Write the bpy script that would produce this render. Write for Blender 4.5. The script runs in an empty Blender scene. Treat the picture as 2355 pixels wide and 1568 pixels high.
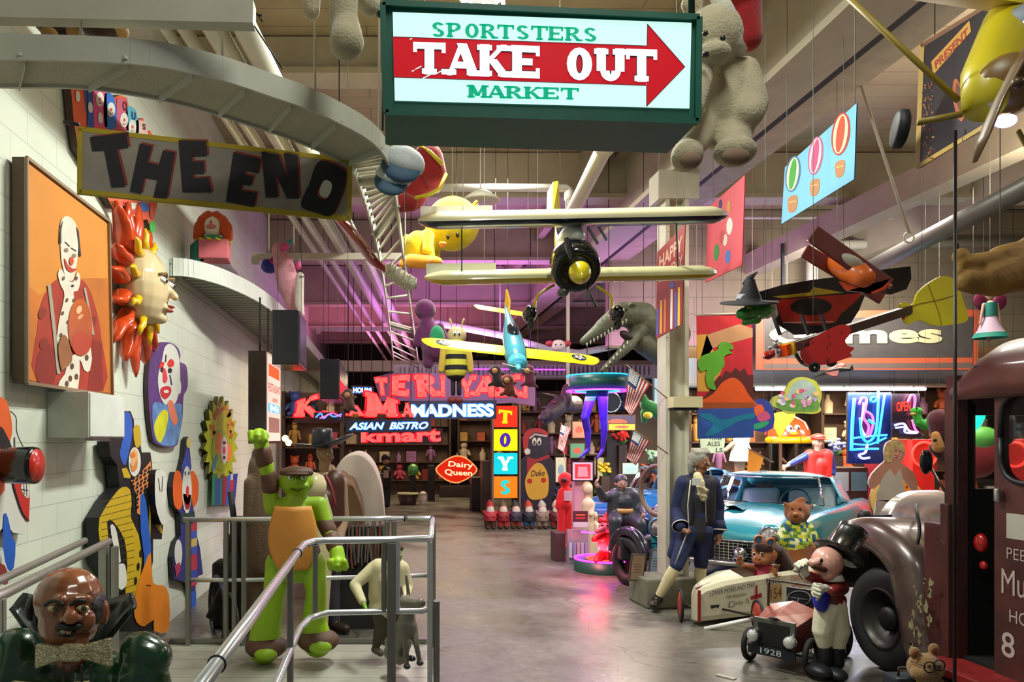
import bpy, bmesh, math, random
from mathutils import Vector, Matrix, Euler
random.seed(7)
sc = bpy.context.scene
COL = sc.collection
# ---------------------------------------------------------------- camera
F, CX, CY, CZ = 1700.0, 890.0, 1010.0, 1.85        # focal length and vanishing point in photo pixels, eye height
cam = bpy.data.cameras.new('camera'); cam.sensor_width = 36; cam.lens = F/2355*36
cam.shift_x = (1177.5-CX)/2355; cam.shift_y = (CY-784)/2355
cam.clip_start = .05; cam.clip_end = 100
co = bpy.data.objects.new('camera', cam); COL.objects.link(co)
co.location = (0, 0, CZ); co.rotation_euler = (math.pi/2, 0, 0); sc.camera = co
# ---------------------------------------------------------------- world, lights, exposure
w = bpy.data.worlds.new('world'); sc.world = w; w.use_nodes = True
w.node_tree.nodes['Background'].inputs[0].default_value = (.75, .72, .78, 1)
w.node_tree.nodes['Background'].inputs[1].default_value = .16
sc.view_settings.view_transform = 'Standard'; sc.view_settings.look = 'None'
sc.view_settings.gamma = 1; sc.view_settings.use_curve_mapping = False
sc.view_settings.exposure = 0.0
def area(loc, size, power, col, rot=(0, 0, 0), sy=None):
    l = bpy.data.lights.new('area_light', 'AREA'); l.energy = power; l.color = col; l.shape = 'RECTANGLE'
    l.size = size; l.size_y = sy or size
    o = bpy.data.objects.new('area_light', l); COL.objects.link(o); o.location = loc; o.rotation_euler = rot; return o
R = math.radians
FW = (.96, 1.0, .9); PU = (.75, .22, 1.0); PK = (1.0, .25, .62); WM = (1.0, .78, .5)
area((.9, 1.6, 5.3), .3, 75, FW, sy=1.6)               # fluorescent fittings under the roof over the aisle
area((.7, 5.6, 5.2), .3, 300, FW, sy=1.6)
area((1.4, 9.6, 5.2), .3, 190, (1, .92, .85), sy=1.6)
area((1.2, 1.0, 3.9), 1.6, 30, (1, .95, .8), rot=(math.pi, 0, 0), sy=1.6)   # added fill standing in for light thrown back up to the roof boards
area((6.2, 6.5, 4.2), 1.6, 75, (1, .86, .66), rot=(math.pi, 0, 0), sy=1.6)
area((6.2, 3.5, 5.0), 1.6, 75, (1, .9, .76), sy=.3)
area((7.5, 9.0, 5.0), 1.6, 150, (1, .88, .74), sy=.3)
area((7.6, 12.3, 2.66), 5.0, 330, (.95, .96, 1.0), sy=.2)   # tubes in the shop front
area((6.8, 10.6, 4.3), 2.0, 130, (1, .92, .84), rot=(R(50), 0, 0), sy=.3)  # added fill aimed at the shops from in front, no fitting there
area((8.5, 14.6, 2.9), 5.0, 280, WM, sy=.4)
area((5.2, 7.6, 4.6), 1.4, 120, (1, .93, .82), sy=.3)  # extra lamp without a fitting, added to brighten the cars and column
area((1.6, 14.5, 3.7), 2.5, 120, PU, rot=(math.pi, 0, 0), sy=2)  # purple neon washing the roof at the back
area((.2, 19, 3.7), 3, 110, PK, rot=(math.pi, 0, 0), sy=3)
area((4.6, 12.5, 3.5), 2, 45, PU, rot=(math.pi, 0, 0), sy=2)
area((1.2, 12.0, 3.6), 2, 60, (.85, .5, 1), sy=2)
area((4.2, 13.2, 3.2), 1.5, 170, (1, .8, .62), sy=.5)
area((1.5, 22, 3.6), 3, 170, WM, sy=2.5)
area((-1.2, 12.5, 3.2), .5, 35, WM, sy=2)
# ---------------------------------------------------------------- helpers
def P(px, py, Y): return Vector(((px-CX)*Y/F, Y, CZ-(py-CY)*Y/F))
def lin(h):
    if isinstance(h, str):
        h = [int(h[i:i+2], 16)/255 for i in (0, 2, 4)]
    return tuple(((c+.055)/1.055)**2.4 if c > .04045 else c/12.92 for c in h)+(1,)
_M = {}
def M(col, rough=.6, metal=0, em=0, var=.06, sc_=6, coat=0, bump=0, alpha=1, tr=0, emcol=None, bscale=60, sheen=0):
    k = (col, rough, metal, em, var, sc_, coat, bump, alpha, tr, emcol, bscale, sheen)
    if k in _M: return _M[k]
    m = bpy.data.materials.new('material'); m.use_nodes = True; nt = m.node_tree; b = nt.nodes['Principled BSDF']
    c = lin(col); I = b.inputs
    if em: I['Specular IOR Level'].default_value = .2
    I['Base Color'].default_value = tuple(v*.3 for v in c[:3])+(1,) if em else c; I['Roughness'].default_value = rough; I['Metallic'].default_value = metal
    if coat: I['Coat Weight'].default_value = coat; I['Coat Roughness'].default_value = .08
    if sheen: I['Sheen Weight'].default_value = sheen
    if tr: I['Transmission Weight'].default_value = tr; I['IOR'].default_value = 1.1
    if alpha < 1: I['Alpha'].default_value = alpha
    if em:
        I['Emission Color'].default_value = lin(emcol or col); I['Emission Strength'].default_value = em
    elif var or bump:
        tc = nt.nodes.new('ShaderNodeTexCoord'); n = nt.nodes.new('ShaderNodeTexNoise'); n.inputs['Scale'].default_value = sc_
        n.inputs['Detail'].default_value = 5; nt.links.new(tc.outputs['Object'], n.inputs['Vector'])
        if var:
            mx = nt.nodes.new('ShaderNodeMix'); mx.data_type = 'RGBA'
            mx.inputs[6].default_value = tuple(max(0, v*(1-var*3)) for v in c[:3])+(1,)
            mx.inputs[7].default_value = tuple(min(1, v*(1+var*2)) for v in c[:3])+(1,)
            nt.links.new(n.outputs['Fac'], mx.inputs[0]); nt.links.new(mx.outputs[2], I['Base Color'])
        if bump:
            n2 = nt.nodes.new('ShaderNodeTexNoise'); n2.inputs['Scale'].default_value = bscale; n2.inputs['Detail'].default_value = 3
            nt.links.new(tc.outputs['Object'], n2.inputs['Vector'])
            bp = nt.nodes.new('ShaderNodeBump'); bp.inputs['Strength'].default_value = bump; bp.inputs['Distance'].default_value = .02
            nt.links.new(n2.outputs['Fac'], bp.inputs['Height']); nt.links.new(bp.outputs['Normal'], I['Normal'])
    _M[k] = m; return m
def fur(col, s=.5): return M(col, .95, bump=s, bscale=90, var=.1, sc_=14, sheen=.3)
def gl(col, r=.22): return M(col, r, coat=.5, var=.04)
ORG = {}
def tag(o, label=None, cat=None, group=None, kind=None):
    if label: o['label'] = label
    if cat: o['category'] = cat
    if group: o['group'] = group
    if kind: o['kind'] = kind
    return o
def thing(name, label, cat, loc, group=None):
    o = bpy.data.objects.new(name, None); COL.objects.link(o); o.empty_display_size = .1
    o.location = loc; ORG[o.name] = Vector(loc); return tag(o, label, cat, group)
def frame_from(d, up=Vector((0, 0, 1))):
    z = Vector(d).normalized()
    if abs(z.dot(up)) > .98: up = Vector((1, 0, 0))
    x = up.cross(z).normalized(); y = z.cross(x); return x, y, z
def smooth(pts, n=5, closed=True):
    out = []; N = len(pts)
    rng = range(N) if closed else range(N-1)
    for i in rng:
        g = (lambda j: pts[j % N]) if closed else (lambda j: pts[max(0, min(N-1, j))])
        a, b, c, d = g(i-1), g(i), g(i+1), g(i+2)
        for k in range(n):
            t = k/n
            out.append(tuple(.5*(2*b[q]+(c[q]-a[q])*t+(2*a[q]-5*b[q]+4*c[q]-d[q])*t*t+(3*b[q]-a[q]-3*c[q]+d[q])*t**3) for q in range(len(b))))
    if not closed: out.append(tuple(pts[-1]))
    return out
class MB:
    """collects shapes into ONE mesh; T maps the local design into the hall"""
    def __init__(s, T=None): s.v = []; s.f = []; s.mi = []; s.mats = []; s.T = T or Matrix(); s.cur = 0; s.sm = []; s.flag = True
    def m(s, mat):
        if mat not in s.mats: s.mats.append(mat)
        s.cur = s.mats.index(mat); return s
    def add(s, vs, fs, sm=None):
        b = len(s.v); s.v += [s.T @ Vector(v) for v in vs]
        for f in fs: s.f.append([b+i for i in f]); s.mi.append(s.cur); s.sm.append(s.flag if sm is None else sm)
        return s
    def box(s, c, d, rot=None, taper=1):
        c = Vector(c); q = rot.to_matrix() if isinstance(rot, Euler) else (rot or Matrix.Identity(3)); vs = []
        for x in (-.5, .5):
            for y in (-.5, .5):
                for z in (-.5, .5):
                    k = taper if z > 0 else 1
                    vs.append(c+q @ Vector((x*d[0]*k, y*d[1]*k, z*d[2])))
        return s.add(vs, [(0, 1, 3, 2), (4, 6, 7, 5), (0, 4, 5, 1), (2, 3, 7, 6), (0, 2, 6, 4), (1, 5, 7, 3)], False)
    def bb(s, a, b):
        a = Vector(a); b = Vector(b); return s.box((a+b)/2, [abs(q) for q in (b-a)])
    def tube(s, pts, r, n=10, cap=True, flat=1):
        pts = [Vector(p) for p in pts]; N = len(pts); rs = r if isinstance(r, (list, tuple)) else [r]*N
        vs = []; fs = []; px = None
        for i, p in enumerate(pts):
            d = pts[min(i+1, N-1)]-pts[max(i-1, 0)]
            x, y, z = frame_from(d)
            if px is not None:
                y2 = z.cross(px)
                if y2.length > .1: y = y2.normalized(); x = y.cross(z)
            px = x
            for k in range(n):
                a = 2*math.pi*k/n; vs.append(p+x*math.cos(a)*rs[i]+y*math.sin(a)*rs[i]*flat)
        for i in range(N-1):
            for k in range(n):
                fs.append((i*n+k, i*n+(k+1) % n, (i+1)*n+(k+1) % n, (i+1)*n+k))
        if cap: fs += [tuple(range(n))[::-1], tuple(range((N-1)*n, N*n))]
        return s.add(vs, fs)
    def bar(s, a, b, w_, h_):
        a = Vector(a); b = Vector(b); x, y, z = frame_from(b-a)
        q = Matrix((x, y, z)).transposed(); return s.box((a+b)/2, (w_, h_, (b-a).length), q)
    def cap(s, p1, r1, p2, r2, n=12):
        p1 = Vector(p1); p2 = Vector(p2); d = p2-p1; L = d.length
        if L < 1e-6: return s.ell(p1, (r1,)*3)
        x, y, z = frame_from(d); rings = []
        for k in range(1, 5): t = math.pi/2*(1-k/4); rings.append((-math.sin(t)*r1, math.cos(t)*r1))
        for k in range(0, 4): t = math.pi/2*k/4; rings.append((L+math.sin(t)*r2, math.cos(t)*r2))
        vs = [p1-z*r1]; fs = []
        for h, q in rings:
            for k in range(n): a = 2*math.pi*k/n; vs.append(p1+z*h+x*math.cos(a)*q+y*math.sin(a)*q)
        vs.append(p2+z*r2)
        for k in range(n): fs.append((0, 1+(k+1) % n, 1+k))
        for i in range(len(rings)-1):
            for k in range(n): fs.append((1+i*n+k, 1+i*n+(k+1) % n, 1+(i+1)*n+(k+1) % n, 1+(i+1)*n+k))
        b = 1+(len(rings)-1)*n
        for k in range(n): fs.append((b+k, b+(k+1) % n, len(vs)-1))
        return s.add(vs, fs)
    def ell(s, c, r, rot=None, n=16, m_=10):
        q = rot.to_matrix() if isinstance(rot, Euler) else (rot or Matrix.Identity(3)); c = Vector(c)
        vs = []; fs = []
        for i in range(m_+1):
            t = math.pi*i/m_
            for k in range(n):
                a = 2*math.pi*k/n; vs.append(c+q @ Vector((r[0]*math.sin(t)*math.cos(a), r[1]*math.sin(t)*math.sin(a), r[2]*math.cos(t))))
        for i in range(m_):
            for k in range(n): fs.append((i*n+k, (i+1)*n+k, (i+1)*n+(k+1) % n, i*n+(k+1) % n))
        return s.add(vs, fs)
    def lathe(s, c, axis, prof, n=24, a0=0, a1=2*math.pi, up=Vector((0, 0, 1)), sx=1, sy=1):
        c = Vector(c); x, y, z = frame_from(axis, up); full = abs(a1-a0-2*math.pi) < 1e-4; N = n if full else n+1
        vs = []; fs = []
        for r_, h in prof:
            for k in range(N): a = a0+(a1-a0)*k/n; vs.append(c+z*h+x*math.cos(a)*r_*sx+y*math.sin(a)*r_*sy)
        for i in range(len(prof)-1):
            for k in range(n): fs.append((i*N+k, i*N+(k+1) % N, (i+1)*N+(k+1) % N, (i+1)*N+k))
        return s.add(vs, fs)
    def torus(s, c, axis, R_, r, n=28, m_=8, sy=1, a0=0, a1=2*math.pi):
        x, y, z = frame_from(axis); full = abs(a1-a0-2*math.pi) < 1e-4; N = n+1
        return s.tube([Vector(c)+x*math.cos(a0+(a1-a0)*k/n)*R_+y*math.sin(a0+(a1-a0)*k/n)*R_*sy for k in range(N)], r, m_, cap=not full)
    def prism(s, loop, d, sm=False):
        loop = [Vector(p) for p in loop]; d = Vector(d); n = len(loop)
        return s.add(loop+[p+d for p in loop], [tuple(range(n))[::-1], tuple(range(n, 2*n))]+[(i, (i+1) % n, n+(i+1) % n, n+i) for i in range(n)], sm)
    def sheet(s, fn, nu, nv):
        vs = [fn(i/nu, j/nv) for j in range(nv+1) for i in range(nu+1)]
        return s.add(vs, [(j*(nu+1)+i, j*(nu+1)+i+1, (j+1)*(nu+1)+i+1, (j+1)*(nu+1)+i) for j in range(nv) for i in range(nu)])
    def build(s, name, mat=None, parent=None, origin=None, bevel=0, remesh=0, iters=3, paint=None, solid=0, sub=0):
        if parent is not None: og = ORG[parent.name]
        elif origin is not None: og = Vector(origin)
        else:
            og = Vector([sum((min(v[i] for v in s.v), max(v[i] for v in s.v)))/2 for i in (0, 1)]+[min(v[2] for v in s.v)])
        me = bpy.data.meshes.new(name); me.from_pydata([v-og for v in s.v], [], s.f)
        mats = s.mats if s.mats else []
        if mat is not None and not mats: mats = [mat]
        for m_ in mats: me.materials.append(m_)
        if s.mats: me.polygons.foreach_set('material_index', s.mi)
        me.polygons.foreach_set('use_smooth', s.sm)
        bm = bmesh.new(); bm.from_mesh(me); bmesh.ops.recalc_face_normals(bm, faces=bm.faces)
        bm.to_mesh(me); bm.free(); me.update()
        o = bpy.data.objects.new(name, me); COL.objects.link(o)
        if remesh:
            q = o.modifiers.new('r', 'REMESH'); q.mode = 'VOXEL'; q.voxel_size = remesh; q.use_smooth_shade = True
            if iters: q = o.modifiers.new('s', 'SMOOTH'); q.factor = .6; q.iterations = iters
            ml = list(me.materials)
            m2 = bpy.data.meshes.new_from_object(o.evaluated_get(bpy.context.evaluated_depsgraph_get())); m2.name = name
            o.modifiers.clear(); o.data = m2; m2.materials.clear()
            for m_ in ml: m2.materials.append(m_)
            if paint:
                fn, pm = paint
                for m_ in pm:
                    m2.materials.append(m_)
                b0 = len(ml)
                idx = [0]*len(m2.polygons)
                Ti = s.T.inverted()
                for pl in m2.polygons:
                    r_ = fn(Ti @ (pl.center+og))
                    idx[pl.index] = 0 if r_ is None else b0+r_
                m2.polygons.foreach_set('material_index', idx)
            else: m2.polygons.foreach_set('material_index', [0]*len(m2.polygons))
            m2.polygons.foreach_set('use_smooth', [True]*len(m2.polygons))
        if solid: q = o.modifiers.new('t', 'SOLIDIFY'); q.thickness = solid; q.offset = 0
        if bevel: q = o.modifiers.new('b', 'BEVEL'); q.width = bevel; q.segments = 2; q.limit_method = 'ANGLE'; q.angle_limit = R(40)
        if sub: q = o.modifiers.new('u', 'SUBSURF'); q.levels = sub; q.render_levels = sub
        if parent is not None: o.parent = parent; ORG[o.name] = og
        else: o.location = og; ORG[o.name] = og
        return o
def dup(root, loc=None, rz=None, label=None, scale=None):
    def cp(o, par):
        c = o.copy(); COL.objects.link(c); c.parent = par
        for ch in list(o.children): cp(ch, c)
        return c
    r = cp(root, None)
    if loc is not None: r.location = loc
    if rz is not None: r.rotation_euler[2] = rz
    if scale: r.scale = (scale,)*3 if not isinstance(scale, tuple) else scale
    if label: r['label'] = label
    return r
def struct(name, mb, mat=None, parent=None, **k):
    o = mb.build(name, mat, parent, **k)
    if parent is None: o['kind'] = 'structure'
    return o
# ---- lettering ------------------------------------------------------------
_TX = {}
def glyphs(s, bold=0, shear=0, space=1):
    k = (s, bold, shear, space)
    if k in _TX: return _TX[k]
    cu = bpy.data.curves.new('text', 'FONT'); cu.body = s; cu.offset = bold; cu.shear = shear; cu.space_character = space
    cu.fill_mode = 'FRONT'; cu.resolution_u = 4
    o = bpy.data.objects.new('text', cu); COL.objects.link(o)
    me = bpy.data.meshes.new_from_object(o.evaluated_get(bpy.context.evaluated_depsgraph_get()))
    vs = [(v.co.x, v.co.y) for v in me.vertices]; fs = [tuple(p.vertices) for p in me.polygons]
    bpy.data.objects.remove(o); bpy.data.curves.remove(cu); bpy.data.meshes.remove(me)
    x0 = min(v[0] for v in vs); x1 = max(v[0] for v in vs); y0 = min(v[1] for v in vs); y1 = max(v[1] for v in vs)
    _TX[k] = ([((x-x0)/(x1-x0), (y-y0)/(y1-y0)) for x, y in vs], fs); return _TX[k]
# slab letters: v stem, h bar, d diagonal, a arc, s serif
GL = {
 'T': [('v', .5, 0, 1), ('h', .04, .96, 1), ('e', .06, 1), ('e', .94, 1), ('s', .5, 0)],
 'A': [('d', .12, 0, .5, 1, .5), ('d', .88, 0, .5, 1, 1), ('h', .25, .75, .33), ('s', .1, 0), ('s', .88, 0)],
 'K': [('v', .2, 0, 1), ('d', .25, .4, .8, 1, .6), ('d', .42, .55, .85, 0, 1), ('s', .2, 0), ('s', .2, 1), ('s', .8, 1), ('s', .84, 0)],
 'E': [('v', .2, 0, 1), ('h', .02, .86, 1), ('h', .02, .86, 0), ('h', .2, .68, .5), ('e', .84, 1), ('f', .84, 0), ('s', .2, 0)],
 'O': [('a', .5, .5, .38, .5, 0, 360)], 'C': [('a', .52, .5, .38, .5, 45, 315)],
 'U': [('v', .2, .3, 1), ('v', .8, .3, 1), ('a', .5, .32, .3, .32, 180, 360), ('s', .2, 1), ('s', .8, 1)],
 'S': [('a', .5, .74, .32, .26, 20, 250), ('a', .5, .26, .34, .26, -160, 90), ('d', .42, .5, .58, .5, 1)],
 'P': [('v', .2, 0, 1), ('h', .2, .5, 1), ('h', .2, .5, .45), ('a', .5, .725, .32, .275, -90, 90), ('s', .2, 0), ('s', .14, 1)],
 'R': [('v', .2, 0, 1), ('h', .2, .5, 1), ('h', .2, .5, .48), ('a', .5, .74, .3, .26, -90, 90), ('d', .5, .46, .84, 0, 1), ('s', .2, 0), ('s', .14, 1), ('s', .86, 0)],
 'M': [('v', .14, 0, 1), ('v', .86, 0, 1), ('d', .16, 1, .5, .15, 1), ('d', .84, 1, .5, .15, .6), ('s', .14, 0), ('s', .86, 0), ('s', .1, 1), ('s', .9, 1)],
 'I': [('v', .5, 0, 1), ('s', .5, 0), ('s', .5, 1)],
 'Y': [('v', .5, 0, .5), ('d', .5, .42, .14, 1, 1), ('d', .5, .42, .86, 1, .7), ('s', .5, 0), ('s', .14, 1), ('s', .86, 1)],
 'N': [('v', .16, 0, 1), ('v', .84, 0, 1), ('d', .18, 1, .82, 0, 1), ('s', .16, 0), ('s', .1, 1), ('s', .84, 1)],
 'H': [('v', .18, 0, 1), ('v', .82, 0, 1), ('h', .2, .8, .5), ('s', .18, 0), ('s', .18, 1), ('s', .82, 0), ('s', .82, 1)],
 'D': [('v', .2, 0, 1), ('h', .1, .45, 1), ('h', .1, .45, 0), ('a', .44, .5, .4, .5, -90, 90)],
}
def slab(ch, w=.24, h=.15, sw=.2):
    """polygons of one slab-serif letter in the unit square"""
    out = []
    def rect(x0, x1, y0, y1): out.append([(x0, y0), (x1, y0), (x1, y1), (x0, y1)])
    for g in GL.get(ch, GL['I']):
        k = g[0]
        if k == 'v': rect(g[1]-w/2, g[1]+w/2, g[2], g[3])
        elif k == 'h':
            y = min(max(g[3], h/2), 1-h/2); rect(g[1], g[2], y-h/2, y+h/2)
        elif k == 's':
            y = h/2 if g[2] < .5 else 1-h/2; rect(g[1]-sw, g[1]+sw, y-h/2*.8, y+h/2*.8)
        elif k == 'e': rect(g[1]-.06, g[1]+.06, .68, 1)
        elif k == 'f': rect(g[1]-.06, g[1]+.06, 0, .32)
        elif k == 'd':
            _, x0, y0, x1, y1, t = g; q = w/2*t*1.05
            if abs(y1-y0) > .1: out.append([(x0-q, y0), (x0+q, y0), (x1+q, y1), (x1-q, y1)])
            else: rect(x0, x1, y0-h/2, y0+h/2)
        elif k == 'a':
            _, cx, cy, rx, ry, a0, a1 = g; n = 16
            for i in range(n):
                p = []
                for aa, ins in ((i, 0), (i+1, 0), (i+1, 1), (i, 1)):
                    a = R(a0+(a1-a0)*aa/n); p.append((cx+(rx+w*.1-ins*w)*math.cos(a), cy+(ry-ins*h)*math.sin(a)))
                out.append(p)
    return out
# ---- painted flat pictures -------------------------------------------------
class Art:
    """a flat thing seen in the photo: its plane stands in the hall, its outline and paint lie on that plane"""
    def __init__(s, O, U, V, th=.02, edge=None, step=.0015):
        s.O = Vector(O); s.U = Vector(U).normalized(); s.V = Vector(V).normalized(); s.N = s.U.cross(s.V).normalized()
        if (Vector((0, 0, CZ))-s.O).dot(s.N) < 0: s.N = -s.N
        s.mb = MB(); s.th = th; s.edge = edge; s.step = step; s.layer = 0
    def pt(s, px, py, lay=0):
        d = Vector(((px-CX)/F, 1, -(py-CY)/F)); o = Vector((0, 0, CZ))
        t = (s.O-o).dot(s.N)/d.dot(s.N); return o+d*t+s.N*lay*s.step
    def base(s, pts, mat, edge=None, sm=0):
        if sm: pts = smooth(pts, sm)
        L = [s.pt(*p) for p in pts]; n = len(L)
        s.mb.m(mat); s.mb.add(L, [tuple(range(n))], False)
        s.mb.m(edge or s.edge or mat); B = [p-s.N*s.th for p in L]
        s.mb.add(L+B, [(i, (i+1) % n, n+(i+1) % n, n+i) for i in range(n)]+[tuple(range(2*n-1, n-1, -1))], False); return s
    def poly(s, pts, mat, lay=1, sm=0):
        if sm: pts = smooth(pts, sm)
        s.mb.m(mat); s.mb.add([s.pt(p[0], p[1], lay) for p in pts], [tuple(range(len(pts)))], False); return s
    def el(s, cx, cy, rx, ry, mat, lay=1, rot=0, n=20):
        c, q = math.cos(R(rot)), math.sin(R(rot))
        return s.poly([(cx+rx*math.cos(t)*c-ry*math.sin(t)*q, cy+rx*math.cos(t)*q+ry*math.sin(t)*c) for t in [2*math.pi*i/n for i in range(n)]], mat, lay)
    def line(s, pts, w, mat, lay=2):
        for a, b in zip(pts, pts[1:]):
            dx, dy = b[0]-a[0], b[1]-a[1]; L = math.hypot(dx, dy) or 1; nx, ny = -dy/L*w/2, dx/L*w/2
            s.poly([(a[0]+nx, a[1]+ny), (b[0]+nx, b[1]+ny), (b[0]-nx, b[1]-ny), (a[0]-nx, a[1]-ny)], mat, lay)
        return s
    def text(s, t, q, mat, lay=2, bold=.02, shear=0, space=1, slabw=None):
        """q = photo corners: top-left, top-right, bottom-right, bottom-left"""
        def bil(u, v):
            a, b, c, d = q
            return tuple((a[i]*(1-u)+b[i]*u)*v+(d[i]*(1-u)+c[i]*u)*(1-v) for i in (0, 1))
        s.mb.m(mat)
        if slabw:
            n = len(t); wd = [.5 if ch == ' ' else (.55 if ch == 'I' else 1) for ch in t]; tot = sum(wd); x = 0
            for ch, ww in zip(t, wd):
                if ch != ' ':
                    for pg in slab(ch, *slabw): s.mb.add([s.pt(*bil((x+(u if ch != 'I' else (u-.22)*1.0)*ww)/tot, v), lay) for u, v in pg], [tuple(range(len(pg)))], False)
                x += ww
            return s
        vs, fs = glyphs(t, bold, shear, space)
        s.mb.add([s.pt(*bil(u, v), lay) for u, v in vs], fs, False); return s
    def done(s, name, label=None, cat=None, group=None, parent=None, **k):
        o = s.mb.build(name, None, parent, **k)
        if parent is None: tag(o, label, cat, group)
        return o
def wallart(X=-2.17, th=.03, edge=None): return Art((X, 5, 2), (0, 1, 0), (0, 0, 1), th, edge)
def front(Y, th=.02, edge=None): return Art((0, Y, 2), (1, 0, 0), (0, 0, 1), th, edge)
def slant(pl, Yl, pr, Yr, th=.02, edge=None):
    """upright plane through photo column pl at depth Yl and column pr at depth Yr"""
    a = P(pl, CY, Yl); b = P(pr, CY, Yr); return Art(a, b-a, (0, 0, 1), th, edge)
class Wires:
    def __init__(s, ps, top, r): s.ps, s.top, s.r = ps, top, min(r, .006)
    def build(s, name, mat, parent):
        for p in s.ps: MB().tube([p, (p[0], p[1], s.top)], s.r, 5).build(name, mat, parent)
def wires(ps, top=5.9, r=.003): return Wires(ps, top, r)
# ================================================================ the hall
def patmat(kind, c1, c2, rough, bump=.25):
    m = bpy.data.materials.new(kind); m.use_nodes = True; nt = m.node_tree; N = nt.nodes; L = nt.links
    b = N['Principled BSDF']; tc = N.new('ShaderNodeTexCoord'); sp = N.new('ShaderNodeSeparateXYZ'); cb = N.new('ShaderNodeCombineXYZ')
    L.new(tc.outputs['Object'], sp.inputs[0]); b.inputs['Roughness'].default_value = rough
    a, d = {'block': ('Y', 'Z'), 'board': ('X', 'Y'), 'boardz': ('X', 'Z'), 'floor': ('X', 'Y')}[kind]
    L.new(sp.outputs[a], cb.inputs[0]); L.new(sp.outputs[d], cb.inputs[1])
    n = N.new('ShaderNodeTexNoise'); n.inputs['Scale'].default_value = 1.3; n.inputs['Detail'].default_value = 8; L.new(tc.outputs['Object'], n.inputs['Vector'])
    mx = N.new('ShaderNodeMix'); mx.data_type = 'RGBA'; mx.inputs[6].default_value = lin(c1); mx.inputs[7].default_value = lin(c2)
    rp = N.new('ShaderNodeMapRange'); rp.inputs['From Min'].default_value = .35; rp.inputs['From Max'].default_value = .65
    L.new(n.outputs['Fac'], rp.inputs['Value']); L.new(rp.outputs[0], mx.inputs[0])
    if kind == 'floor':
        v = N.new('ShaderNodeTexVoronoi'); v.feature = 'DISTANCE_TO_EDGE'; v.inputs['Scale'].default_value = .55
        wn = N.new('ShaderNodeTexNoise'); wn.inputs['Scale'].default_value = 1.6; wn.inputs['Detail'].default_value = 6
        L.new(cb.outputs[0], wn.inputs['Vector']); ad = N.new('ShaderNodeVectorMath'); ad.operation = 'MULTIPLY_ADD'
        ad.inputs[1].default_value = (.9, .9, 0); L.new(wn.outputs['Color'], ad.inputs[0]); L.new(cb.outputs[0], ad.inputs[2]); L.new(ad.outputs[0], v.inputs['Vector'])
        r2 = N.new('ShaderNodeMapRange'); r2.inputs['From Max'].default_value = .006; r2.inputs['To Min'].default_value = .45; L.new(v.outputs['Distance'], r2.inputs['Value'])
        n3 = N.new('ShaderNodeTexNoise'); n3.inputs['Scale'].default_value = 14; n3.inputs['Detail'].default_value = 8; L.new(tc.outputs['Object'], n3.inputs['Vector'])
        r3 = N.new('ShaderNodeMapRange'); r3.inputs['From Min'].default_value = .3; r3.inputs['From Max'].default_value = .7; r3.inputs['To Min'].default_value = .72; r3.inputs['To Max'].default_value = 1.12; L.new(n3.outputs['Fac'], r3.inputs['Value'])
        mu = N.new('ShaderNodeMath'); mu.operation = 'MULTIPLY'; L.new(r2.outputs[0], mu.inputs[0]); L.new(r3.outputs[0], mu.inputs[1])
        sc2 = N.new('ShaderNodeVectorMath'); sc2.operation = 'SCALE'; L.new(mx.outputs[2], sc2.inputs[0]); L.new(mu.outputs[0], sc2.inputs['Scale'])
        L.new(sc2.outputs[0], b.inputs['Base Color'])
        r4 = N.new('ShaderNodeMapRange'); r4.inputs['From Min'].default_value = .3; r4.inputs['From Max'].default_value = .7; r4.inputs['To Min'].default_value = rough-.12; r4.inputs['To Max'].default_value = rough+.15
        L.new(n.outputs['Fac'], r4.inputs['Value']); L.new(r4.outputs[0], b.inputs['Roughness']); h = mu.outputs[0]
    else:
        br = N.new('ShaderNodeTexBrick'); L.new(cb.outputs[0], br.inputs['Vector']); br.inputs['Scale'].default_value = 1
        br.inputs['Color1'].default_value = (1, 1, 1, 1); br.inputs['Color2'].default_value = (.94, .94, .94, 1); br.inputs['Mortar'].default_value = (.42, .42, .42, 1)
        br.inputs['Brick Width'].default_value = .406 if kind == 'block' else 2.6; br.inputs['Row Height'].default_value = .203 if kind == 'block' else .3
        br.inputs['Mortar Size'].default_value = .005 if kind == 'block' else .006; br.inputs['Mortar Smooth'].default_value = .6
        if kind == 'block': br.inputs['Mortar'].default_value = (.72, .72, .72, 1); br.inputs['Color2'].default_value = (.985, .985, .985, 1)
        mm = N.new('ShaderNodeMix'); mm.data_type = 'RGBA'; mm.blend_type = 'MULTIPLY'; mm.inputs[0].default_value = 1
        L.new(mx.outputs[2], mm.inputs[6]); L.new(br.outputs['Color'], mm.inputs[7]); L.new(mm.outputs[2], b.inputs['Base Color']); h = br.outputs['Color']
    bp = N.new('ShaderNodeBump'); bp.inputs['Strength'].default_value = bump; bp.inputs['Distance'].default_value = .01
    L.new(h, bp.inputs['Height']); L.new(bp.outputs[0], b.inputs['Normal']); return m
block = patmat('block', 'd0d6c8', 'dde3d3', .55); board = patmat('board', 'a8987c', 'b8a88c', .7)
boardz = patmat('boardz', '8a7d68', '9b8d74', .7); conc = patmat('floor', '5e5c53', '757267', .34, .12)
cream = M('b9b09a', .55, var=.08, sc_=3); cream2 = M('c9c2ae', .5, var=.05); dark = M('17151a', .7); steel = M('a9a79f', .38, metal=.75, var=.06, sc_=20)
white = M('d8d8d0', .5); lwhite = M('e6e6e0', .45); black = M('0c0c0f', .5)
XW = -2.2
struct('floor', MB().bb((XW-.2, -1, -.1), (15, 27.5, 0)), conc)
struct('ceiling', MB().bb((XW-.2, -1, 5.9), (15, 27.5, 6.0)), board)
struct('wall_left', MB().bb((XW-.2, -1, 0), (XW, 27.5, 5.9)), block)
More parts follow.
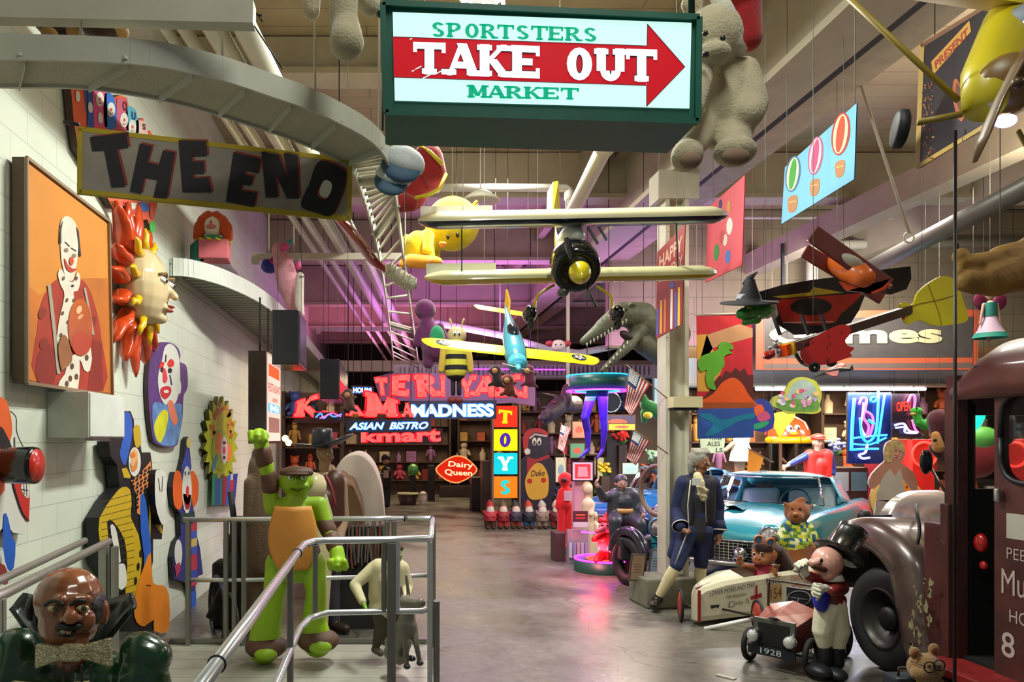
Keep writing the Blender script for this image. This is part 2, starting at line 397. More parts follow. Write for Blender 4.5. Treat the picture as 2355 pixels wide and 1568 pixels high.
struct('wall_back', MB().bb((XW, 27.3, 0), (15, 27.5, 5.9)), M('3c3230', .7))
struct('wall_right', MB().bb((14.8, -1, 0), (15, 27.3, 5.9)), boardz)
# long beams running down the hall and joists across it
b = MB(); b.bb((3.35, -1, 4.9), (3.5, 27, 5.88)); b.bb((3.2, -1, 4.86), (3.66, 27, 4.93)); b.bb((3.2, -1, 5.8), (3.66, 27, 5.88)); struct('trim_1', b, cream)
struct('trim_2', MB().bb((3.68, -1, 4.95), (3.84, 27, 5.02)).bb((3.72, -1, 5.02), (3.8, 27, 5.88)), dark)
struct('trim_3', MB().bb((3.9, -1, 5.0), (4.25, 27, 5.25)).bb((4.4, -1, 5.3), (4.5, 27, 5.88)).bb((2.72, -1, 5.5), (2.85, 27, 5.88)), M('a89d84', .6, var=.14, sc_=5))
n = 4
for x, z0, z1, ww in ((6.3, 4.75, 5.1, .3), (8.2, 5.0, 5.88, .18)):
    struct('trim_%d' % n, MB().bb((x, -1, z0), (x+ww, 13, z1)), cream); n += 1
for y, z0 in ((3.3, 5.55), (7.4, 5.5), (10.4, 5.25), (13.6, 5.15), (17.2, 5.0), (20.8, 5.0), (24, 5.0)):
    mb = MB().bb((XW, y, z0), (3.35 if y < 9 else 14.7, y+.14, 5.88)); mb.bb((XW, y-.1, z0-.03), (3.35 if y < 9 else 14.7, y+.24, z0+.03)); struct('trim_%d' % n, mb, cream); n += 1
# clapboard gable wall above the right hand shops with its header
struct('wall_upper', MB().bb((3.9, 13.0, 3.45), (14.7, 13.2, 5.88)), boardz)
mb = MB(); mb.m(M('ccd0dc', .4, metal=.1)); mb.bb((5.15, 12.75, 2.78), (11.5, 13.0, 3.25)); mb.m(M('b58a5a', .6)); mb.bb((5.15, 12.85, 3.25), (11.5, 13.0, 3.45)); mb.m(cream); mb.bb((5.15, 12.6, 2.76), (11.5, 13, 2.80)); struct('trim_%d' % n, mb); n += 1
struct('wall_shops', MB().bb((5.5, 16.6, 0), (14.7, 16.8, 3.4)), M('54493f', .8, var=.15, sc_=2))
# steel column with base block
mb = MB(); mb.bb((3.13, 8.3, .3), (3.175, 8.56, 4.87)); mb.bb((3.345, 8.3, .3), (3.39, 8.56, 4.87)); mb.bb((3.175, 8.42, .3), (3.345, 8.46, 4.87)); mb.bb((3.05, 8.28, 4.55), (3.5, 8.6, 4.87))
for k in range(8): 
    mb.ell((3.15, 8.295, 3.0+.17*k), (.012, .01, .012), n=6, m_=4)
struct('trim_%d' % n, mb, M('c6c3b0', .5, var=.08)); n += 1
q = MB().m(M('7a7a68', .85, var=.2, sc_=5, bump=.3)); q.box((3.18, 8.33, .16), (.74, .5, .32), Euler((0, 0, .08))); o = q.build('concrete_block', bevel=.02)
tag(o, 'rough concrete block around the foot of the cream steel column', 'block')
q = MB().m(M('c9bf96', .6)); q.bb((3.14, 8.1, 2.2), (3.46, 8.28, 2.32)); q.m(dark).bb((3.16, 8.12, 2.17), (3.42, 8.26, 2.2)); o = q.build('junction_box'); tag(o, 'small beige box strapped to the cream column', 'box')
# ---- pipes
def pipe(name, label, pts, r, mat=None, group=None, n=12, cat='pipe', coll=None):
    mb = MB().tube(pts, r, n)
    if coll:
        for p, a in coll: mb.lathe(p, a, [(r, -.06), (r*1.35, -.05), (r*1.35, .05), (r, .06)], 12)
    o = mb.build(name, mat or M('cfccbd', .4, var=.05)); return tag(o, label, cat, group)
def zP(px, py, z): Y = (CZ-z)*F/(py-CY); return P(px, py, Y)
g = 'white pipes slung under the roof over the aisle'
for i, (x0, x1, r, lb) in enumerate(((372, 872, .035, 'thin white ceiling pipe nearest the left wall'), (415, 893, .045, 'white ceiling pipe second from the left wall'), (485, 921, .075, 'thick white ceiling pipe third from the left wall'), (558, 946, .08, 'thickest white ceiling pipe, farthest right of its run'))):
    a = zP(x0, 52, 4.55); c = zP(x1, 802, 4.55); d = (c-a); a = a-d*.02
    pipe('ceiling_pipe', lb, [a, a.lerp(c, .5), c, c+Vector((.3, 1, -.35)), c+Vector((.5, 3, -.35))], r, group=g)
for (y, xa, xb, zz, lb) in ((0, -1.62, .1, 4.36, 'near cream trapeze bar under the ceiling pipes'), (1, -1.9, .35, 4.36, 'far cream trapeze bar under the ceiling pipes')):
    Y = (4.36-CZ)*F/(CY-590) if y == 0 else (4.36-CZ)*F/(CY-757)
    a = P(580, 590, Y) if y == 0 else P(728, 757, Y); c = P(962, 590, Y) if y == 0 else P(925, 757, Y)
    mb = MB().m(cream2); mb.bar(a, c, .07, .09)
    for t in (.1, .25, .92): p = a.lerp(c, t); mb.tube([p, (p.x, p.y, 5.88)], .012, 6)
    for t in (.02, .97): p = a.lerp(c, t); mb.box(p-Vector((0, 0, .06)), (.1, .08, .08))
    tag(mb.build('pipe_hanger'), lb, 'hanger')
pipe('sprinkler_pipe', 'cream sprinkler pipe crossing below the roof behind the biplane', [P(860, 432, 9.2), P(1302, 432, 9.2), P(1310, 436, 9.2), P(1310, 520, 9.2)], .05, coll=[(P(1000, 432, 9.2), (1, 0, 0)), (P(1310, 450, 9.2), (0, 0, 1))])
pipe('drain_pipe', 'cream pipe with an elbow on the boarded wall above the shops', [P(1866, 760, 12.7), P(1866, 590, 12.7), P(1872, 572, 12.7), P(1890, 564, 12.7), P(2360, 556, 12.7)], .08, coll=[(P(2050, 560, 12.7), (1, 0, 0)), (P(2080, 560, 12.7), (1, 0, 0))])
pipe('steel_pipe', 'long grey steel pipe rising to the upper right corner', [P(2420, 400, 5.5), P(1900, 668, 9.6)], .085, M('77746f', .45, metal=.4))
pipe('diagonal_brace', 'white diagonal pipe brace below the lit arrow sign', [P(1462, 160, 5.2), P(1395, 330, 6.0), P(1300, 520, 8.2), P(1292, 500, 9.2)], .07, coll=[(P(1395, 330, 6.0), (-.1, .9, 0))])
pipe('ceiling_conduit', 'thin horizontal conduit in front of the boarded wall', [P(1650, 500, 12), P(2200, 502, 12)], .025)
mb = MB().m(cream2); mb.tube([(3.95, 6.6, 5.88), P(2090, 535, 6.6)], .012, 6); mb.torus(P(2090, 546, 6.6), (0, 1, 0), .045, .008, 14, 5); tag(mb.build('pipe_hook'), 'thin hanging rod with ring holding the long grey steel pipe', 'hook')
pipe('floor_pole', 'thin dark rod hanging in front of the old truck', [P(2197, 300, 4.2), (P(2195, 1000, 4.2).x, 4.2, 0)], .009, M('2a2422', .4, metal=.5), n=8)
# ceiling lamp above the lit arrow sign
t = thing('ceiling_lamp', 'bright round ceiling lamp above the lit arrow sign', 'lamp', P(1110, 0, 4.6))
MB().lathe(P(1110, -16, 4.6), (0, 0, 1), [(.16, 0), (.17, .03), (.1, .1), (.02, .14)], 20).build('housing', cream2, t)
for k in range(9): a = k*.7; MB().m(M('ffffff', em=9, emcol='e8e8ff')).tube([P(1110, 0, 4.6)+Vector((.12*math.cos(a), .12*math.sin(a), .05)), P(1110, 14, 4.6)+Vector((.13*math.cos(a), .13*math.sin(a), 0))], .012, 6).build('bulb', None, t)
wires([P(1110, -20, 4.6)+Vector((0, 0, .12))], r=.006).build('cord', black, t)
# round disc lamp in front of the yellow plush
o = MB().m(cream2).lathe(P(1105, 460, 8.4), (0, 0, 1), [(.02, .12), (.08, .1), (.22, 0), (.2, -.02), (0, -.02)], 24).tube([P(1105, 440, 8.4), (P(1105, 0, 8.4).x, 8.4, 5.9)], .008, 6); tag(o.build('disc_shade'), 'pale round ceiling disc behind the yellow plush bird', 'ceiling fitting')
# ---- curved model railway track hanging from the roof
def ribbon(mb, pts, z0, z1, th):
    n = len(pts)
    for i in range(n-1):
        a = Vector(pts[i]+(0,)); c = Vector(pts[i+1]+(0,)); d = (c-a).normalized(); q = Vector((-d.y, d.x, 0))*th/2
        for s_, in ((1,),):
            v = [a+q, a-q, c-q, c+q]; mb.add([(p.x, p.y, z0) for p in v]+[(p.x, p.y, z1) for p in v], [(0, 1, 2, 3), (4, 5, 6, 7), (0, 3, 7, 4), (1, 2, 6, 5)]+([(0, 1, 5, 4)] if i == 0 else [])+([(2, 3, 7, 6)] if i == n-2 else []), False)
    return mb
def zxy(px, py, z): p = zP(px, py, z); return (p.x, p.y)
t = thing('train_track', 'curved cream model train track hung from the roof at upper left', 'train track', (-.8, 3.0, 3.22))
out_ = smooth([zxy(-260, 138, 3.25), zxy(0, 138, 3.25), zxy(300, 148, 3.25), zxy(480, 178, 3.25), zxy(620, 222, 3.25), zxy(750, 270, 3.25), zxy(872, 345, 3.25), zxy(905, 440, 3.25), zxy(928, 600, 3.25), zxy(965, 860, 3.25)], 5, False)
in_ = smooth([zxy(-260, 196, 3.25), zxy(0, 202, 3.25), zxy(200, 206, 3.25), zxy(400, 238, 3.25), zxy(560, 285, 3.25), zxy(690, 330, 3.25), zxy(790, 380, 3.25), zxy(832, 450, 3.25), zxy(880, 640, 3.25), zxy(905, 830, 3.25)], 5, False)
trk = M('c0bfb2', .5, var=.06); ribbon(MB(), out_, 3.25, 3.345, .012).build('outer_rail', trk, t); ribbon(MB(), in_, 3.25, 3.345, .012).build('inner_rail', trk, t)
mb = MB().m(M('b9b49f', .7, bump=.5, bscale=120)); L2 = len(out_)
for i in range(30): mb.add([out_[i]+(3.262,), out_[i+1]+(3.262,), in_[i+1]+(3.262,), in_[i]+(3.262,)], [(0, 1, 2, 3)], True)
mb.build('grating', None, t)
for i in range(2, L2, 4 if 0 else 4):
    a = Vector(out_[i]+(3.27,)); c = Vector(in_[i]+(3.27,)); mb = MB().bar(a, c, .05, .012); mb.box((a+c)/2+Vector((0, 0, -.02)), ((a-c).length*.9, .004, .035), Matrix.Rotation(math.atan2((a-c).y, (a-c).x), 3, 'Z')); mb.build('crossbar', trk, t)
mb = MB()
for i in range(28, L2-1):
    for k in range(2):
        a = Vector(out_[i]+(3.3,)).lerp(Vector(out_[i+1]+(3.3,)), k/2); c = Vector(in_[i]+(3.3,)).lerp(Vector(in_[i+1]+(3.3,)), k/2)
        mb.tube([a, c], .012, 6)
mb.build('roller', cream2, t)['kind'] = 'stuff'
mb = MB()
for i in (8, 16, 24, 30, 36): mb.tube([out_[i]+(3.34,), out_[i]+(5.88,)], .006, 5)
mb.build('hanger_rod', cream2, t)
t = thing('hanging_shelf_board', 'long pale board hung across the top left corner above the train track', 'shelf', P(300, 40, 2.75))
MB().bar(P(-120, 20, 2.75), P(585, 36, 2.75), .06, .085).build('board', M('c2beae', .55), t)
MB().tube([P(604, 36, 2.75), P(590, 34, 2.75)], .004, 5).tube([P(604, 50, 2.75), P(590, 30, 2.75)], .003, 5).tube([P(585, 60, 2.75), P(650, 158, 2.75)], .003, 5).build('wire', black, t)
# ---- white curved wall shelf carrying the second track
t = thing('wall_shelf', 'white curved-end shelf running high along the left wall', 'shelf', (-1.8, 12, 3.4))
edge = [(XW+.01, 7.48)]+smooth([(XW+.04, 7.46), (-1.98, 7.55), (-1.75, 8.0), (-1.55, 8.9), (-1.45, 10.2), (-1.42, 12), (-1.42, 17), (-1.42, 24)], 5, False)
ribbon(MB(), edge, 3.5, 3.68, .02).build('rim', M('dfe3dc', .45), t)
mb = MB()
for i in range(len(edge)-1): mb.add([edge[i]+(3.62,), edge[i+1]+(3.62,), (XW+.01, edge[i+1][1], 3.62), (XW+.01, edge[i][1], 3.62)], [(0, 1, 2, 3)], False)
mb.build('deck', M('d0d2c6', .6), t, solid=.01)
mb = MB()
for k in range(70):
    y = 7.7+k*.16; xe = min((abs(e[1]-y), e[0]) for e in edge)[1]; mb.bar((XW+.02, y, 3.56), (xe-.02, y, 3.56), .05, .02)
mb.build('corrugation', M('a8aa9c', .6), t)['kind'] = 'stuff'
MB().bar((XW+.03, 7.7, 3.52), (XW+.03, 24, 3.52), .05, .05).build('wall_rail', M('b8bab0', .5), t)
# ---- aluminium handrails and raised walkway
alu = M('d4d8dc', .25, metal=.6, var=.04, sc_=30); alud = M('8c8b86', .4, metal=.8)
t = thing('raised_walkway', 'grey aluminium walkway platform inside the handrails', 'platform', (-.7, 5.6, 0))
mb = MB()
for k in range(7): mb.bb((-1.85, 4.75+k*.22, .07), (.34, 4.96+k*.22, .11))
mb.build('deck_plank', M('a9a89c', .5, metal=.3, var=.1, sc_=8), t, bevel=.004)
MB().bb((-1.85, .2, .07), (-.5, 4.74, .11)).build('approach_deck', M('a0a094', .5, metal=.3), t)
mb = MB(); mb.bb((-1.85, 6.29, 0), (.34, 6.33, .15)); mb.bb((-1.88, 4.0, 0), (-1.84, 6.3, .15)); mb.bb((.33, 4.8, 0), (.36, 6.3, .06)); mb.build('edge_channel', alud, t)
def post(mb, x, y, z0=0, z1=1.14, w_=.03, d_=.06):
    mb.bb((x-w_/2, y-d_/2, z0), (x+w_/2, y+d_/2, z1)); mb.bb((x-w_/2-.004, y-.008, z0), (x+w_/2+.004, y+.008, z1))
def zr(px, py, z=1.18): return zP(px, py, z)
# near handrail
t = thing('handrail', 'shiny aluminium handrail bending toward the camera in front of the green statue', 'railing', (-.3, 4.9, 0))
pa = [(-.50, 1.5, 1.18), (-.515, 3.0, 1.18), (-.53, 4.5, 1.18), (-.525, 4.72, 1.18), (-.48, 4.86, 1.18), (-.38, 4.9, 1.18), (.0, 4.93, 1.18), (.27, 4.95, 1.185), (.29, 5.0, 1.18)]
MB().tube(pa, .024, 16).build('top_rail', alu, t)
pb = [(-.5, 2.0, .70), (-.53, 4.2, .70), (-.53, 4.5, .70), (-.5, 4.75, .70), (-.40, 4.9, .70), (-.05, 4.94, .70), (.24, 4.95, .70), (.29, 5.0, .71), (.3, 5.2, .71)]
MB().tube(pb, .02, 14).build('middle_rail', alu, t)
for x, y in ((-.53, 4.05), (-.47, 4.84), (-.02, 4.95), (.07, 4.95), (.03, 4.93), (.29, 4.99)):
    mb = MB(); z0, z1, ww = (0, 1.16, .028) if x not in (.03,) else (0, 1.16, .05); post(mb, x, y, z0 if x in (.03, .29) or y < 4.5 else .70, z1, ww); mb.build('post', alud if x < .05 else alu, t, bevel=.003)
mb = MB(); post(mb, .335, 5.0, 0, .76, .035); mb.build('post', alud, t, bevel=.003)
for y in (4.35, 2.2): mb = MB().torus((-.528 if y > 4 else -.507, y, 1.18), (0, 1, 0), .026, .004, 14, 5); mb.build('band', black, t)
# far handrail
t = thing('handrail', 'aluminium handrail along the far edge of the walkway behind the statues', 'railing', (-.7, 6.3, 0))
MB().tube([(-1.72, 6.25, 1.17), (-.1, 6.25, 1.18), (.15, 6.25, 1.18)], .022, 14).tube([(.17, 6.25, 1.18), (.37, 6.25, 1.18), (.39, 6.25, 1.17)], .022, 14).build('top_rail', alu, t)
MB().tube([(-1.66, 6.25, .66), (-1.2, 6.25, .66), (.38, 6.25, .70)], .018, 12).build('middle_rail', alu, t)
for x in (-1.68, -1.36, -1.29, -1.21, .0, .06, .39): mb = MB(); post(mb, x, 6.25, .1, 1.16, .035); mb.build('post', alud, t, bevel=.003)
MB().torus((.15, 6.25, 1.18), (1, 0, 0), .023, .005, 14, 5).build('band', black, t); MB().ell((.385, 6.22, 1.18), (.026,)*3).build('end_cap', black, t)
# side rail along right edge of platform
t = thing('handrail', 'aluminium side handrail closing the right end of the walkway', 'railing', (.36, 5.6, 0))
mb = MB().tube([(.3, 5.03, 1.18), (.34, 5.6, 1.18), (.385, 6.2, 1.18)], .02, 12).build('top_rail', alu, t)
# left handrail by the wall
t = thing('handrail', 'dull aluminium handrail next to the left wall behind the bald statue', 'railing', (-1.75, 4, 0))
MB().tube([(-1.63, 2.6, 1.18), (-1.66, 3.2, 1.18), (-1.8, 4.78, 1.19)], .024, 14).build('top_rail', steel, t)
MB().tube([(-1.7, 2.6, 1.21), (-1.74, 3.2, 1.21), (-1.88, 4.6, 1.22)], .02, 14).build('wall_side_rail', steel, t)
for x, y, ww in ((-1.8, 4.7, .05), (-1.73, 4.7, .03), (-1.66, 3.15, .05)): mb = MB(); post(mb, x, y, .1, 1.17, ww); mb.build('post', steel, t, bevel=.003)
# open post frames left of the green statue
# ================================================================ lit arrow sign box
t = thing('hanging_sign', 'big green-framed lit sign box reading TAKE OUT with a red arrow', 'sign', P(1245, 262, 2.74))
gm = M('0e5c4a', .5, var=.15, sc_=5); Y0, Y1 = 2.6, 2.88
fr = [P(878, 6, Y0), P(1608, 40, Y0), P(1605, 283, Y0), P(886, 262, Y0)]; mb = MB(); mb.prism(fr, (0, Y1-Y0, 0)); mb.build('sign_box', gm, t, bevel=.006)
a = Art((0, Y0-.003, 2), (1, 0, 0), (0, 0, 1), .002); W = M('c9fdf3', em=.93, emcol='d4fff8'); RD = M('d01022', em=.75); GR = M('08b98a', em=.75)
a.poly([(903, 28), (1590, 53), (1585, 250), (908, 232)], W, 1)
a.poly([(904, 86), (1488, 107), (1486, 198), (906, 179)], RD, 2); a.poly([(1488, 57), (1574, 155), (1486, 246)], RD, 2)
for seg in ([(904, 86), (1487, 107), (1488, 57), (1574, 155), (1486, 246), (1486, 198), (906, 179)],): a.line(seg, 1.6, M('3a1030', .6), 3)
for tx, q in (('TAKE', [(950, 98), (1248, 108), (1248, 183), (950, 172)]), ('OUT', [(1296, 110), (1510, 116), (1510, 191), (1296, 186)])):
    a.text(tx, q, M('40102c', .6), 3, slabw=(.34, .25, .25)); a.text(tx, q, M('f2f6ff', em=1.2, emcol='eef4ff'), 4, slabw=(.30, .21, .23))
a.text('SPORTSTERS', [(988, 52), (1376, 66), (1376, 98), (988, 86)], GR, 3, slabw=(.24, .16, .2)); a.text('MARKET', [(1077, 196), (1331, 204), (1331, 231), (1077, 226)], GR, 3, slabw=(.26, .18, .2))
for x, y, dx in ((962, 158, 14), (985, 176, 26), (950, 165, 6), (1010, 168, 22), (945, 92, 5)): a.line([(x-dx/2, y+dx*.25), (x+dx/2, y-dx*.25)], 2.5, W, 5)
a.done('lit_face', parent=t)
fm = MB(); 
for p, q in (((880, 8), (1607, 41)), ((1607, 41), (1604, 280)), ((1604, 280), (887, 260)), ((887, 260), (880, 8))): fm.bar(P(p[0], p[1], Y0-.008), P(q[0], q[1], Y0-.008), .018, .02)
fm.build('face_frame', gm, t)
mb = MB(); 
for x in (900, 1590): mb.tube([P(x, 20 if x < 1000 else 50, 2.7), P(x, 20, 2.7)+Vector((0, 0, 2.4))], .012, 6)
mb.tube([P(882, 30, 2.66), P(880, 300, 2.66)], .004, 5); mb.ell(P(875, 32, 2.62), (.015, .015, .012)); mb.build('suspension', M('3f4a45', .5, metal=.5), t)
# ---------------------------------------------------------------- THE END
t = thing('the_end_sign', 'hand painted canvas sign reading THE END with yellow edging', 'sign', P(495, 480, 3.5))
a = slant(178, 3.4, 810, 3.75, .012, M('a8901c', .7)); YB = M('b39b1e', .7, var=.1)
a.base([(180, 290), (810, 364), (808, 508), (177, 446)], M('958c82', .8, var=.12, sc_=9)); bk = M('1c1720', .7, var=.15); rs = M('8e3327', .7)
for s_ in ([(180, 296), (806, 369)], [(182, 440), (804, 502)]): a.line(s_, 11, YB, 1)
a.line([(184, 294), (183, 444)], 12, YB, 1); a.line([(803, 368), (802, 504)], 10, YB, 1)
LT = [[(207, 316), (290, 307), (296, 340), (269, 343), (290, 429), (257, 431), (240, 346), (213, 348)],
 [(322, 330), (350, 337), (340, 374), (365, 380), (375, 346), (403, 352), (384, 457), (353, 454), (362, 414), (333, 408), (325, 446), (299, 440)],
 [(411, 323), (474, 325), (477, 359), (441, 360), (443, 372), (468, 372), (470, 400), (445, 400), (446, 410), (480, 408), (487, 443), (420, 442)],
 [(537, 350), (600, 366), (594, 400), (565, 392), (562, 402), (583, 407), (576, 428), (557, 424), (554, 438), (590, 444), (584, 477), (519, 464)],
 [(601, 349), (640, 356), (663, 412), (652, 352), (684, 357), (688, 457), (660, 457), (633, 400), (639, 455), (611, 455)]]
for L_ in LT: a.poly([(x+5, y-4) for x, y in L_], rs, 1); a.poly(L_, bk, 3)
D = smooth([(732, 372), (770, 380), (796, 398), (792, 430), (778, 470), (760, 497), (728, 490), (692, 473), (710, 425)], 4); a.poly([(x+5, y-4) for x, y in D], rs, 1); a.poly(D, bk, 3)
D2 = smooth([(745, 416), (760, 420), (762, 435), (752, 455), (738, 452), (734, 440)], 4); a.poly([(x-4, y+3) for x, y in D2], rs, 4); a.poly(D2, M('c8c6b8', .8), 5)
a.done('canvas', parent=t); MB().tube([P(146, 281, 3.4), P(182, 286, 3.4)], .008).tube([P(200, 292, 3.4), P(200, 292, 3.4)+Vector((0, 0, 2.58))], .003, 4).tube([P(780, 362, 3.7), P(780, 362, 3.7)+Vector((0, 0, 2.5))], .003, 4).build('hanging_rod', black, t)
# ---------------------------------------------------------------- model planes
def wing(mb, a, b, ch, chb=None, dirv=Vector((0, 1, -.45)), th=.12, m1=None, m2=None, n=14, rnd=True):
    """lofted wing from tip a to tip b, dirv chord direction (leading edge to rear)"""
    a = Vector(a); b = Vector(b); dirv = Vector(dirv).normalized(); sp = (b-a).normalized(); up = dirv.cross(sp).normalized()
    if up.z < 0: up = -up
    ring = []; K = 16; vs = []; st = [0, .012, .03, .06]+[.06+.88*i/8 for i in range(1, 8)]+[.94, .97, .988, 1]
    for t_ in st:
        e = min(t_, 1-t_); s_ = (math.sqrt(min(1, e/.06+.05)) if rnd else 1); c = a.lerp(b, t_)
        for k in range(K): an = 2*math.pi*k/K; vs.append(c-dirv*math.cos(an)*ch/2*s_+up*math.sin(an)*ch*th/2*s_+dirv*ch*(1-s_)*.2)
    for half, mm in ((0, m1), (1, m2)):
        mb.m(mm or m1); fs = []
        for i in range(len(st)-1):
            for k in range(K):
                if (k < K//2) == (half == 0): fs.append((i*K+k, i*K+(k+1) % K, (i+1)*K+(k+1) % K, (i+1)*K+k))
        fs += [tuple(range(K)), tuple(range((len(st)-1)*K, len(st)*K))] if half == 0 else []
        mb.add(vs, fs, True)
    return mb
t = thing('model_biplane', 'large yellow and navy model biplane with black propeller hanging nose-on', 'model plane', P(1320, 640, 4.8))
yc = gl('cdb85a', .3); nv = gl('141b38', .25); yl = gl('d8c01c', .3); blk = gl('0c0d12', .15); crm = gl('ded6b0', .3)
uf = wing(MB(), P(962, 508, 4.75), P(1676, 494, 4.75), .27, dirv=(0, 1, .32), th=.42, m1=crm, m2=nv); uf.build('upper_wing', None, t)
wing(MB(), P(977, 640, 4.9), P(1651, 626, 4.9), .25, dirv=(0, 1, .32), th=.38, m1=gl('d9d2a0'), m2=gl('d0ac14')).build('lower_wing', None, t)
mb = MB().m(lwhite); mb.bar(P(967, 493, 4.9), P(1132, 491, 4.9), .03, .1); mb.build('upper_aileron', None, t); mb = MB().m(lwhite).bar(P(980, 624, 5.0), P(1140, 622, 5.0), .025, .1); mb.build('lower_aileron', None, t)
N_, T_ = P(1328, 622, 4.52), P(1285, 505, 5.8); ax = (N_-T_).normalized()
C2 = P(1318, 600, 4.72); mb = MB().m(yc); mb.lathe(T_, ax, [(.03, 0), (.06, .3), (.1, .7), (.13, (C2-T_).length-.1), (.14, (C2-T_).length)], 20, sx=.85); mb.build('fuselage', None, t)
mb = MB().m(M('c8cfd2', .3, coat=.4)).ell(P(1312, 555, 4.9), (.085, .2, .1)); mb.m(gl('22303c', .1)).ell(P(1300, 522, 5.05), (.06, .1, .08)); mb.build('nose_cover', None, t)
LL = (N_-C2).length
MB().lathe(C2, ax, [(.12, -.05), (.148, .0), (.155, .08), (.15, LL-.04), (.135, LL), (.1, LL+.01), (.075, LL-.03), (0, LL-.03)], 28).build('cowling', blk, t)
S_ = P(1334, 628, 4.42); MB().lathe(S_, ax, [(.066, -.03), (.066, .0), (.055, .045), (.035, .08), (.012, .105), (0, .11)], 22).build('spinner', gl('d9c414'), t)
for (p0, p1) in (((1318, 608), (1302, 545)), ((1347, 655), (1374, 710))):
    a_ = P(p0[0], p0[1], 4.44); b_ = P(p1[0], p1[1], 4.4); mb = MB().tube([a_, a_.lerp(b_, .3), a_.lerp(b_, .7), b_.lerp(a_, .1), b_], [.014, .024, .026, .022, .012], 10, flat=.3); mb.m(gl('14151c'))
    mb.build('propeller_blade', blk, t)
mb = MB().m(yl); fin = [P(1272, 418, 5.75), P(1284, 416, 5.75), P(1291, 500, 5.75), P(1270, 500, 5.6)]; mb.prism(fin, (.02, .3, .02)); mb.build('tail_fin', None, t)
wing(MB(), P(1225, 510, 5.8), P(1345, 508, 5.8), .14, dirv=(0, 1, .3), th=.1, m1=yl, m2=yl).build('tailplane', None, t)
for x0, x1, y0, y1 in ((1062, 1062, 512, 635), (1555, 1560, 500, 635), (1352, 1375, 522, 560), (1372, 1395, 512, 552)):
    MB().bar(P(x0, y0, 4.8), P(x1, y1, 4.88), .008, .02).build('wing_strut', M('3a4450', .4), t)
for sx, gx, hx, gy in ((-1, 1275, 1218, 655), (1, 1372, 1418, 658)):
    mx_ = (gx+hx)/2+sx*2
    mb = MB().m(yl).tube(smooth([tuple(P(gx, gy, 4.8)), tuple(P(mx_+sx*8, gy+25, 4.8)), tuple(P(hx-sx*12, 712, 4.75))], 5, False), .009, 8); mb.build('gear_leg', None, t)
    mb = MB().m(blk).ell(P(hx, 722, 4.72), (.045, .09, .055)); mb.build('wheel_spat', None, t); MB().torus(P(hx+2, 742, 4.72), (1, 0, 0), .032, .014).build('wheel', M('3a3a38', .6), t)
MB().ell(P(1295, 672, 4.62), (.035, .05, .03)).build('exhaust', M('6b6c66', .4, metal=.5), t)
w_ = wires([P(1065, 500, 4.8), P(1556, 495, 4.8), P(1288, 440, 5.5)], r=.002); w_.build('hanging_wire', M('8a8a80'), t)

t = thing('model_plane', 'low-wing model plane with blue body and yellow starred wings', 'model plane', P(1180, 830, 7.3))
ya = gl('e6d21a', .3); tb = gl('3f8fa0', .3)
A0, B0 = P(970, 785, 7.5), P(1380, 830, 7.5); dv = Vector((0, 1, .55)); wing(MB(), A0, B0, .27, dirv=dv, th=.1, m1=ya, m2=ya).build('wing', None, t)
mb = MB(); TL_, NL_ = P(1163, 705, 8.3), P(1190, 835, 7.05); d_ = NL_-TL_; mb.tube([TL_, TL_+d_*.3, TL_+d_*.6, TL_+d_*.85, NL_], [.015, .05, .1, .11, .09], 16); mb.build('fuselage', tb, t)
mb = MB().ell(TL_+d_*.62+Vector((0, -.02, .09)), (.06, .16, .06), Euler((.5, 0, 0))); mb.build('canopy', gl('101820', .08), t)
wing(MB(), P(1090, 704, 8.2), P(1235, 727, 8.2), .16, dirv=dv, th=.08, m1=ya, m2=ya).build('tailplane', None, t)
mb = MB().prism([P(1163, 665, 8.35), P(1170, 690, 8.25), P(1168, 725, 8.1), P(1158, 722, 8.3)], (.02, 0, 0)); mb.build('tail_fin', gl('c9962a'), t)
MB().lathe(NL_, d_, [(.09, -.05), (.095, .02), (.07, .06), (.03, .05), (.025, .12), (0, .14)], 20).build('engine_cowl', gl('50b4d0'), t)
c = NL_+d_.normalized()*.1; MB().tube([c+Vector((-.15, 0, .04)), c, c+Vector((.15, 0, -.04))], [.012, .02, .012], 8, flat=.3).build('propeller', gl('e8dcb8'), t)
sp_ = (B0-A0).normalized(); dvn = dv.normalized(); upn = dvn.cross(sp_).normalized(); upn = upn if upn.z > 0 else -upn
for f_ in (.12, .88):
    c = A0.lerp(B0, f_)+upn*.016; mb = MB(); mb.m(gl('2a3442'))
    mb.add([c+(sp_*math.cos(k*.3142)+dvn*math.sin(k*.3142))*.075 for k in range(20)], [tuple(range(20))], False)
    mb.m(lwhite); mb.add([c+upn*.002+(sp_*math.cos(k*math.pi/5+.3)+dvn*math.sin(k*math.pi/5+.3))*(.07 if k % 2 else .028) for k in range(10)], [tuple(range(10))], False)
    mb.m(gl('c03020')); mb.add([c+upn*.004+(sp_*math.cos(k*.628)+dvn*math.sin(k*.628))*.018 for k in range(10)], [tuple(range(10))], False); mb.build('star_roundel', None, t)
wires([A0.lerp(B0, .35), A0.lerp(B0, .65)], r=.002).build('hanging_wire', M('8a8a80'), t)

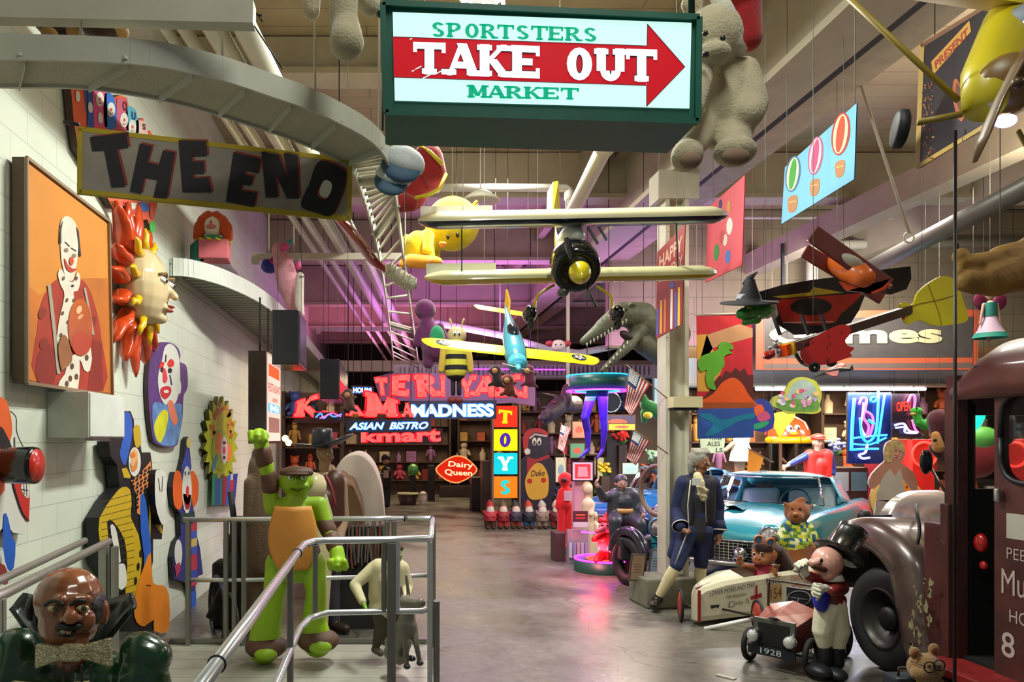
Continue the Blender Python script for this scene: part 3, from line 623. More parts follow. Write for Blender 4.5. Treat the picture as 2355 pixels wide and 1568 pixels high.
# red plane with the yellow fish-shaped tail
t = thing('model_plane', 'red winged model plane with chrome engine and bright yellow tail', 'model plane', P(1880, 845, 5.4))
br_ = M('4a3633', .5); rd_ = gl('b8201a', .35)
MB().bar(P(1800, 805, 5.2), P(2110, 706, 6.0), .075, .07).build('fuselage', br_, t, bevel=.008)
mb = MB().m(rd_); a = slant(1835, 5.25, 1960, 5.15, .03); a.base([(1842, 812), (1846, 800), (1864, 795), (1866, 782), (1900, 760), (1935, 746), (1955, 752), (1955, 768), (1944, 782), (1950, 795), (1965, 800), (1955, 812), (1960, 818), (1935, 828), (1900, 838), (1862, 840), (1850, 832)], rd_, sm=3)
for p in ((1868, 787), (1905, 772), (1908, 790), (1935, 765), (1902, 800)): a.el(p[0], p[1], 2, 4, M('701010'), 1)
a.done('wing', parent=t)
mb = MB().m(M('c9cbd0', .15, metal=1)); 
for p, r_ in (((1783, 793), .02), ((1776, 808), .018), ((1792, 808), .022), ((1786, 784), .012), ((1770, 800), .01)): mb.ell(P(p[0], p[1], 5.2), (r_, r_, r_*1.3))
mb.build('engine', None, t); MB().lathe(P(1766, 817, 5.15), P(1753, 822, 5.1)-P(1790, 808, 5.25), [(.03, -.05), (.032, 0), (.02, .04), (0, .06)], 14).build('spinner', gl('9a1612'), t)
mb = MB().m(gl('e04818')).bar(P(1798, 808, 5.18), P(1818, 800, 5.22), .085, .08); mb.m(yl).bar(P(1810, 803, 5.18), P(1813, 802, 5.2), .09, .084); mb.build('nose_band', None, t)
MB().tube(smooth([tuple(P(1826, 806, 5.3)), tuple(P(1845, 835, 5.3)), tuple(P(1880, 846, 5.3))], 4, False), .02, 8, flat=.5).build('undercarriage', blk, t)
for x, y in ((1873, 844), (1911, 831)): mb = MB().m(M('18181a', .6)).torus(P(x, y, 5.2), (.2, 1, 0), .026, .012); mb.m(M('b8bcc0', .2, metal=1)).lathe(P(x, y, 5.2), (.2, 1, 0), [(.018, -.012), (.018, .012), (0, .014)], 12); mb.build('wheel', None, t)
a = slant(2068, 5.9, 2226, 5.9, .02); ym = M('e0d81c', .5, var=.03); a.base([(2070, 700), (2085, 695), (2100, 700), (2112, 672), (2140, 648), (2172, 634), (2200, 648), (2215, 690), (2226, 735), (2190, 746), (2150, 748), (2115, 736), (2092, 745), (2080, 738), (2076, 722)], ym, sm=4)
a.line([(2070, 718), (2110, 700), (2160, 690), (2200, 678)], 3, M('8a7c10'), 1); a.line([(2135, 655), (2148, 690), (2158, 715), (2165, 747)], 1.5, M('6a5c10'), 1); a.line([(2075, 712), (2078, 735)], 6, M('c04018'), 1); a.done('tail', parent=t)
wires([P(1870, 740, 5.3), P(2120, 650, 5.9)], r=.002).build('hanging_wire', M('8a8a80'), t)

# orange biplane above
t = thing('model_biplane', 'small orange and maroon model biplane banking steeply under the roof', 'model plane', P(1960, 650, 5.65))
mr = gl('6b2a24', .35); og = gl('e8702a', .35)
MB().bar(P(1868, 537, 5.45), P(2042, 660, 5.45), .03, .13).build('upper_wing', mr, t, bevel=.006); MB().bar(P(1850, 577, 5.75), P(2030, 685, 5.75), .025, .11).build('lower_wing', gl('7a3028'), t, bevel=.006)
mb = MB(); mb.tube([P(1900, 585, 5.95), P(1925, 603, 5.75), P(1960, 622, 5.55), P(1990, 640, 5.35)], [.06, .085, .095, .07], 12); mb.build('fuselage', og, t)
MB().prism([P(1900, 590, 5.95), P(1912, 572, 6.00), P(1921, 578, 5.95), P(1918, 596, 5.85)], (.02, .08, 0)).build('tail_fin', og, t); MB().ell(P(1958, 603, 5.45), (.1, .07, .04), Euler((0, .6, 0))).build('cockpit_cover', M('b8b6a8', .6), t)
a = slant(1930, 5.40, 2052, 5.40, .02); a.base([(1932, 647), (1950, 668), (1990, 672), (2002, 672), (2030, 660), (2050, 640), (2035, 665), (2010, 675), (1980, 670), (1955, 655)][:8], gl('e0522a'), sm=0); a.done('elevator', parent=t)
MB().ell(P(2046, 658, 5.35), (.018,)*3).build('wing_tip_cap', gl('a05040'), t); wires([P(1940, 590, 5.55)], r=.002).build('hanging_wire', M('8a8a80'), t)

# crocodile-headed witch with cape
t = thing('flying_witch_puppet', 'green crocodile-headed puppet in a witch hat with a red and black cape', 'puppet', P(1850, 770, 5.9))
a = slant(1740, 5.7, 2096, 6.6, .012, black); rk = M('b81c14', .6, var=.25, sc_=5); a.base([(1742, 672), (1800, 655), (1870, 643), (1960, 632), (2010, 622), (2094, 612), (2096, 640), (2085, 665), (2050, 677), (1992, 672), (1975, 715), (1945, 760), (1900, 765), (1830, 770), (1790, 745)], M('17141a', .75))
a.poly([(1782, 690), (1830, 686), (1900, 680), (1985, 674), (1960, 700), (1935, 720), (1920, 742), (1880, 748), (1800, 742), (1790, 715)], rk, 1); a.el(1865, 705, 48, 20, M('1b1316', .8), 2); a.poly([(1775, 682), (1800, 686), (1940, 673), (1870, 660), (1862, 672)], M('b8a818', .7), 2)
a.line([(1800, 742), (1915, 740)], 2, M('c8b8b8'), 2); a.done('cape', parent=t)
T2 = MB(); T2.cap(P(1752, 712, 5.6), .075, P(1735, 716, 5.55), .055); T2.cap(P(1735, 712, 5.55), .05, P(1705, 722, 5.5), .04); T2.cap(P(1740, 735, 5.58), .035, P(1712, 742, 5.52), .022); T2.ell(P(1722, 705, 5.5), (.028,)*3); T2.ell(P(1737, 700, 5.52), (.03,)*3)
T2.build('head', gl('2a8a34', .5), t, remesh=.008)
for p in ((1711, 708), (1724, 701)): MB().ell(P(p[0]+10, p[1]-2, 5.46), (.013,)*3).build('eye', gl('8a6a10'), t)
mb = MB(); 
for k in range(26): an = random.uniform(0, 6.28); mb.ell(P(1770+random.uniform(-12, 14), 714+random.uniform(-14, 14), 5.62+random.uniform(-.06, .04)), (.022,)*3, n=8, m_=5)
mb.build('ruff', M('b4b4a8', .8), t, remesh=.01)
H0 = P(1722, 690, 5.55); hax = P(1705, 640, 5.55)-P(1722, 690, 5.55)
mb = MB(); mb.lathe(P(1722, 698, 5.56)+Vector((0, 0, .0)), Vector((-.05, -.25, 1)), [(.2, 0), (.2, .012), (.09, .02), (.08, .05), (.05, .12), (.03, .18)], 24); mb.tube([P(1718, 655, 5.56), P(1724, 640, 5.56), P(1742, 625, 5.56)], [.035, .025, .004], 10); mb.build('witch_hat', M('141218', .8), t)
MB().lathe(P(1721, 685, 5.56), Vector((-.05, -.25, 1)), [(.086, 0), (.075, .035)], 20).build('hat_band', M('8a8a92'), t)
for x in (1790, 1900, 1855): MB().bar(P(x-12, 725, 5.75), P(x+4, 770, 5.7), .02, .02).build('arm' if x > 1800 else 'leg', M('1a1518', .7), t)
wires([P(1871, 690, 5.9), P(1760, 700, 5.6)], r=.002).build('hanging_wire', M('8a8a80'), t)

# yellow plane in the upper right corner
t = thing('model_plane', 'yellow model plane with brown wooden propeller in the top right corner', 'model plane', P(2280, 250, 3.0))
yy = gl('c9b81e', .35); mb = MB(); mb.tube([P(2390, -60, 3.6), P(2330, 60, 3.3), P(2285, 170, 3.0), P(2262, 240, 2.85)], [.1, .12, .11, .07], 18); mb.build('fuselage', yy, t)
MB().ell(P(2322, 75, 3.15), (.045, .12, .12), Euler((.3, .4, 0))).build('cockpit', gl('8a93a0', .15), t)
wing(MB(), P(2120, -12, 3.3), P(2460, 38, 3.3), .3, dirv=(0, 1, .5), th=.08, m1=yy, m2=M('a88c10', .5)).build('upper_wing', None, t)
wd = M('6e5230', .45, var=.12, sc_=10, coat=.3); mb = MB(); mb.tube([P(2242, 372, 2.75), P(2262, 315, 2.75), P(2300, 225, 2.75), P(2340, 150, 2.75), P(2372, 90, 2.75)], [.012, .03, .026, .03, .015], 12, flat=.35); mb.build('propeller', wd, t)
MB().lathe(P(2322, 190, 2.85), (-.4, -.8, -.2), [(.1, -.05), (.11, .0), (.09, .05), (.04, .06), (0, .07)], 20).build('engine_cowl', M('7a5c28', .4), t)
MB().tube([P(1935, -20, 3.2), P(2205, 232, 3.0)], .012, 8).tube([P(2110, 282, 2.95), P(2212, 262, 2.9)], .013, 8).tube([P(2340, 300, 2.95), P(2400, 400, 3)], .01, 8).build('undercarriage_strut', M('97802a', .5), t)
mb = MB(); mb.lathe(P(2070, 297, 2.95), (1, -.38, -.12), [(0, -.022), (.06, -.022), (.074, -.014), (.074, .014), (.06, .022), (0, .022)], 24); mb.build('wheel', M('15151c', .6), t)
MB().ell(P(2312, 278, 2.8), (.04, .03, .025)).build('landing_light', M('b0b8ff', em=3, emcol='a0a0ff'), t); MB().ell(P(2340, 190, 2.7), (.02,)*3).build('hub', M('4a3010', .4), t)

# framed night picture reading PRESENT
t = thing('hanging_poster', 'large hanging dark poster with gold frame and PRESENT strip', 'poster', P(2180, 350, 4.0))
a = slant(2108, 5.0, 2262, 3.9, .03, M('8c6a34')); a.base([(2107, 388), (2118, 100), (2225, 42), (2330, -30), (2330, 255), (2255, 292)], M('1c1820', .4)); gf = M('b89a50', .5)
a.line([(2110, 386), (2121, 100)], 11, gf, 1); a.line([(2110, 383), (2330, 250)], 9, gf, 1); a.line([(2118, 106), (2330, -24)], 9, M('7a5238'), 1)
a.poly([(2142, 142), (2230, 47), (2234, 72), (2147, 172)], M('c09038', .6), 1); a.text('PRESENT', [(2150, 142), (2226, 62), (2228, 82), (2153, 160)], M('a02c1c'), 2)
rr = random.Random(3)
for k in range(70): x = rr.uniform(2120, 2150); y = rr.uniform(190, 370); a.el(x, y, rr.uniform(1, 3), rr.uniform(1, 3), M('7a4224' if k % 3 else '9a6a3c'), 2)
a.el(2205, 230, 12, 50, M('a85a30'), 1, -8); a.el(2207, 225, 6, 34, M('5c3428'), 2, -8)
a.done('poster_board', parent=t); wires([P(2150, 90, 4.7), P(2290, 0, 4.0)], r=.003).build('hanging_wire', dark, t)

# balloons banner
t = thing('balloon_banner', 'light blue hanging banner with three hot air balloons', 'banner', P(1880, 480, 5.4))
a = slant(1797, 6.2, 1972, 4.85, .008); sk = M('6fb4dc', .6, var=.03); a.base([(1805, 385), (1970, 237), (1964, 412), (1797, 515)], sk, M('3c6c9c'))
for (x, y, rx, ry, c1, c2, c3) in ((1824, 400, 17, 42, '2a6aa0', 'd8dcb0', '2f9a30'), (1876, 358, 17, 45, 'b05880', 'e0b8c8', 'c8407a'), (1934, 308, 21, 50, 'b02818', 'e8d8a8', 'd8421a')):
    a.el(x, y, rx, ry, M(c1), 1, 8); a.el(x, y, rx*.78, ry*.92, M(c2), 2, 8); a.el(x, y, rx*.42, ry*.86, M(c3), 3, 8)
for x, y in ((1823, 468), (1874, 430), (1932, 387)): a.poly([(x-10, y-12), (x+11, y-18), (x+8, y+14), (x-8, y+20)], M('b0784a'), 1, sm=3); a.line([(x-8, y-2), (x+9, y-6)], 4, M('d8a05c'), 2)
a.done('banner_cloth', parent=t); wires([P(1810, 390, 6.1), P(1966, 245, 4.9)], r=.003).build('hanging_wire', M('8a8a80'), t)

# pink banner with plain coloured shapes
t = thing('pink_banner', 'pink hanging banner beside the roof beam with small coloured shapes', 'banner', P(1665, 600, 7.5))
a = slant(1622, 8.2, 1712, 6.7, .01); a.base([(1628, 478), (1713, 402), (1706, 610), (1622, 650)], M('d85560', .6), M('a03040'))
for x, y, rx, ry, c_ in ((1657, 470, 4, 12, '30305a'), (1676, 475, 4, 14, 'c8943a'), (1668, 552, 5, 14, 'd8d0c0'), (1674, 590, 6, 16, '4a74c0'), (1648, 580, 6, 20, '2c8a40'), (1678, 520, 7, 20, 'e0dcd0'), (1660, 545, 5, 16, 'c8403a')): a.el(x, y, rx, ry, M(c_), 1, 4)
a.done('banner_cloth', parent=t); wires([P(1640, 465, 7.9), P(1705, 412, 6.8)], r=.003).build('hanging_wire', M('8a8a80'), t)
# happy birthday style banner behind the wing
t = thing('red_banner', 'tall narrow red banner with candles hanging in front of the column', 'banner', P(1540, 780, 7.8))
a = slant(1508, 8.0, 1572, 7.0, .01); a.base([(1512, 580), (1575, 515), (1568, 745), (1508, 780)], M('8c2a24', .6))
a.text('HAPPY', [(1517, 590), (1570, 540), (1569, 575), (1516, 620)], M('c8a088'), 1, bold=.03); a.text('BIRTHDAY', [(1516, 630), (1570, 585), (1569, 612), (1516, 650)], M('c8a088'), 1, bold=.02)
for x, c_, y0 in ((1513, '4a5ab0', 710), (1521, 'd8a030', 690), (1530, 'c87030', 688), (1545, 'e0dcd0', 665), (1555, '3c5cc0', 672), (1562, 'e0b83a', 660)): a.line([(x, y0), (x-1, 772-(x-1510)*.45)], 5, M(c_), 1)
a.el(1546, 655, 6, 7, M('4058a8'), 2); a.done('banner_cloth', parent=t); wires([P(1515, 585, 7.9), P(1572, 520, 7.1)], r=.003).build('hanging_wire', M('8a8a80'), t)
# dinosaur and volcano banner
t = thing('dinosaur_banner', 'tall cloth banner of a green dinosaur beside an orange volcano', 'banner', P(1667, 1008, 8.6))
a = front(8.6, .006); a.base([(1602, 727), (1730, 722), (1733, 1006), (1604, 1009)], M('c8202c', .8, var=.1, sc_=9))
a.poly([(1602, 770), (1625, 768), (1660, 850), (1640, 900), (1604, 900)], M('d8a040', .8), 1); a.poly([(1604, 850), (1625, 770), (1700, 745), (1731, 755), (1731, 775), (1640, 800)], M('c89468', .8), 1, sm=0)
a.poly([(1640, 880), (1655, 862), (1660, 868), (1668, 852), (1680, 858), (1692, 845), (1700, 855), (1712, 846), (1720, 862), (1732, 862), (1733, 930), (1604, 930), (1630, 900)], M('5c1c1c', .8), 2)
a.poly([(1612, 922), (1640, 905), (1660, 880), (1685, 868), (1705, 880), (1720, 905), (1733, 922), (1733, 932), (1612, 934)], M('e85a14', .8), 3, sm=3); a.poly([(1604, 925), (1733, 925), (1733, 942), (1604, 942)], M('a8501c', .8), 4)
a.poly([(1604, 940), (1733, 938), (1733, 1006), (1604, 1009)], M('2f5ab4', .8, var=.08), 5); a.poly([(1606, 955), (1630, 950), (1660, 965), (1700, 955), (1732, 950), (1732, 962), (1700, 968), (1670, 985), (1640, 1000), (1620, 1000), (1640, 975)], M('1a86b0', .8), 6, sm=3)
a.poly([(1604, 838), (1612, 820), (1630, 812), (1648, 805), (1654, 790), (1665, 786), (1682, 792), (1686, 802), (1676, 805), (1684, 812), (1672, 815), (1664, 822), (1666, 838), (1658, 850), (1650, 858), (1640, 872), (1646, 896), (1628, 890), (1622, 866), (1625, 850), (1612, 855)], M('5fae28', .8, var=.15), 7, sm=3)
a.done('banner_cloth', parent=t); MB().tube([P(1598, 724, 8.6), P(1735, 720, 8.6)], .012, 8).build('top_rod', cream2, t); wires([P(1602, 724, 8.6), P(1730, 720, 8.6)]).build('hanging_wire', cream2, t)
# ---------------------------------------------------------------- flags
def flag(name, label, q, Y, pole, group=None, n=13):
    t = thing(name, label, 'flag', P(q[3][0], q[3][1], Y), group); st = [M('b02838', .8), M('d8d4d0', .8)]; bl = M('2c3468', .8)
    mb = MB(); 
    def fn(u, v):
        x = (q[0][0]*(1-u)+q[1][0]*u)*(1-v)+(q[3][0]*(1-u)+q[2][0]*u)*v; y = (q[0][1]*(1-u)+q[1][1]*u)*(1-v)+(q[3][1]*(1-u)+q[2][1]*u)*v
        return P(x, y, Y+.03*math.sin(v*9+u*3)*(.3+v))
    for i in range(13):
        for j in range(20):
            mb.m(bl if (i < 7 and j < 8) else st[i % 2]); mb.add([fn(i/13, j/20), fn((i+1)/13, j/20), fn((i+1)/13, (j+1)/20), fn(i/13, (j+1)/20)], [(0, 1, 2, 3)], True)
    mb.m(M('e8e8e8', .8))
    for i in range(6):
        for j in range(6):
            p = fn((i+.7)/13, (j+.8)/20)-Vector((0, .006, 0)); mb.box(p, (.014, .002, .014))
    mb.build('cloth', None, t, solid=.002); MB().tube([P(*pole[0], Y), P(*pole[1], Y)], .006, 6).build('flag_pole', M('8a6a40', .5), t)
# q: top edge runs across the stripes (13 wide), stripes hang downward
flag('flag', 'upper striped flag with stars leaning beside the steel column', [(1447, 845), (1496, 882), (1452, 958), (1436, 938)], 8.3, ((1440, 838), (1537, 918)))
flag('flag', 'lower striped flag with stars below the other on the steel column', [(1457, 990), (1495, 1015), (1462, 1070), (1440, 1052)], 8.3, ((1459, 989), (1536, 1043)))
flag('flag', 'small striped flag standing back near the penguin board', [(1290, 975), (1312, 985), (1296, 1040), (1282, 1030)], 14, ((1290, 972), (1318, 1234)))
# ---------------------------------------------------------------- plush and hanging figures
t = thing('yellow_plush_bird', 'bright yellow plush bird with orange feet hanging by the biplane wing', 'plush toy', P(980, 620, 6.3))
fy = fur('efd816', .25); mb = MB(); mb.ell(P(1040, 515, 6.3), (.235, .22, .23)); mb.cap(P(1000, 548, 6.3), .1, P(958, 570, 6.3), .12); mb.cap(P(962, 560, 6.25), .11, P(975, 588, 6.25), .1); mb.cap(P(985, 540, 6.1), .05, P(982, 575, 6.05), .045); mb.cap(P(935, 545, 6.3), .03, P(932, 570, 6.3), .035); mb.ell(P(1000, 585, 6.4), (.05, .05, .08))
mb.build('body', fy, t, remesh=.014)
mb = MB(); 
for k in range(12): a_ = k*.5; mb.tube([P(1080, 480, 6.3), P(1096+4*math.cos(a_), 468+8*math.sin(a_), 6.3+.03*math.sin(a_*2))], [.012, .002], 5)
mb.build('tuft', fy, t)
ogf = fur('e8961e', .2); MB().cap(P(945, 600, 6.1), .06, P(1000, 604, 6.0), .055).ell(P(1002, 603, 5.98), (.06, .06, .045)).build('foot', ogf, t, remesh=.01); MB().cap(P(930, 595, 6.35), .035, P(925, 608, 6.3), .035).build('foot', ogf, t, remesh=.01)
MB().ell(P(1018, 562, 6.06), (.032, .05, .022)).build('beak', ogf, t); 
for p in ((1030, 545), (1052, 540)): MB().ell(P(p[0], p[1], 6.12), (.014, .012, .022)).build('eye', gl('15151c'), t)
wires([P(1040, 458, 6.3)], r=.002).build('hanging_wire', M('8a8a80'), t)
t = thing('toothbrush', 'giant translucent red toothbrush with white bristles hanging from the roof', 'toothbrush', P(900, 670, 4.6))
rdg = M('8e1420', .12, coat=1, var=.1); mb = MB(); pts = [(770, 495, .045), (800, 525, .075), (830, 562, .08), (860, 600, .07), (885, 620, .045), (912, 642, .04), (940, 662, .035)]
mb.tube([P(x, y, 4.5) for x, y, r in smooth(pts, 4, False)], [max(.01, r*.8) for x, y, r in smooth(pts, 4, False)], 14, flat=.5); mb.build('handle', rdg, t)
mb = MB(); e_ = P(895, 617, 4.4); f_ = P(950, 652, 4.4); dd = P(945, 680, 4.4)-P(950, 652, 4.4); v_ = random.Random(5)
for i in range(11):
    for j in range(4):
        b_ = e_.lerp(f_, i/10)+Vector((0, .02*j, -.004*j)); mb.tube([b_-Vector((.02, 0, .03)), b_+Vector((.012, -.03+v_.uniform(-.01, .01), .028+v_.uniform(-.006, .006)))], .0065, 6)
for i in range(9): mb.tube([e_.lerp(f_, i/8)+Vector((0, 0, -.03)), e_.lerp(f_, i/8)+Vector((0, 0, .03))], .022, 8)
mb.build('bristles', M('e6dcc4', .7, bump=.5), t)['kind'] = 'stuff'
mb = MB(); 
for k, (x, y) in enumerate(((805, 510), (812, 523), (822, 537), (831, 550), (840, 563), (849, 577), (855, 588))): mb.bar(P(x-5, y-5, 4.44), P(x+5, y+6, 4.44), .003, .012)
mb.build('printed_marks', M('d8b0a8', .5), t); wires([P(800, 500, 4.5), P(930, 640, 4.6)], r=.002).build('hanging_wire', M('8a8a80'), t)
t = thing('hanging_shoes', 'pair of white plush shoes with blue soles dangling beside the lit sign', 'shoes', P(925, 430, 3.9))
for p, rr_, zt in (((928, 372), (.118, .14, .08), .3), ((905, 405), (.1, .13, .055), .15)):
    mb = MB(); mb.ell(P(p[0], p[1], 3.9), rr_, Euler((.5, .35, 0))); mb.build('shoe', fur('c6cdd0', .2), t); mb = MB(); mb.ell(P(p[0]-6, p[1]+14, 3.85), (rr_[0]*.9, rr_[1]*.85, rr_[2]*.55), Euler((.9, .35, 0))); mb.build('sole', M('42607a', .7), t)
MB().cap(P(905, 335, 3.95), .06, P(915, 318, 4), .06).build('ankle', M('8a8a28', .8), t); wires([P(900, 330, 3.95)]).build('hanging_wire', M('8a8a80'), t)
t = thing('red_plush_shape', 'red plush with yellow seams hanging behind the plush shoes', 'plush toy', P(970, 480, 4.8))
MB().cap(P(985, 365, 4.8), .1, P(1000, 400, 4.8), .08).ell(P(950, 430, 4.9), (.12, .1, .17), Euler((0, .3, 0))).ell(P(1000, 410, 4.85), (.07, .09, .09)).cap(P(925, 465, 4.8), .07, P(945, 470, 4.8), .05).build('body', fur('9c1c22', .2), t, remesh=.015)
MB().tube([P(1026, 400, 4.75), P(1010, 435, 4.72), P(985, 448, 4.72), P(955, 455, 4.75)], .012, 8).tube([P(965, 335, 4.75), P(990, 350, 4.7), P(1018, 378, 4.7)], .012, 8).build('seam', M('d8c42c', .6), t); wires([P(975, 350, 4.8)]).build('hanging_wire', M('8a8a80'), t)
cb_ = fur('b5a98c', .35); pd = M('8a6f5c', .9)
t = thing('plush_bear', 'cream plush bear in red hat hanging right of the lit arrow sign', 'plush toy', P(1650, 380, 3.3))
mb = MB(); mb.ell(P(1640, 85, 3.25), (.125, .12, .135)); mb.ell(P(1640, 125, 3.15), (.075, .07, .05)); mb.cap(P(1668, 200, 3.35), .13, P(1660, 265, 3.35), .15); mb.cap(P(1712, 165, 3.3), .065, P(1728, 240, 3.25), .072); mb.cap(P(1728, 240, 3.25), .07, P(1722, 262, 3.2), .065)
mb.cap(P(1690, 280, 3.3), .085, P(1688, 345, 3.2), .07); mb.cap(P(1620, 290, 3.3), .08, P(1582, 345, 3.2), .06); mb.ell(P(1690, 348, 3.15), (.09, .08, .065)); mb.ell(P(1580, 358, 3.15), (.068, .07, .068)); mb.ell(P(1592, 10, 3.3), (.05, .04, .05)); mb.cap(P(1610, 170, 3.2), .06, P(1585, 250, 3.1), .06)
mb.build('body', cb_, t, remesh=.012)
for p, r_ in (((1622, 77), .012), ((1662, 88), .012)): MB().ell(P(p[0], p[1], 3.115), (r_,)*3).build('eye', gl('15151c'), t)
MB().box(P(1622, 126, 3.075), (.026, .02, .022)).build('nose', gl('15151c'), t, bevel=.006); MB().ell(P(1692, 360, 3.09), (.06, .03, .035)).build('foot_pad', pd, t); MB().ell(P(1588, 368, 3.1), (.045, .03, .035)).build('foot_pad', pd, t)
MB().cap(P(1712, 20, 3.35), .075, P(1722, 88, 3.35), .06).ell(P(1700, 0, 3.35), (.1, .1, .06)).build('red_hat', fur('9a1218', .2), t, remesh=.012); MB().tube([P(1650, -10, 3.2), P(1672, 30, 3.18), P(1690, 100, 3.2), P(1700, 118, 3.25)], .035, 10).build('hat_trim', fur('c8c0b0', .5), t)
wires([P(1660, 160, 3.4)]).build('hanging_wire', M('8a8a80'), t)
t = thing('plush_bear', 'cream plush legs dangling left of the lit arrow sign', 'plush toy', P(790, 140, 3.0))
mb = MB(); mb.cap(P(790, -40, 3.0), .062, P(790, 50, 3.0), .058); mb.cap(P(795, 60, 3.0), .06, P(797, 98, 2.95), .072); mb.cap(P(718, -50, 3.1), .042, P(716, 26, 3.1), .038); mb.ell(P(780, -130, 3.1), (.17, .14, .18)); mb.cap(P(835, -20, 3.15), .06, P(850, 12, 3.15), .05); mb.build('body', cb_, t, remesh=.012)
wires([P(790, -180, 3.1)]).build('hanging_wire', M('8a8a80'), t)
t = thing('brown_plush', 'dark brown plush animal lying on the curved train track', 'plush toy', P(180, 82, 2.95))
mb = MB(); mb.cap(P(110, 0, 3.0), .12, P(200, 0, 3.0), .13); mb.cap(P(90, 30, 2.95), .05, P(125, 68, 2.9), .05); mb.cap(P(180, 20, 2.95), .06, P(150, 60, 2.9), .04); mb.cap(P(230, 10, 2.9), .07, P(232, 52, 2.85), .07); mb.ell(P(235, 58, 2.85), (.085, .07, .055)); mb.ell(P(10, 20, 3), (.1, .1, .03)); mb.build('body', fur('3a1f14', .4), t, remesh=.012)
for p in ((115, 80), (172, 74), (278, 72)): MB().ell(P(p[0], p[1], 2.86), (.03, .05, .018), Euler((0, -.4, 0))).build('paw_pad', M('a8804c', .8), t)
t = thing('dinosaur_model', 'large grey green dinosaur head with open toothy jaws', 'dinosaur model', P(1480, 850, 9.3))
dg_ = M('5b5e48', .6, var=.25, sc_=7, bump=.6, bscale=25)
mb = MB(); mb.cap(P(1342, 785, 9.0), .05, P(1385, 755, 9.0), .1); mb.cap(P(1385, 752, 9.0), .1, P(1430, 722, 9.1), .15); mb.cap(P(1430, 722, 9.1), .15, P(1475, 728, 9.3), .19); mb.cap(P(1475, 740, 9.3), .2, P(1545, 770, 9.8), .24); mb.cap(P(1470, 755, 9.2), .1, P(1440, 800, 9.0), .065); mb.cap(P(1440, 800, 9.0), .065, P(1385, 852, 8.9), .035); mb.ell(P(1455, 700, 9.0), (.05, .06, .035)); mb.cap(P(1475, 790, 9.3), .12, P(1530, 830, 9.8), .12)
mb.build('head', dg_, t, remesh=.02)
for k in range(12): x = 1350+k*8.2; y = 792-k*5; MB().lathe(P(x, y-2, 8.93), (0, 0, -1), [(.012, -.01), (.009, .01), (0, .045)], 7).build('tooth', M('d8d0b8', .4), t)
for k in range(7): x = 1395+k*8; y = 842-k*9; MB().lathe(P(x, y, 8.87), (0, 0, 1), [(.011, -.01), (.008, .01), (0, .035)], 7).build('tooth', M('d8d0b8', .4), t)
MB().ell(P(1440, 772, 9.02), (.09, .06, .05), Euler((0, .6, 0))).build('mouth', M('2a1016', .6), t); MB().ell(P(1440, 712, 8.93), (.018,)*3).build('eye', gl('1a1408'), t); wires([P(1480, 700, 9.4)], r=.004).build('hanging_wire', dark, t)
# tan stuffed cone, upper right
t = thing('stuffed_fish', 'tan padded fish-shaped bundle with tied tail hanging at right edge', 'hanging figure', P(2280, 680, 4.6))
mb = MB(); mb.cap(P(2275, 640, 4.6), .11, P(2420, 590, 4.7), .2); mb.cap(P(2225, 645, 4.6), .075, P(2290, 650, 4.6), .09); mb.cap(P(2205, 625, 4.6), .035, P(2240, 655, 4.6), .06); mb.ell(P(2210, 590, 4.6), (.055, .04, .055)); mb.cap(P(2215, 605, 4.6), .05, P(2300, 600, 4.6), .07); mb.cap(P(2300, 590, 4.6), .07, P(2400, 570, 4.7), .08)
mb.build('body', M('a07a38', .7, var=.2, sc_=6, bump=.4, bscale=20), t, remesh=.012); wires([P(2300, 590, 4.6)]).build('hanging_wire', M('8a8a80'), t)
# fairy
t = thing('fairy_doll', 'small hanging fairy doll in teal top and pale skirt with pink wings', 'doll', P(2275, 780, 7.5))
mb = MB(); mb.ell(P(2277, 676, 7.5), (.045, .04, .055)); mb.cap(P(2277, 700, 7.5), .04, P(2277, 720, 7.5), .035); mb.cap(P(2262, 700, 7.5), .016, P(2254, 745, 7.5), .012); mb.cap(P(2293, 700, 7.5), .016, P(2300, 745, 7.45), .012); mb.cap(P(2275, 750, 7.5), .022, P(2273, 785, 7.5), .014); mb.build('body', M('c8a08a', .5), t, remesh=.008)
MB().lathe(P(2277, 728, 7.5), (0, 0, -1), [(.06, -.14), (.06, 0)], 14).build('top', M('1f7a72', .7), t); MB().lathe(P(2277, 725, 7.5), (0, 0, -1), [(.05, 0), (.1, .14), (.13, .19)], 16).build('skirt', M('b8a0b4', .7), t); MB().lathe(P(2277, 766, 7.5), (0, 0, -1), [(.13, 0), (.15, .05)], 16).build('hem', M('1f8a7a', .7), t)
for s_ in (-1, 1): MB().ell(P(2277+s_*22, 695, 7.6), (.07, .01, .09), Euler((0, s_*.5, 0))).build('wing', M('7a1f4c', .5), t)
MB().ell(P(2277, 670, 7.53), (.05, .045, .055)).build('hair', M('4a2418', .8), t); wires([P(2277, 665, 7.5)], r=.002).build('hanging_wire', M('8a8a80'), t)
# ================================================================ things on the left wall
K = M('101014', .5); Wp = M('d9dad2', .55, var=.03); OR = M('e8621a', .5); BL = M('1f5cc0', .5); YE = M('c9a81a', .5); RE = M('c92a20', .5)
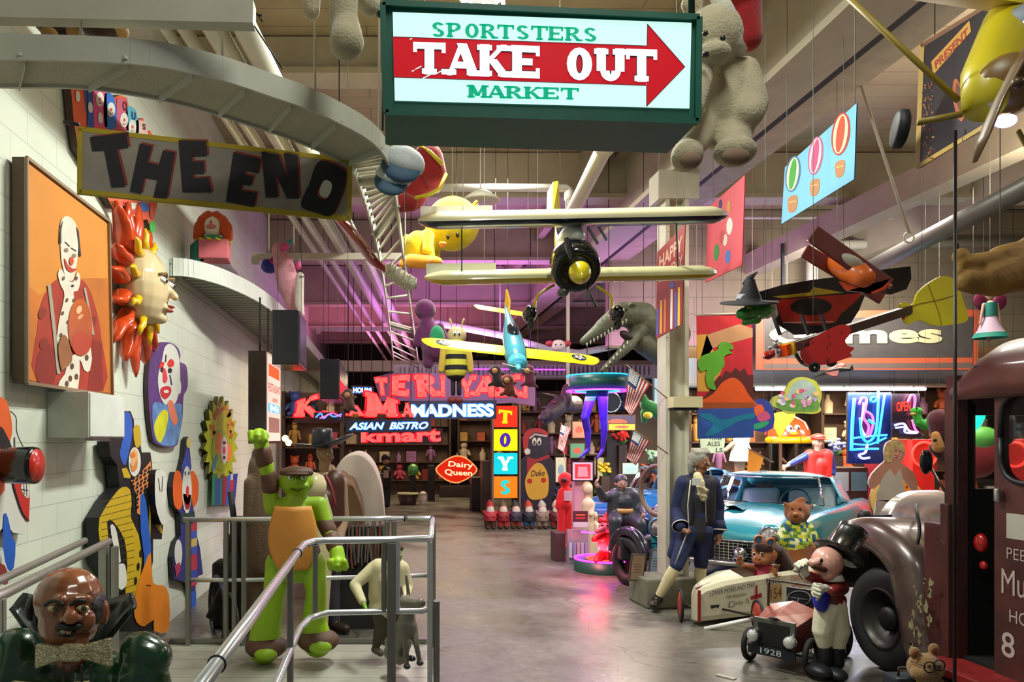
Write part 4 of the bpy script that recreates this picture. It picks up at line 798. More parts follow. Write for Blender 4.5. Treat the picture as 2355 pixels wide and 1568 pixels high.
# painting of a clown in a frame
t = thing('clown_painting', 'framed painting of a bald clown in a red coat holding a ball on orange ground', 'painting', P(150, 905, 5.0))
a = wallart(-2.1, .05, M('2a1d14', .5)); a.base([(61, 362), (250, 508), (259, 910), (62, 880)], M('a8743c', .5))
a.poly([(66, 374), (246, 514), (254, 904), (66, 874)], M('d98a2e', .7, var=.06, sc_=2), 1); a.poly(smooth([(66, 660), (90, 680), (150, 640), (250, 640), (254, 904), (66, 874)], 1), M('c8701e', .7, var=.2, sc_=3), 2)
rc = M('a8321a', .7, var=.14, sc_=9); rc2 = M('8a2414', .7, var=.1, sc_=9)
a.poly([(82, 872), (84, 760), (92, 700), (112, 660), (135, 640), (180, 640), (204, 665), (222, 720), (232, 780), (236, 898)], rc, 3, sm=3); a.poly([(84, 820), (110, 790), (125, 820), (122, 880), (84, 876)], rc2, 4, sm=3); a.poly([(212, 780), (232, 790), (236, 898), (200, 896)], rc2, 4)
for x, y in ((95, 720), (98, 790), (215, 830), (210, 740)): a.el(x, y, 9, 14, rc2, 5, 20)
a.line([(110, 655), (122, 760), (132, 860)], 8, M('a89c88', .7), 6); a.line([(192, 662), (204, 720), (212, 770)], 5, M('a89c88', .7), 6)
cw = M('ddd5c4', .7, var=.08, sc_=9)
a.poly([(136, 555), (134, 530), (139, 505), (150, 497), (163, 502), (174, 520), (178, 550), (176, 590), (172, 620), (165, 645), (150, 640), (142, 615), (138, 590)], cw, 5, sm=3)
a.poly([(133, 560), (135, 520), (142, 506), (138, 530), (138, 560)], K, 6); a.poly([(172, 520), (178, 530), (184, 590), (179, 588), (177, 560)], K, 6)
a.line([(146, 556), (157, 567)], 2, K, 7); a.line([(160, 570), (172, 577)], 2, K, 7); a.el(149, 575, 5, 5, M('8a7560'), 7); a.el(167, 588, 5, 5, M('8a7560'), 7)
a.poly([(144, 592), (152, 608), (164, 618), (172, 616), (170, 622), (160, 626), (150, 620), (145, 606)], M('b8361e'), 8, sm=2); a.el(160, 600, 5, 10, M('c8401e'), 9)
a.poly([(130, 630), (138, 618), (150, 640), (165, 648), (176, 625), (182, 645), (176, 668), (166, 672), (168, 700), (160, 760), (146, 800), (128, 800), (132, 740), (145, 680), (136, 655)], cw, 6, sm=3); a.el(163, 657, 3, 3, K, 8)
for x, y in ((150, 690), (140, 720), (152, 740), (136, 770), (148, 780), (166, 690), (142, 640), (172, 640)): a.el(x, y, 3, 5, M('6a4a30'), 8, 20)
a.poly([(130, 898-10), (146, 860), (160, 820), (206, 800), (204, 852), (190, 850), (180, 826), (176, 898)], cw, 6, sm=2)
for x, y in ((162, 842), (158, 870), (150, 882), (196, 822), (172, 866)): a.el(x, y, 4, 7, M('5c3c28'), 8)
a.el(180, 752, 28, 66, M('c8641e', .3, var=.25, sc_=4), 9, 0); a.el(182, 790, 22, 28, M('b8481a', .3), 10); a.el(177, 712, 6, 10, M('e8b890'), 10, 20); a.el(180, 728, 8, 4, M('e0a070'), 10, -40)
a.poly([(128, 800), (138, 770), (150, 778), (156, 800), (160, 830), (140, 850), (134, 845)], M('9a6038', .7, var=.2), 11, sm=3)
a.done('canvas', parent=t)
mb = MB(); q = [(61, 362), (250, 508), (259, 910), (62, 880)]; fa = wallart(-2.09)
for i in range(4): mb.bar(fa.pt(*q[i]), fa.pt(*q[(i+1) % 4]), .018, .02)
mb.build('frame', M('8c7458', .4), t)
mb = MB(); q2 = [fa.pt(*p) for p in q]; 
for i in range(4): mb.prism([q2[i], q2[(i+1) % 4], q2[(i+1) % 4]+Vector((-.085, 0, 0)), q2[i]+Vector((-.085, 0, 0))], (0, 0, .004))
mb.build('frame_side', M('5c4834', .6), t)
# sun face
t = thing('sun_face', 'glazed ceramic sun face with red and yellow flame rays on the white wall', 'wall ornament', (XW, 6.35, 2.75))
cc = Vector((-2.06, 6.18, 3.12)); fl = M('dc4a1c', .18, coat=.8, var=.22, sc_=9); fy2 = gl('e8c01a', .2)
mb = MB(); mb.ell(cc+Vector((.03, 0, 0)), (.2, .27, .32)); mb.ell(cc+Vector((.16, .05, -.02)), (.08, .06, .1)); mb.cap(cc+Vector((.19, .05, .03)), .025, cc+Vector((.27, .05, -.07)), .035); mb.ell(cc+Vector((.2, .05, -.17)), (.05, .075, .03)); mb.ell(cc+Vector((.15, .05, -.25)), (.06, .07, .05)); mb.cap(cc+Vector((.17, -.12, .09)), .03, cc+Vector((.19, .0, .08)), .025); mb.cap(cc+Vector((.12, .2, .09)), .03, cc+Vector((.19, .09, .08)), .02)
mb.build('face', gl('d9c49a', .2), t, remesh=.012)
MB().ell(cc+Vector((.235, .05, -.155)), (.035, .055, .012)).ell(cc+Vector((.225, .05, -.19)), (.035, .045, .014)).build('mouth', gl('b8402a'), t)
for dy in (-.07, .15): MB().ell(cc+Vector((.205, dy, .045)), (.034, .055, .028)).build('eye', gl('e8e4dc'), t); MB().ell(cc+Vector((.232, dy+.01, .045)), (.014, .024, .024)).build('pupil', gl('2a2420'), t); MB().tube([cc+Vector((.2, dy-.07, .08)), cc+Vector((.235, dy, .105)), cc+Vector((.225, dy+.06, .085))], .011, 8).build('eyebrow', gl('8a6a3c'), t)
for k in range(15):
    an = 2*math.pi*k/15+.15; d = Vector((0, math.cos(an), math.sin(an))); pr = Vector((0, -math.sin(an), math.cos(an))); L_ = .33+.06*(k % 2)+(.06 if abs(d.z) > .6 else -.08)
    b_ = cc+Vector((-.05, d.y*.24, d.z*.3)); w_ = (.02 if k % 2 else -.02)
    MB().tube([b_, b_+d*L_*.3+pr*w_, b_+d*L_*.6-pr*w_, b_+d*L_*.85, b_+d*L_], [.07, .085, .075, .05, .012], 12, flat=.55).build('flame_ray', fl, t)
for k in range(10):
    an = 2*math.pi*k/10+.45; d = Vector((0, math.cos(an), math.sin(an))); pr = Vector((0, -math.sin(an), math.cos(an))); b_ = cc+Vector((.06, d.y*.25, d.z*.31))
    MB().tube([b_, b_+d*.06+pr*.02, b_+d*.12-pr*.015, b_+d*.17+pr*.01], [.035, .03, .028, .008], 10).build('yellow_flame', fy2, t)
# white wall cabinet
t = thing('wall_box', 'plain white box cabinet fixed to the left wall below the painting', 'cabinet', (-2.06, 5.1, 1.86)); MB().bb((XW, 4.78, 1.86), (-1.93, 5.42, 2.16)).build('box', M('ccd0c6', .45), t, bevel=.004)
MB().bb((-1.93, 4.79, 1.87), (-1.922, 5.41, 2.15)).build('cover', M('dfe4de', .4), t); MB().bb((-2.0, 4.9, 1.84), (-1.95, 5.2, 1.86)).build('bracket', alud, t)
# big clown face at left edge
t = thing('clown_cutout', 'big white clown face cutout with orange hair and black-edged red nose', 'wall cutout', wallart().pt(40, 1250))
a = wallart(-2.14, .06, K); a.base([(-90, 940), (-30, 900), (10, 925), (26, 960), (32, 1000), (38, 1035), (50, 1045), (64, 1045), (70, 1075), (66, 1110), (66, 1190), (66, 1215), (55, 1228), (30, 1225), (16, 1205), (-20, 1240), (-90, 1250)], Wp, K)
a.poly([(-90, 930), (0, 912), (20, 938), (28, 985), (24, 1010), (12, 1060), (10, 1110), (0, 1140), (-90, 1160)], OR, 1, sm=2); a.poly([(0, 980), (14, 1000), (27, 1030), (24, 1048), (12, 1048), (0, 1030)], K, 2, sm=2)
a.line(smooth([(22, 945), (35, 960), (36, 990), (45, 1015), (58, 1038)], 4, False), 2.5, K, 3); a.line(smooth([(32, 1005), (33, 1030), (40, 1046), (48, 1047)], 4, False), 2, K, 3)
a.poly([(27, 1085), (32, 1070), (42, 1075), (60, 1095), (66, 1100), (65, 1198), (50, 1180), (36, 1140), (28, 1110)], RE, 3, sm=2); a.line(smooth([(27, 1085), (28, 1110), (36, 1140), (50, 1180), (65, 1198)], 3, False), 3, K, 4)
a.poly([(46, 1120), (52, 1108), (64, 1105), (64, 1144), (52, 1138)], Wp, 4, sm=2); a.line([(47, 1125), (63, 1128)], 1.5, K, 5); a.line([(52, 1110), (53, 1138)], 1.2, K, 5); a.line([(58, 1107), (59, 1142)], 1.2, K, 5)
a.poly([(8, 1180), (18, 1195), (26, 1235), (34, 1250), (30, 1305), (16, 1310), (5, 1260)], BL, 3, sm=2); a.poly([(-20, 1290), (10, 1300), (18, 1330), (12, 1345), (-20, 1330)], M('8a3030'), 2, sm=2)
a.done('face_board', parent=t)
n_ = wallart(-1.93).pt(84, 1070); MB().lathe(Vector((-2.1, n_.y, n_.z)), (1, 0, 0), [(.10, 0), (.105, .15), (.1, .17), (0, .17)], 24, sx=1, sy=1).build('nose_rim', gl('0c1010', .15), t)
MB().lathe(Vector((-1.929, n_.y, n_.z)), (1, 0, 0), [(.092, 0), (.09, .006), (0, .01)], 24).build('nose', gl('d03226'), t)
# tall clown
t = thing('clown_cutout', 'tall wooden clown cutout in yellow striped coat, blue tie and orange trousers', 'wall cutout', wallart().pt(300, 1450))
a = wallart(-2.08, .09, K); a.base([(250, 1015), (262, 1010), (285, 945), (300, 945), (308, 965), (310, 1000), (320, 1000), (326, 1040), (346, 1040), (350, 1070), (353, 1120), (376, 1200), (372, 1240), (352, 1238), (352, 1290), (345, 1330), (352, 1345), (388, 1365), (389, 1400), (383, 1450), (300, 1452), (290, 1400), (285, 1350), (262, 1340), (232, 1300), (226, 1240), (226, 1190), (255, 1140), (275, 1120), (270, 1070), (255, 1050)], K, K)
a.poly([(286, 950), (298, 950), (304, 975), (302, 1010), (296, 1040), (288, 1070), (280, 1060), (275, 1040), (284, 1000)], BL, 1, sm=2); a.poly([(306, 985), (320, 978), (324, 1020), (312, 1028)], YE, 1, sm=2)
a.el(309, 1062, 14, 34, Wp, 2); a.el(308, 1050, 8, 18, M('e8b070'), 3); a.el(304, 1046, 6, 7, M('e07a28'), 4); a.poly([(298, 1062), (306, 1072), (314, 1055), (314, 1075), (306, 1085), (300, 1080)], M('d88838'), 4, sm=2); a.poly([(279, 1078), (290, 1075), (300, 1095), (298, 1100), (284, 1098)], YE, 2)
a.poly([(300, 1105), (320, 1090), (345, 1060), (347, 1075), (350, 1130), (332, 1120), (326, 1150), (322, 1185), (314, 1180), (312, 1135)], M('e08a4a', .5), 3)
for i in range(9):
    for j in range(5):
        x, y = 306+j*9-(i % 2)*2, 1100+i*9-j*6
        if i < 6 or j < 2: a.el(x, y, 2.6, 4.5, K, 4, 30)
a.poly([(228, 1190), (260, 1140), (280, 1120), (298, 1125), (302, 1160), (300, 1190), (318, 1230), (325, 1290), (318, 1350), (305, 1390), (290, 1400), (288, 1340), (292, 1300), (285, 1240), (260, 1200), (245, 1200), (250, 1255), (238, 1262), (228, 1240)], YE, 2, sm=2)
for k in range(16): y = 1140+k*16; a.line([(232+max(0, k-5)*4, y+14), (300+min(k, 8)*1, y-4)], 1.2, M('5a4a0c'), 3)
a.poly([(345, 1130), (362, 1170), (374, 1230), (360, 1215), (346, 1180), (344, 1290), (342, 1150)], YE, 2); a.poly([(322, 1140), (334, 1150), (346, 1260), (342, 1290), (332, 1345), (328, 1320), (330, 1280), (322, 1220)], BL, 4, sm=2)
a.poly([(252, 1208), (262, 1210), (270, 1240), (276, 1290), (270, 1290), (258, 1250)], Wp, 4, sm=2); a.poly([(264, 1300), (275, 1296), (286, 1300), (290, 1340), (278, 1356), (268, 1345), (262, 1320)], Wp, 4, sm=3)
a.poly([(330, 1300), (345, 1270), (350, 1340), (372, 1345), (387, 1368), (386, 1450), (352, 1450), (352, 1425), (330, 1440), (312, 1430), (306, 1400), (312, 1355)], M('e8861c', .5), 5, sm=2); a.line([(334, 1345), (345, 1347)], 2, K, 6)
for x, y in ((322, 1272), (316, 1302), (310, 1335)): a.el(x, y, 3, 9, K, 6)
a.done('figure_board', parent=t)
a = wallart(-2.02, .06, K); a.base([(357, 1090), (366, 1080), (376, 1082), (383, 1100), (382, 1150), (375, 1185), (384, 1200), (372, 1205), (358, 1160)], Wp, K, sm=3); a.line([(364, 1100), (368, 1130)], 1.5, K, 1); a.line([(374, 1095), (372, 1130)], 1.5, K, 1); a.done('gloved_hand', parent=t)
# purple haired clown
t = thing('clown_cutout', 'painted clown head cutout with purple curly hair and pink nose', 'wall cutout', wallart().pt(385, 1030))
a = wallart(-2.15, .04, K); a.base([(356, 800), (372, 788), (392, 788), (408, 798), (415, 815), (414, 832), (428, 840), (432, 870), (430, 895), (422, 912), (420, 960), (412, 1005), (405, 1025), (380, 1028), (358, 1018), (350, 1000), (343, 940), (341, 880), (345, 830)], M('5c3480', .5, var=.25, sc_=12), M('3a2a30'), sm=3)
a.poly([(372, 830), (378, 800), (390, 790), (404, 800), (412, 825), (414, 880), (408, 915), (400, 930), (386, 935), (372, 920), (364, 890), (364, 860)], Wp, 1, sm=3)
a.poly([(350, 930), (365, 925), (380, 930), (400, 930), (418, 930), (416, 980), (405, 1022), (380, 1025), (360, 1015), (352, 990)], M('5f8ec8', .5, var=.3, sc_=9), 2, sm=2); a.poly([(384, 928), (394, 920), (402, 940), (408, 965), (402, 978), (392, 965)], M('e07a5c'), 3, sm=2); a.poly([(368, 948), (380, 942), (386, 955), (380, 990), (368, 1018), (356, 1000), (354, 975)], M('d8d81c', .5, var=.15), 3, sm=3)
a.poly([(364, 845), (370, 832), (378, 832), (374, 850)], M('d83028'), 2); a.poly([(384, 835), (392, 825), (400, 832), (398, 842), (388, 845)], M('d83028'), 2, sm=2); a.el(372, 850, 4, 6, K, 3); a.el(390, 852, 5, 6, K, 3); a.poly([(374, 850), (379, 848), (384, 870), (380, 880), (374, 876)], M('e8384a'), 4, sm=2); a.line([(381, 815), (380, 832)], 2.5, K, 3); a.line([(390, 862), (394, 885)], 3, M('3a3a6c'), 3)
a.poly([(368, 895), (378, 888), (392, 890), (392, 905), (380, 918), (370, 910)], M('c82434'), 3, sm=2); a.el(381, 900, 6, 4, Wp, 4); a.el(412, 890, 4, 16, Wp, 2)
a.done('figure_board', parent=t)
# cone hat clown
t = thing('clown_cutout', 'clown cutout with blue cone hat, orange side hair and striped legs', 'wall cutout', wallart().pt(430, 1420))
a = wallart(-2.14, .05, K); a.base([(428, 1010), (433, 1004), (438, 1012), (436, 1030), (440, 1070), (438, 1085), (447, 1085), (457, 1110), (455, 1150), (444, 1168), (448, 1180), (450, 1220), (460, 1260), (467, 1320), (455, 1325), (450, 1340), (450, 1470), (440, 1490), (438, 1360), (430, 1340), (400, 1330), (398, 1280), (405, 1245), (416, 1230), (414, 1180), (400, 1160), (396, 1120), (402, 1085), (416, 1086), (424, 1050)], M('26307c', .5), K)
a.poly([(418, 1070), (431, 1030), (440, 1070), (440, 1078), (418, 1078)], M('2b4fb8', .5, var=.3, sc_=20), 1); a.el(433, 1018, 5, 12, M('d8c868'), 2)
a.poly([(402, 1085), (416, 1090), (420, 1150), (412, 1172), (400, 1160), (397, 1120)], OR, 2, sm=3); a.poly([(438, 1088), (447, 1086), (456, 1112), (454, 1150), (444, 1166), (440, 1140)], OR, 2, sm=3); a.el(429, 1126, 11, 55, Wp, 3)
a.el(430, 1130, 3.5, 14, M('d82c28'), 5); a.poly([(420, 1135), (422, 1150), (430, 1162), (437, 1148), (438, 1138), (436, 1165), (430, 1172), (424, 1165)], M('a02020'), 4, sm=2); a.el(425, 1088, 2, 5, M('5a5a5a'), 4); a.el(433, 1088, 2, 5, M('5a5a5a'), 4)
a.poly([(416, 1180), (446, 1178), (448, 1200), (430, 1205), (414, 1200)], M('1d4030'), 4); a.el(409, 1272, 9, 32, Wp, 4)
for i, c_ in enumerate(('b83048', '3c58b0', 'c8b060', '3c58b0', 'b83048', 'c83050', '3050b0', 'c83858')): a.poly([(436, 1205+i*18), (452, 1200+i*18), (452, 1218+i*18), (436, 1223+i*18)], M(c_), 4)
a.poly([(400, 1300), (412, 1292), (414, 1310), (404, 1328)], M('b83058'), 5); a.poly([(438, 1360), (450, 1360), (450, 1470), (441, 1478)], M('1f5cc8'), 4); a.done('figure_board', parent=t)
# green sunburst
t = thing('clown_cutout', 'yellow green spiky sunburst cutout with a small clown in the middle', 'wall cutout', wallart().pt(508, 1165))
a = wallart(-2.13, .05, M('4a4a18')); pts = []
for k in range(40):
    an = 2*math.pi*k/40-math.pi/2; r1 = 1 if k % 2 else .78
    pts.append((508+40*r1*math.cos(an), 1015+105*r1*math.sin(an)))
a.base(pts, M('b9c81c', .5, var=.2, sc_=10), M('4a4a18')); rr = random.Random(2)
for k in range(34): an = rr.uniform(0, 6.28); a.el(510+rr.uniform(15, 25)*math.cos(an), 985+rr.uniform(35, 62)*math.sin(an), 3.4, 7, M('d88a2c' if k % 2 else 'b8641c'), 1+k % 3, rr.uniform(-40, 40))
a.el(508, 1035, 22, 48, M('9ab81c'), 4); a.el(503, 1020, 8, 26, M('f08a3c'), 5); a.el(524, 1040, 8, 22, M('f08a3c'), 5); a.el(514, 1035, 8, 32, Wp, 6); a.el(514, 1035, 3, 9, M('d82848'), 7); a.el(514, 1018, 4, 4, K, 7); a.el(514, 1052, 3, 4, K, 7)
for i, c_ in enumerate(('1a8a5c', '2060b8', '20a878', 'a82848', '1f64c0', 'b82850', '2c3c9c')): a.poly([(486+i*8, 1090+(i % 3)*8), (497+i*8, 1088+(i % 2)*14), (496+i*7, 1160), (484+i*8, 1162)], M(c_), 8+i % 2)
a.el(492, 1065, 4, 22, M('2c8ab0'), 6, 15); a.done('figure_board', parent=t)
# circus group sign behind THE END
t = thing('circus_cutout', 'tall colourful cutout of waving clowns with letters, half hidden behind the canvas sign', 'wall cutout', wallart().pt(330, 540))
a = wallart(-2.13, .05, M('4a3424')); a.base([(162, 190), (240, 200), (262, 225), (275, 218), (292, 225), (296, 245), (310, 250), (318, 275), (330, 272), (336, 300), (345, 300), (355, 320), (362, 460), (358, 490), (352, 505), (352, 535), (345, 530), (340, 505), (325, 505), (318, 480), (300, 480), (295, 470), (262, 480), (180, 340), (170, 280)], M('e8603c', .5), M('4a3424'))
a.poly([(192, 200), (215, 205), (218, 290), (205, 300), (195, 240)], M('2450a8'), 1); a.poly([(212, 210), (244, 212), (246, 292), (216, 290)], M('d8508c'), 2); a.poly([(240, 215), (262, 225), (270, 290), (240, 292)], M('1f6ac8'), 2, sm=2); a.poly([(268, 225), (290, 228), (296, 300), (266, 298)], M('c85a78'), 3); a.poly([(290, 246), (312, 255), (318, 305), (290, 302)], M('58b0c8'), 3, sm=2); a.poly([(312, 276), (332, 278), (340, 310), (312, 306)], M('e0c0b8'), 3)
for x, y in ((228, 228), (254, 252), (284, 276), (303, 292)): a.el(x, y, 9, 17, Wp, 4); a.el(x, y, 2.5, 4, M('d84030'), 5); a.line(smooth([(x-4, y+6), (x, y+11), (x+5, y+6)], 3, False), 1.5, M('b02828'), 5)
for x, y in ((176, 222), (205, 248), (228, 272)): a.poly([(x-4, y-10), (x, y-14), (x+5, y-8), (x+6, y+6), (x+2, y+12), (x-4, y+6)], Wp, 5, sm=2)
a.text('O', [(280, 232), (290, 234), (290, 256), (280, 253)], M('5a2018'), 6, bold=.03); a.text('U', [(301, 256), (310, 259), (310, 277), (301, 274)], M('183468'), 6, bold=.03); a.text('S', [(326, 283), (333, 286), (333, 300), (326, 297)], M('702028'), 6, bold=.03)
a.poly([(255, 462), (265, 462), (268, 476), (260, 474)], M('8a5a34'), 4); a.poly([(282, 464), (296, 466), (296, 480), (288, 480)], M('b83058'), 4); a.poly([(300, 466), (318, 468), (318, 500), (304, 496)], Wp, 4); a.poly([(320, 464), (338, 468), (340, 485), (322, 484)], M('1f6ac8'), 5, sm=2); a.poly([(342, 470), (361, 466), (352, 505), (344, 500)], M('e0583c'), 5); a.poly([(342, 512), (354, 510), (354, 534), (345, 532)], M('3ab03c'), 5, sm=2); a.poly([(304, 482), (308, 480), (308, 494), (304, 492)], RE, 5); a.poly([(312, 482), (316, 481), (316, 498), (312, 494)], RE, 5)
a.done('figure_board', parent=t)
# jack in the box doll on the shelf
t = thing('clown_doll_box', 'clown doll with orange hair in a pink and teal box on the wall shelf', 'doll', P(480, 590, 7.9))
b0 = P(490, 600, 7.95); mb = MB().m(M('d8707a', .7, var=.15)).box(b0+Vector((.02, 0, .1)), (.31, .28, .2), Euler((0, 0, .1))); mb.m(M('1c8076', .7)).box(b0+Vector((-.17, .02, .1)), (.1, .28, .2), Euler((0, 0, .5))); mb.build('box', None, t, bevel=.006)
MB().ell(b0+Vector((.0, 0, .36)), (.1, .1, .13)).build('head', M('e0d6cc', .5), t); mb = MB()
rr = random.Random(9)
for k in range(46):
    an = rr.uniform(-.6, 3.74); mb.ell(b0+Vector((math.cos(an)*.13, rr.uniform(-.04, .08), .38+math.sin(an)*.1)), (.05, .04, .06), n=8, m_=6)
for s_ in (-1, 1): mb.cap(b0+Vector((.14*s_, 0, .36)), .07, b0+Vector((.16*s_, 0, .26)), .06)
mb.build('hair', fur('d0501a', .7), t, remesh=.014)
MB().ell(b0+Vector((.0, -.095, .345)), (.06, .02, .025)).build('mouth', M('c87878', .5), t); MB().ell(b0+Vector((.0, -.1, .39)), (.015,)*3).build('nose', M('c83030', .5), t)
mb = MB().m(M('1f9a6c', .8)); mb.lathe(b0+Vector((0, 0, .2)), (0, 0, 1), [(.15, 0), (.11, .05), (.05, .06)], 9); mb.m(M('d8b82c', .8))
for k in range(12): an = k*.52; mb.box(b0+Vector((math.cos(an)*.17, math.sin(an)*.15, .2)), (.05, .05, .02), Euler((.3*math.sin(an), .3*math.cos(an), an)))
mb.build('collar', None, t)
# plush unicorn and bear on the shelf
t = thing('pink_plush', 'pink plush unicorn with teal horns slumped over the wall shelf', 'plush toy', P(650, 700, 9.6))
mb = MB(); mb.cap(P(650, 600, 9.6), .13, P(665, 660, 9.6), .15); mb.cap(P(665, 660, 9.6), .14, P(680, 705, 9.7), .12); mb.ell(P(642, 578, 9.6), (.1, .1, .13)); mb.build('body', fur('d898a4', .4), t, remesh=.02)
for p, q in (((652, 570), (672, 552)), ((686, 612), (687, 598))): mb = MB().m(M('d84888', .6)).cap(P(p[0], p[1], 9.5), .045, P((p[0]+q[0])/2, (p[1]+q[1])/2, 9.5), .035); mb.m(M('2a9aa0', .6)).cap(P((p[0]+q[0])/2, (p[1]+q[1])/2, 9.5), .036, P(q[0], q[1], 9.5), .014); mb.build('horn', None, t)
t = thing('white_plush', 'long white plush with small eyes hanging beside the pink plush', 'plush toy', P(688, 710, 9.4)); MB().cap(P(690, 635, 9.4), .055, P(688, 700, 9.4), .06).cap(P(688, 700, 9.4), .055, P(694, 722, 9.4), .04).build('body', fur('cfc6ba', .4), t, remesh=.015)
for x in (691, 697): MB().ell(P(x, 636, 9.33), (.01,)*3).build('eye', K, t)
t = thing('dark_plush', 'small blue and magenta plush behind the pink plush on the shelf', 'plush toy', P(620, 620, 9.9)); mb = MB(); mb.ell(P(620, 612, 9.9), (.12, .1, .1)); mb.ell(P(612, 605, 9.8), (.06, .05, .06)); mb.build('body', fur('2c3c9c', .4), t, remesh=.02); MB().cap(P(625, 600, 9.8), .04, P(632, 592, 9.8), .03).build('tuft', fur('b03080', .4), t)
# hanging monitors
def monitor(name, label, x0, x1, x2, y0, y1, Y, glow):
    t = thing(name, label, 'screen', P((x0+x1)/2, y1, Y)); a_ = P(x0, y0, Y); b_ = P(x1, y1, Y); Y2 = (x1-CX)*Y/(x2-CX)
    MB().bb((a_.x, Y, b_.z), (b_.x, Y2, a_.z)).build('case', gl('15161d', .25), t, bevel=.01)
    mb = MB().m(M('34333a', .3)); mb.bb((b_.x, Y+.05, b_.z+.05), (b_.x+.006, Y2-.05, a_.z-.05))
    if glow: mb.m(M('ff2030', em=1.6, emcol='ff1828')); mb.bb((b_.x+.004, Y+.12, b_.z+.08), (b_.x+.01, Y2-.1, (a_.z+b_.z)/2))
    mb.build('screen_face', None, t); wires([(a_.x+.05, Y+.1, a_.z), (b_.x-.05, Y2-.1, a_.z)]).build('hanging_rod', dark, t)
monitor('hanging_speaker', 'large black box hanging below the white wall shelf', 625, 688, 705, 712, 838, 8.0, 0)
monitor('hanging_speaker', 'farther black hanging box with a red lit patch on its side', 735, 780, 800, 825, 918, 11, 1)
t = thing('restaurant_sign', 'tall lit box sign on the left wall with an orange cap and faint red words', 'sign', (-1.55, 9, 1.7))
Yb = 8.5; xa = P(571, 0, Yb).x; xb = P(612, 0, Yb).x; Yc = xb*F/(645-CX); zt = P(0, 806, Yb).z; zb = P(0, 1020, Yb).z
MB().bb((xa, Yb, zb), (xb, Yc, zt)).build('case', gl('241a18', .4), t); [MB().bb((xa+.08, Yb+q, zt), (xa+.1, Yb+q+.02, 3.53)).build('hanging_rod', dark, t) for q in (.25, .85)]
a = Art((xb+.004, 9, 2), (0, 1, 0), (0, 0, 1), .003); wl = M('ffe4d0', em=.85, emcol='ffe0cc')
def fz(u, v): return Vector((xb+.006, Yb+.04+(Yc-Yb-.08)*u, zb+.03+(zt-zb-.06)*v))
def rect(mb, u0, u1, v0, v1, m_, l=0): mb.m(m_); return mb.add([fz(u0, v0)+Vector((l*.002, 0, 0)), fz(u1, v0)+Vector((l*.002, 0, 0)), fz(u1, v1)+Vector((l*.002, 0, 0)), fz(u0, v1)+Vector((l*.002, 0, 0))], [(0, 1, 2, 3)], False)
mb = MB(); rect(mb, 0, 1, 0, 1, wl); rect(mb, .1, .9, .76, .9, M('ff5a1c', em=1, emcol='ff5a18'), 1); rect(mb, .05, .95, .34, .44, M('6ab4ff', em=1.5, emcol='5aa8ff'), 1); rect(mb, .1, .9, .1, .28, M('c88a7a', em=.5), 1)
def wtext(mb, s_, u0, u1, v0, v1, m_):
    vs, fs = glyphs(s_, .01); mb.m(m_); mb.add([fz(u0+(u1-u0)*x, v0+(v1-v0)*y)+Vector((.006, 0, 0)) for x, y in vs], fs, False)
wtext(mb, 'RESTAURANT', .06, .95, .58, .68, M('e0482c', em=.6)); wtext(mb, 'and', .35, .7, .47, .53, M('e0482c', em=.6)); wtext(mb, 'Mi', .2, .8, .35, .43, M('f4f8ff', em=2)); mb.build('lit_panel', None, t)
# ================================================================ signs at the back
def wsign(t, ps): wires(ps, r=.006).build('hanging_wire', dark, t)
pinkL = M('ff7068', em=1.0, emcol='ff6a62'); redL = M('ff1020', em=2.2, emcol='ff0c1c'); cyL = M('c8f4ff', em=1.7, emcol='c0f0ff'); blL = M('1878ff', em=1.8, emcol='1470ff')
Yt = 13.6
t = thing('teriyaki_sign', 'big hanging sign of glowing red letters reading TERIYAKI', 'sign', P(1050, 925, Yt))
a = front(Yt, .12, M('1a1420')); a.base([(858, 868), (895, 858), (1000, 858), (1090, 862), (1232, 866), (1230, 934), (1180, 926), (1140, 928), (1060, 924), (960, 922), (876, 922)], M('6a4668', .5)); 
for ch, q in (('T', [(862, 868), (890, 868), (892, 909), (868, 909)]), ('E', [(900, 864), (948, 861), (944, 912), (898, 908)]), ('R', [(954, 861), (1006, 861), (1012, 910), (960, 914)]), ('I', [(1010, 862), (1038, 864), (1036, 912), (1012, 912)]), ('Y', [(1052, 866), (1094, 862), (1086, 912), (1062, 914)]), ('A', [(1092, 868), (1140, 862), (1142, 912), (1086, 910)]), ('K', [(1146, 866), (1196, 860), (1200, 912), (1146, 912)]), ('I', [(1202, 866), (1228, 866), (1226, 916), (1200, 914)])):
    c_ = (sum(p[0] for p in q)/4, sum(p[1] for p in q)/4); q2 = [(c_[0]+(p[0]-c_[0])*1.08, c_[1]+(p[1]-c_[1])*1.08) for p in q]
    a.text(ch, q2, redL, 2, slabw=(.42, .33, .22)); a.text(ch, q, pinkL, 6, slabw=(.34, .26, .2))
a.done('letter_board', parent=t); wsign(t, [P(880, 870, Yt), P(1220, 870, Yt)])
Yk = 12.9; t = thing('red_letter_sign', 'row of separate glowing red capital letters hung at the back, K and M largest', 'sign', P(800, 958, Yk))
for ch, q, sb in (('K', [(684, 922), (730, 906), (738, 958), (676, 958)], 1), ('E', [(742, 944), (790, 950), (790, 962), (748, 960)], 1), ('A', [(800, 930), (832, 934), (836, 956), (800, 956)], 1), ('M', [(846, 900), (908, 918), (912, 958), (844, 958)], 1), ('A', [(925, 928), (945, 926), (948, 958), (926, 958)], 1)):
    a = front(Yk, .06, M('500c14')); c_ = (sum(p[0] for p in q)/4, sum(p[1] for p in q)/4); q2 = [(c_[0]+(p[0]-c_[0])*1.1, c_[1]+(p[1]-c_[1])*1.1) for p in q]
    a.text(ch, q2, redL, 0, slabw=(.36, .28, .22)); a.text(ch, q, pinkL, 4, slabw=(.3, .22, .2)); a.done('letter', parent=t)
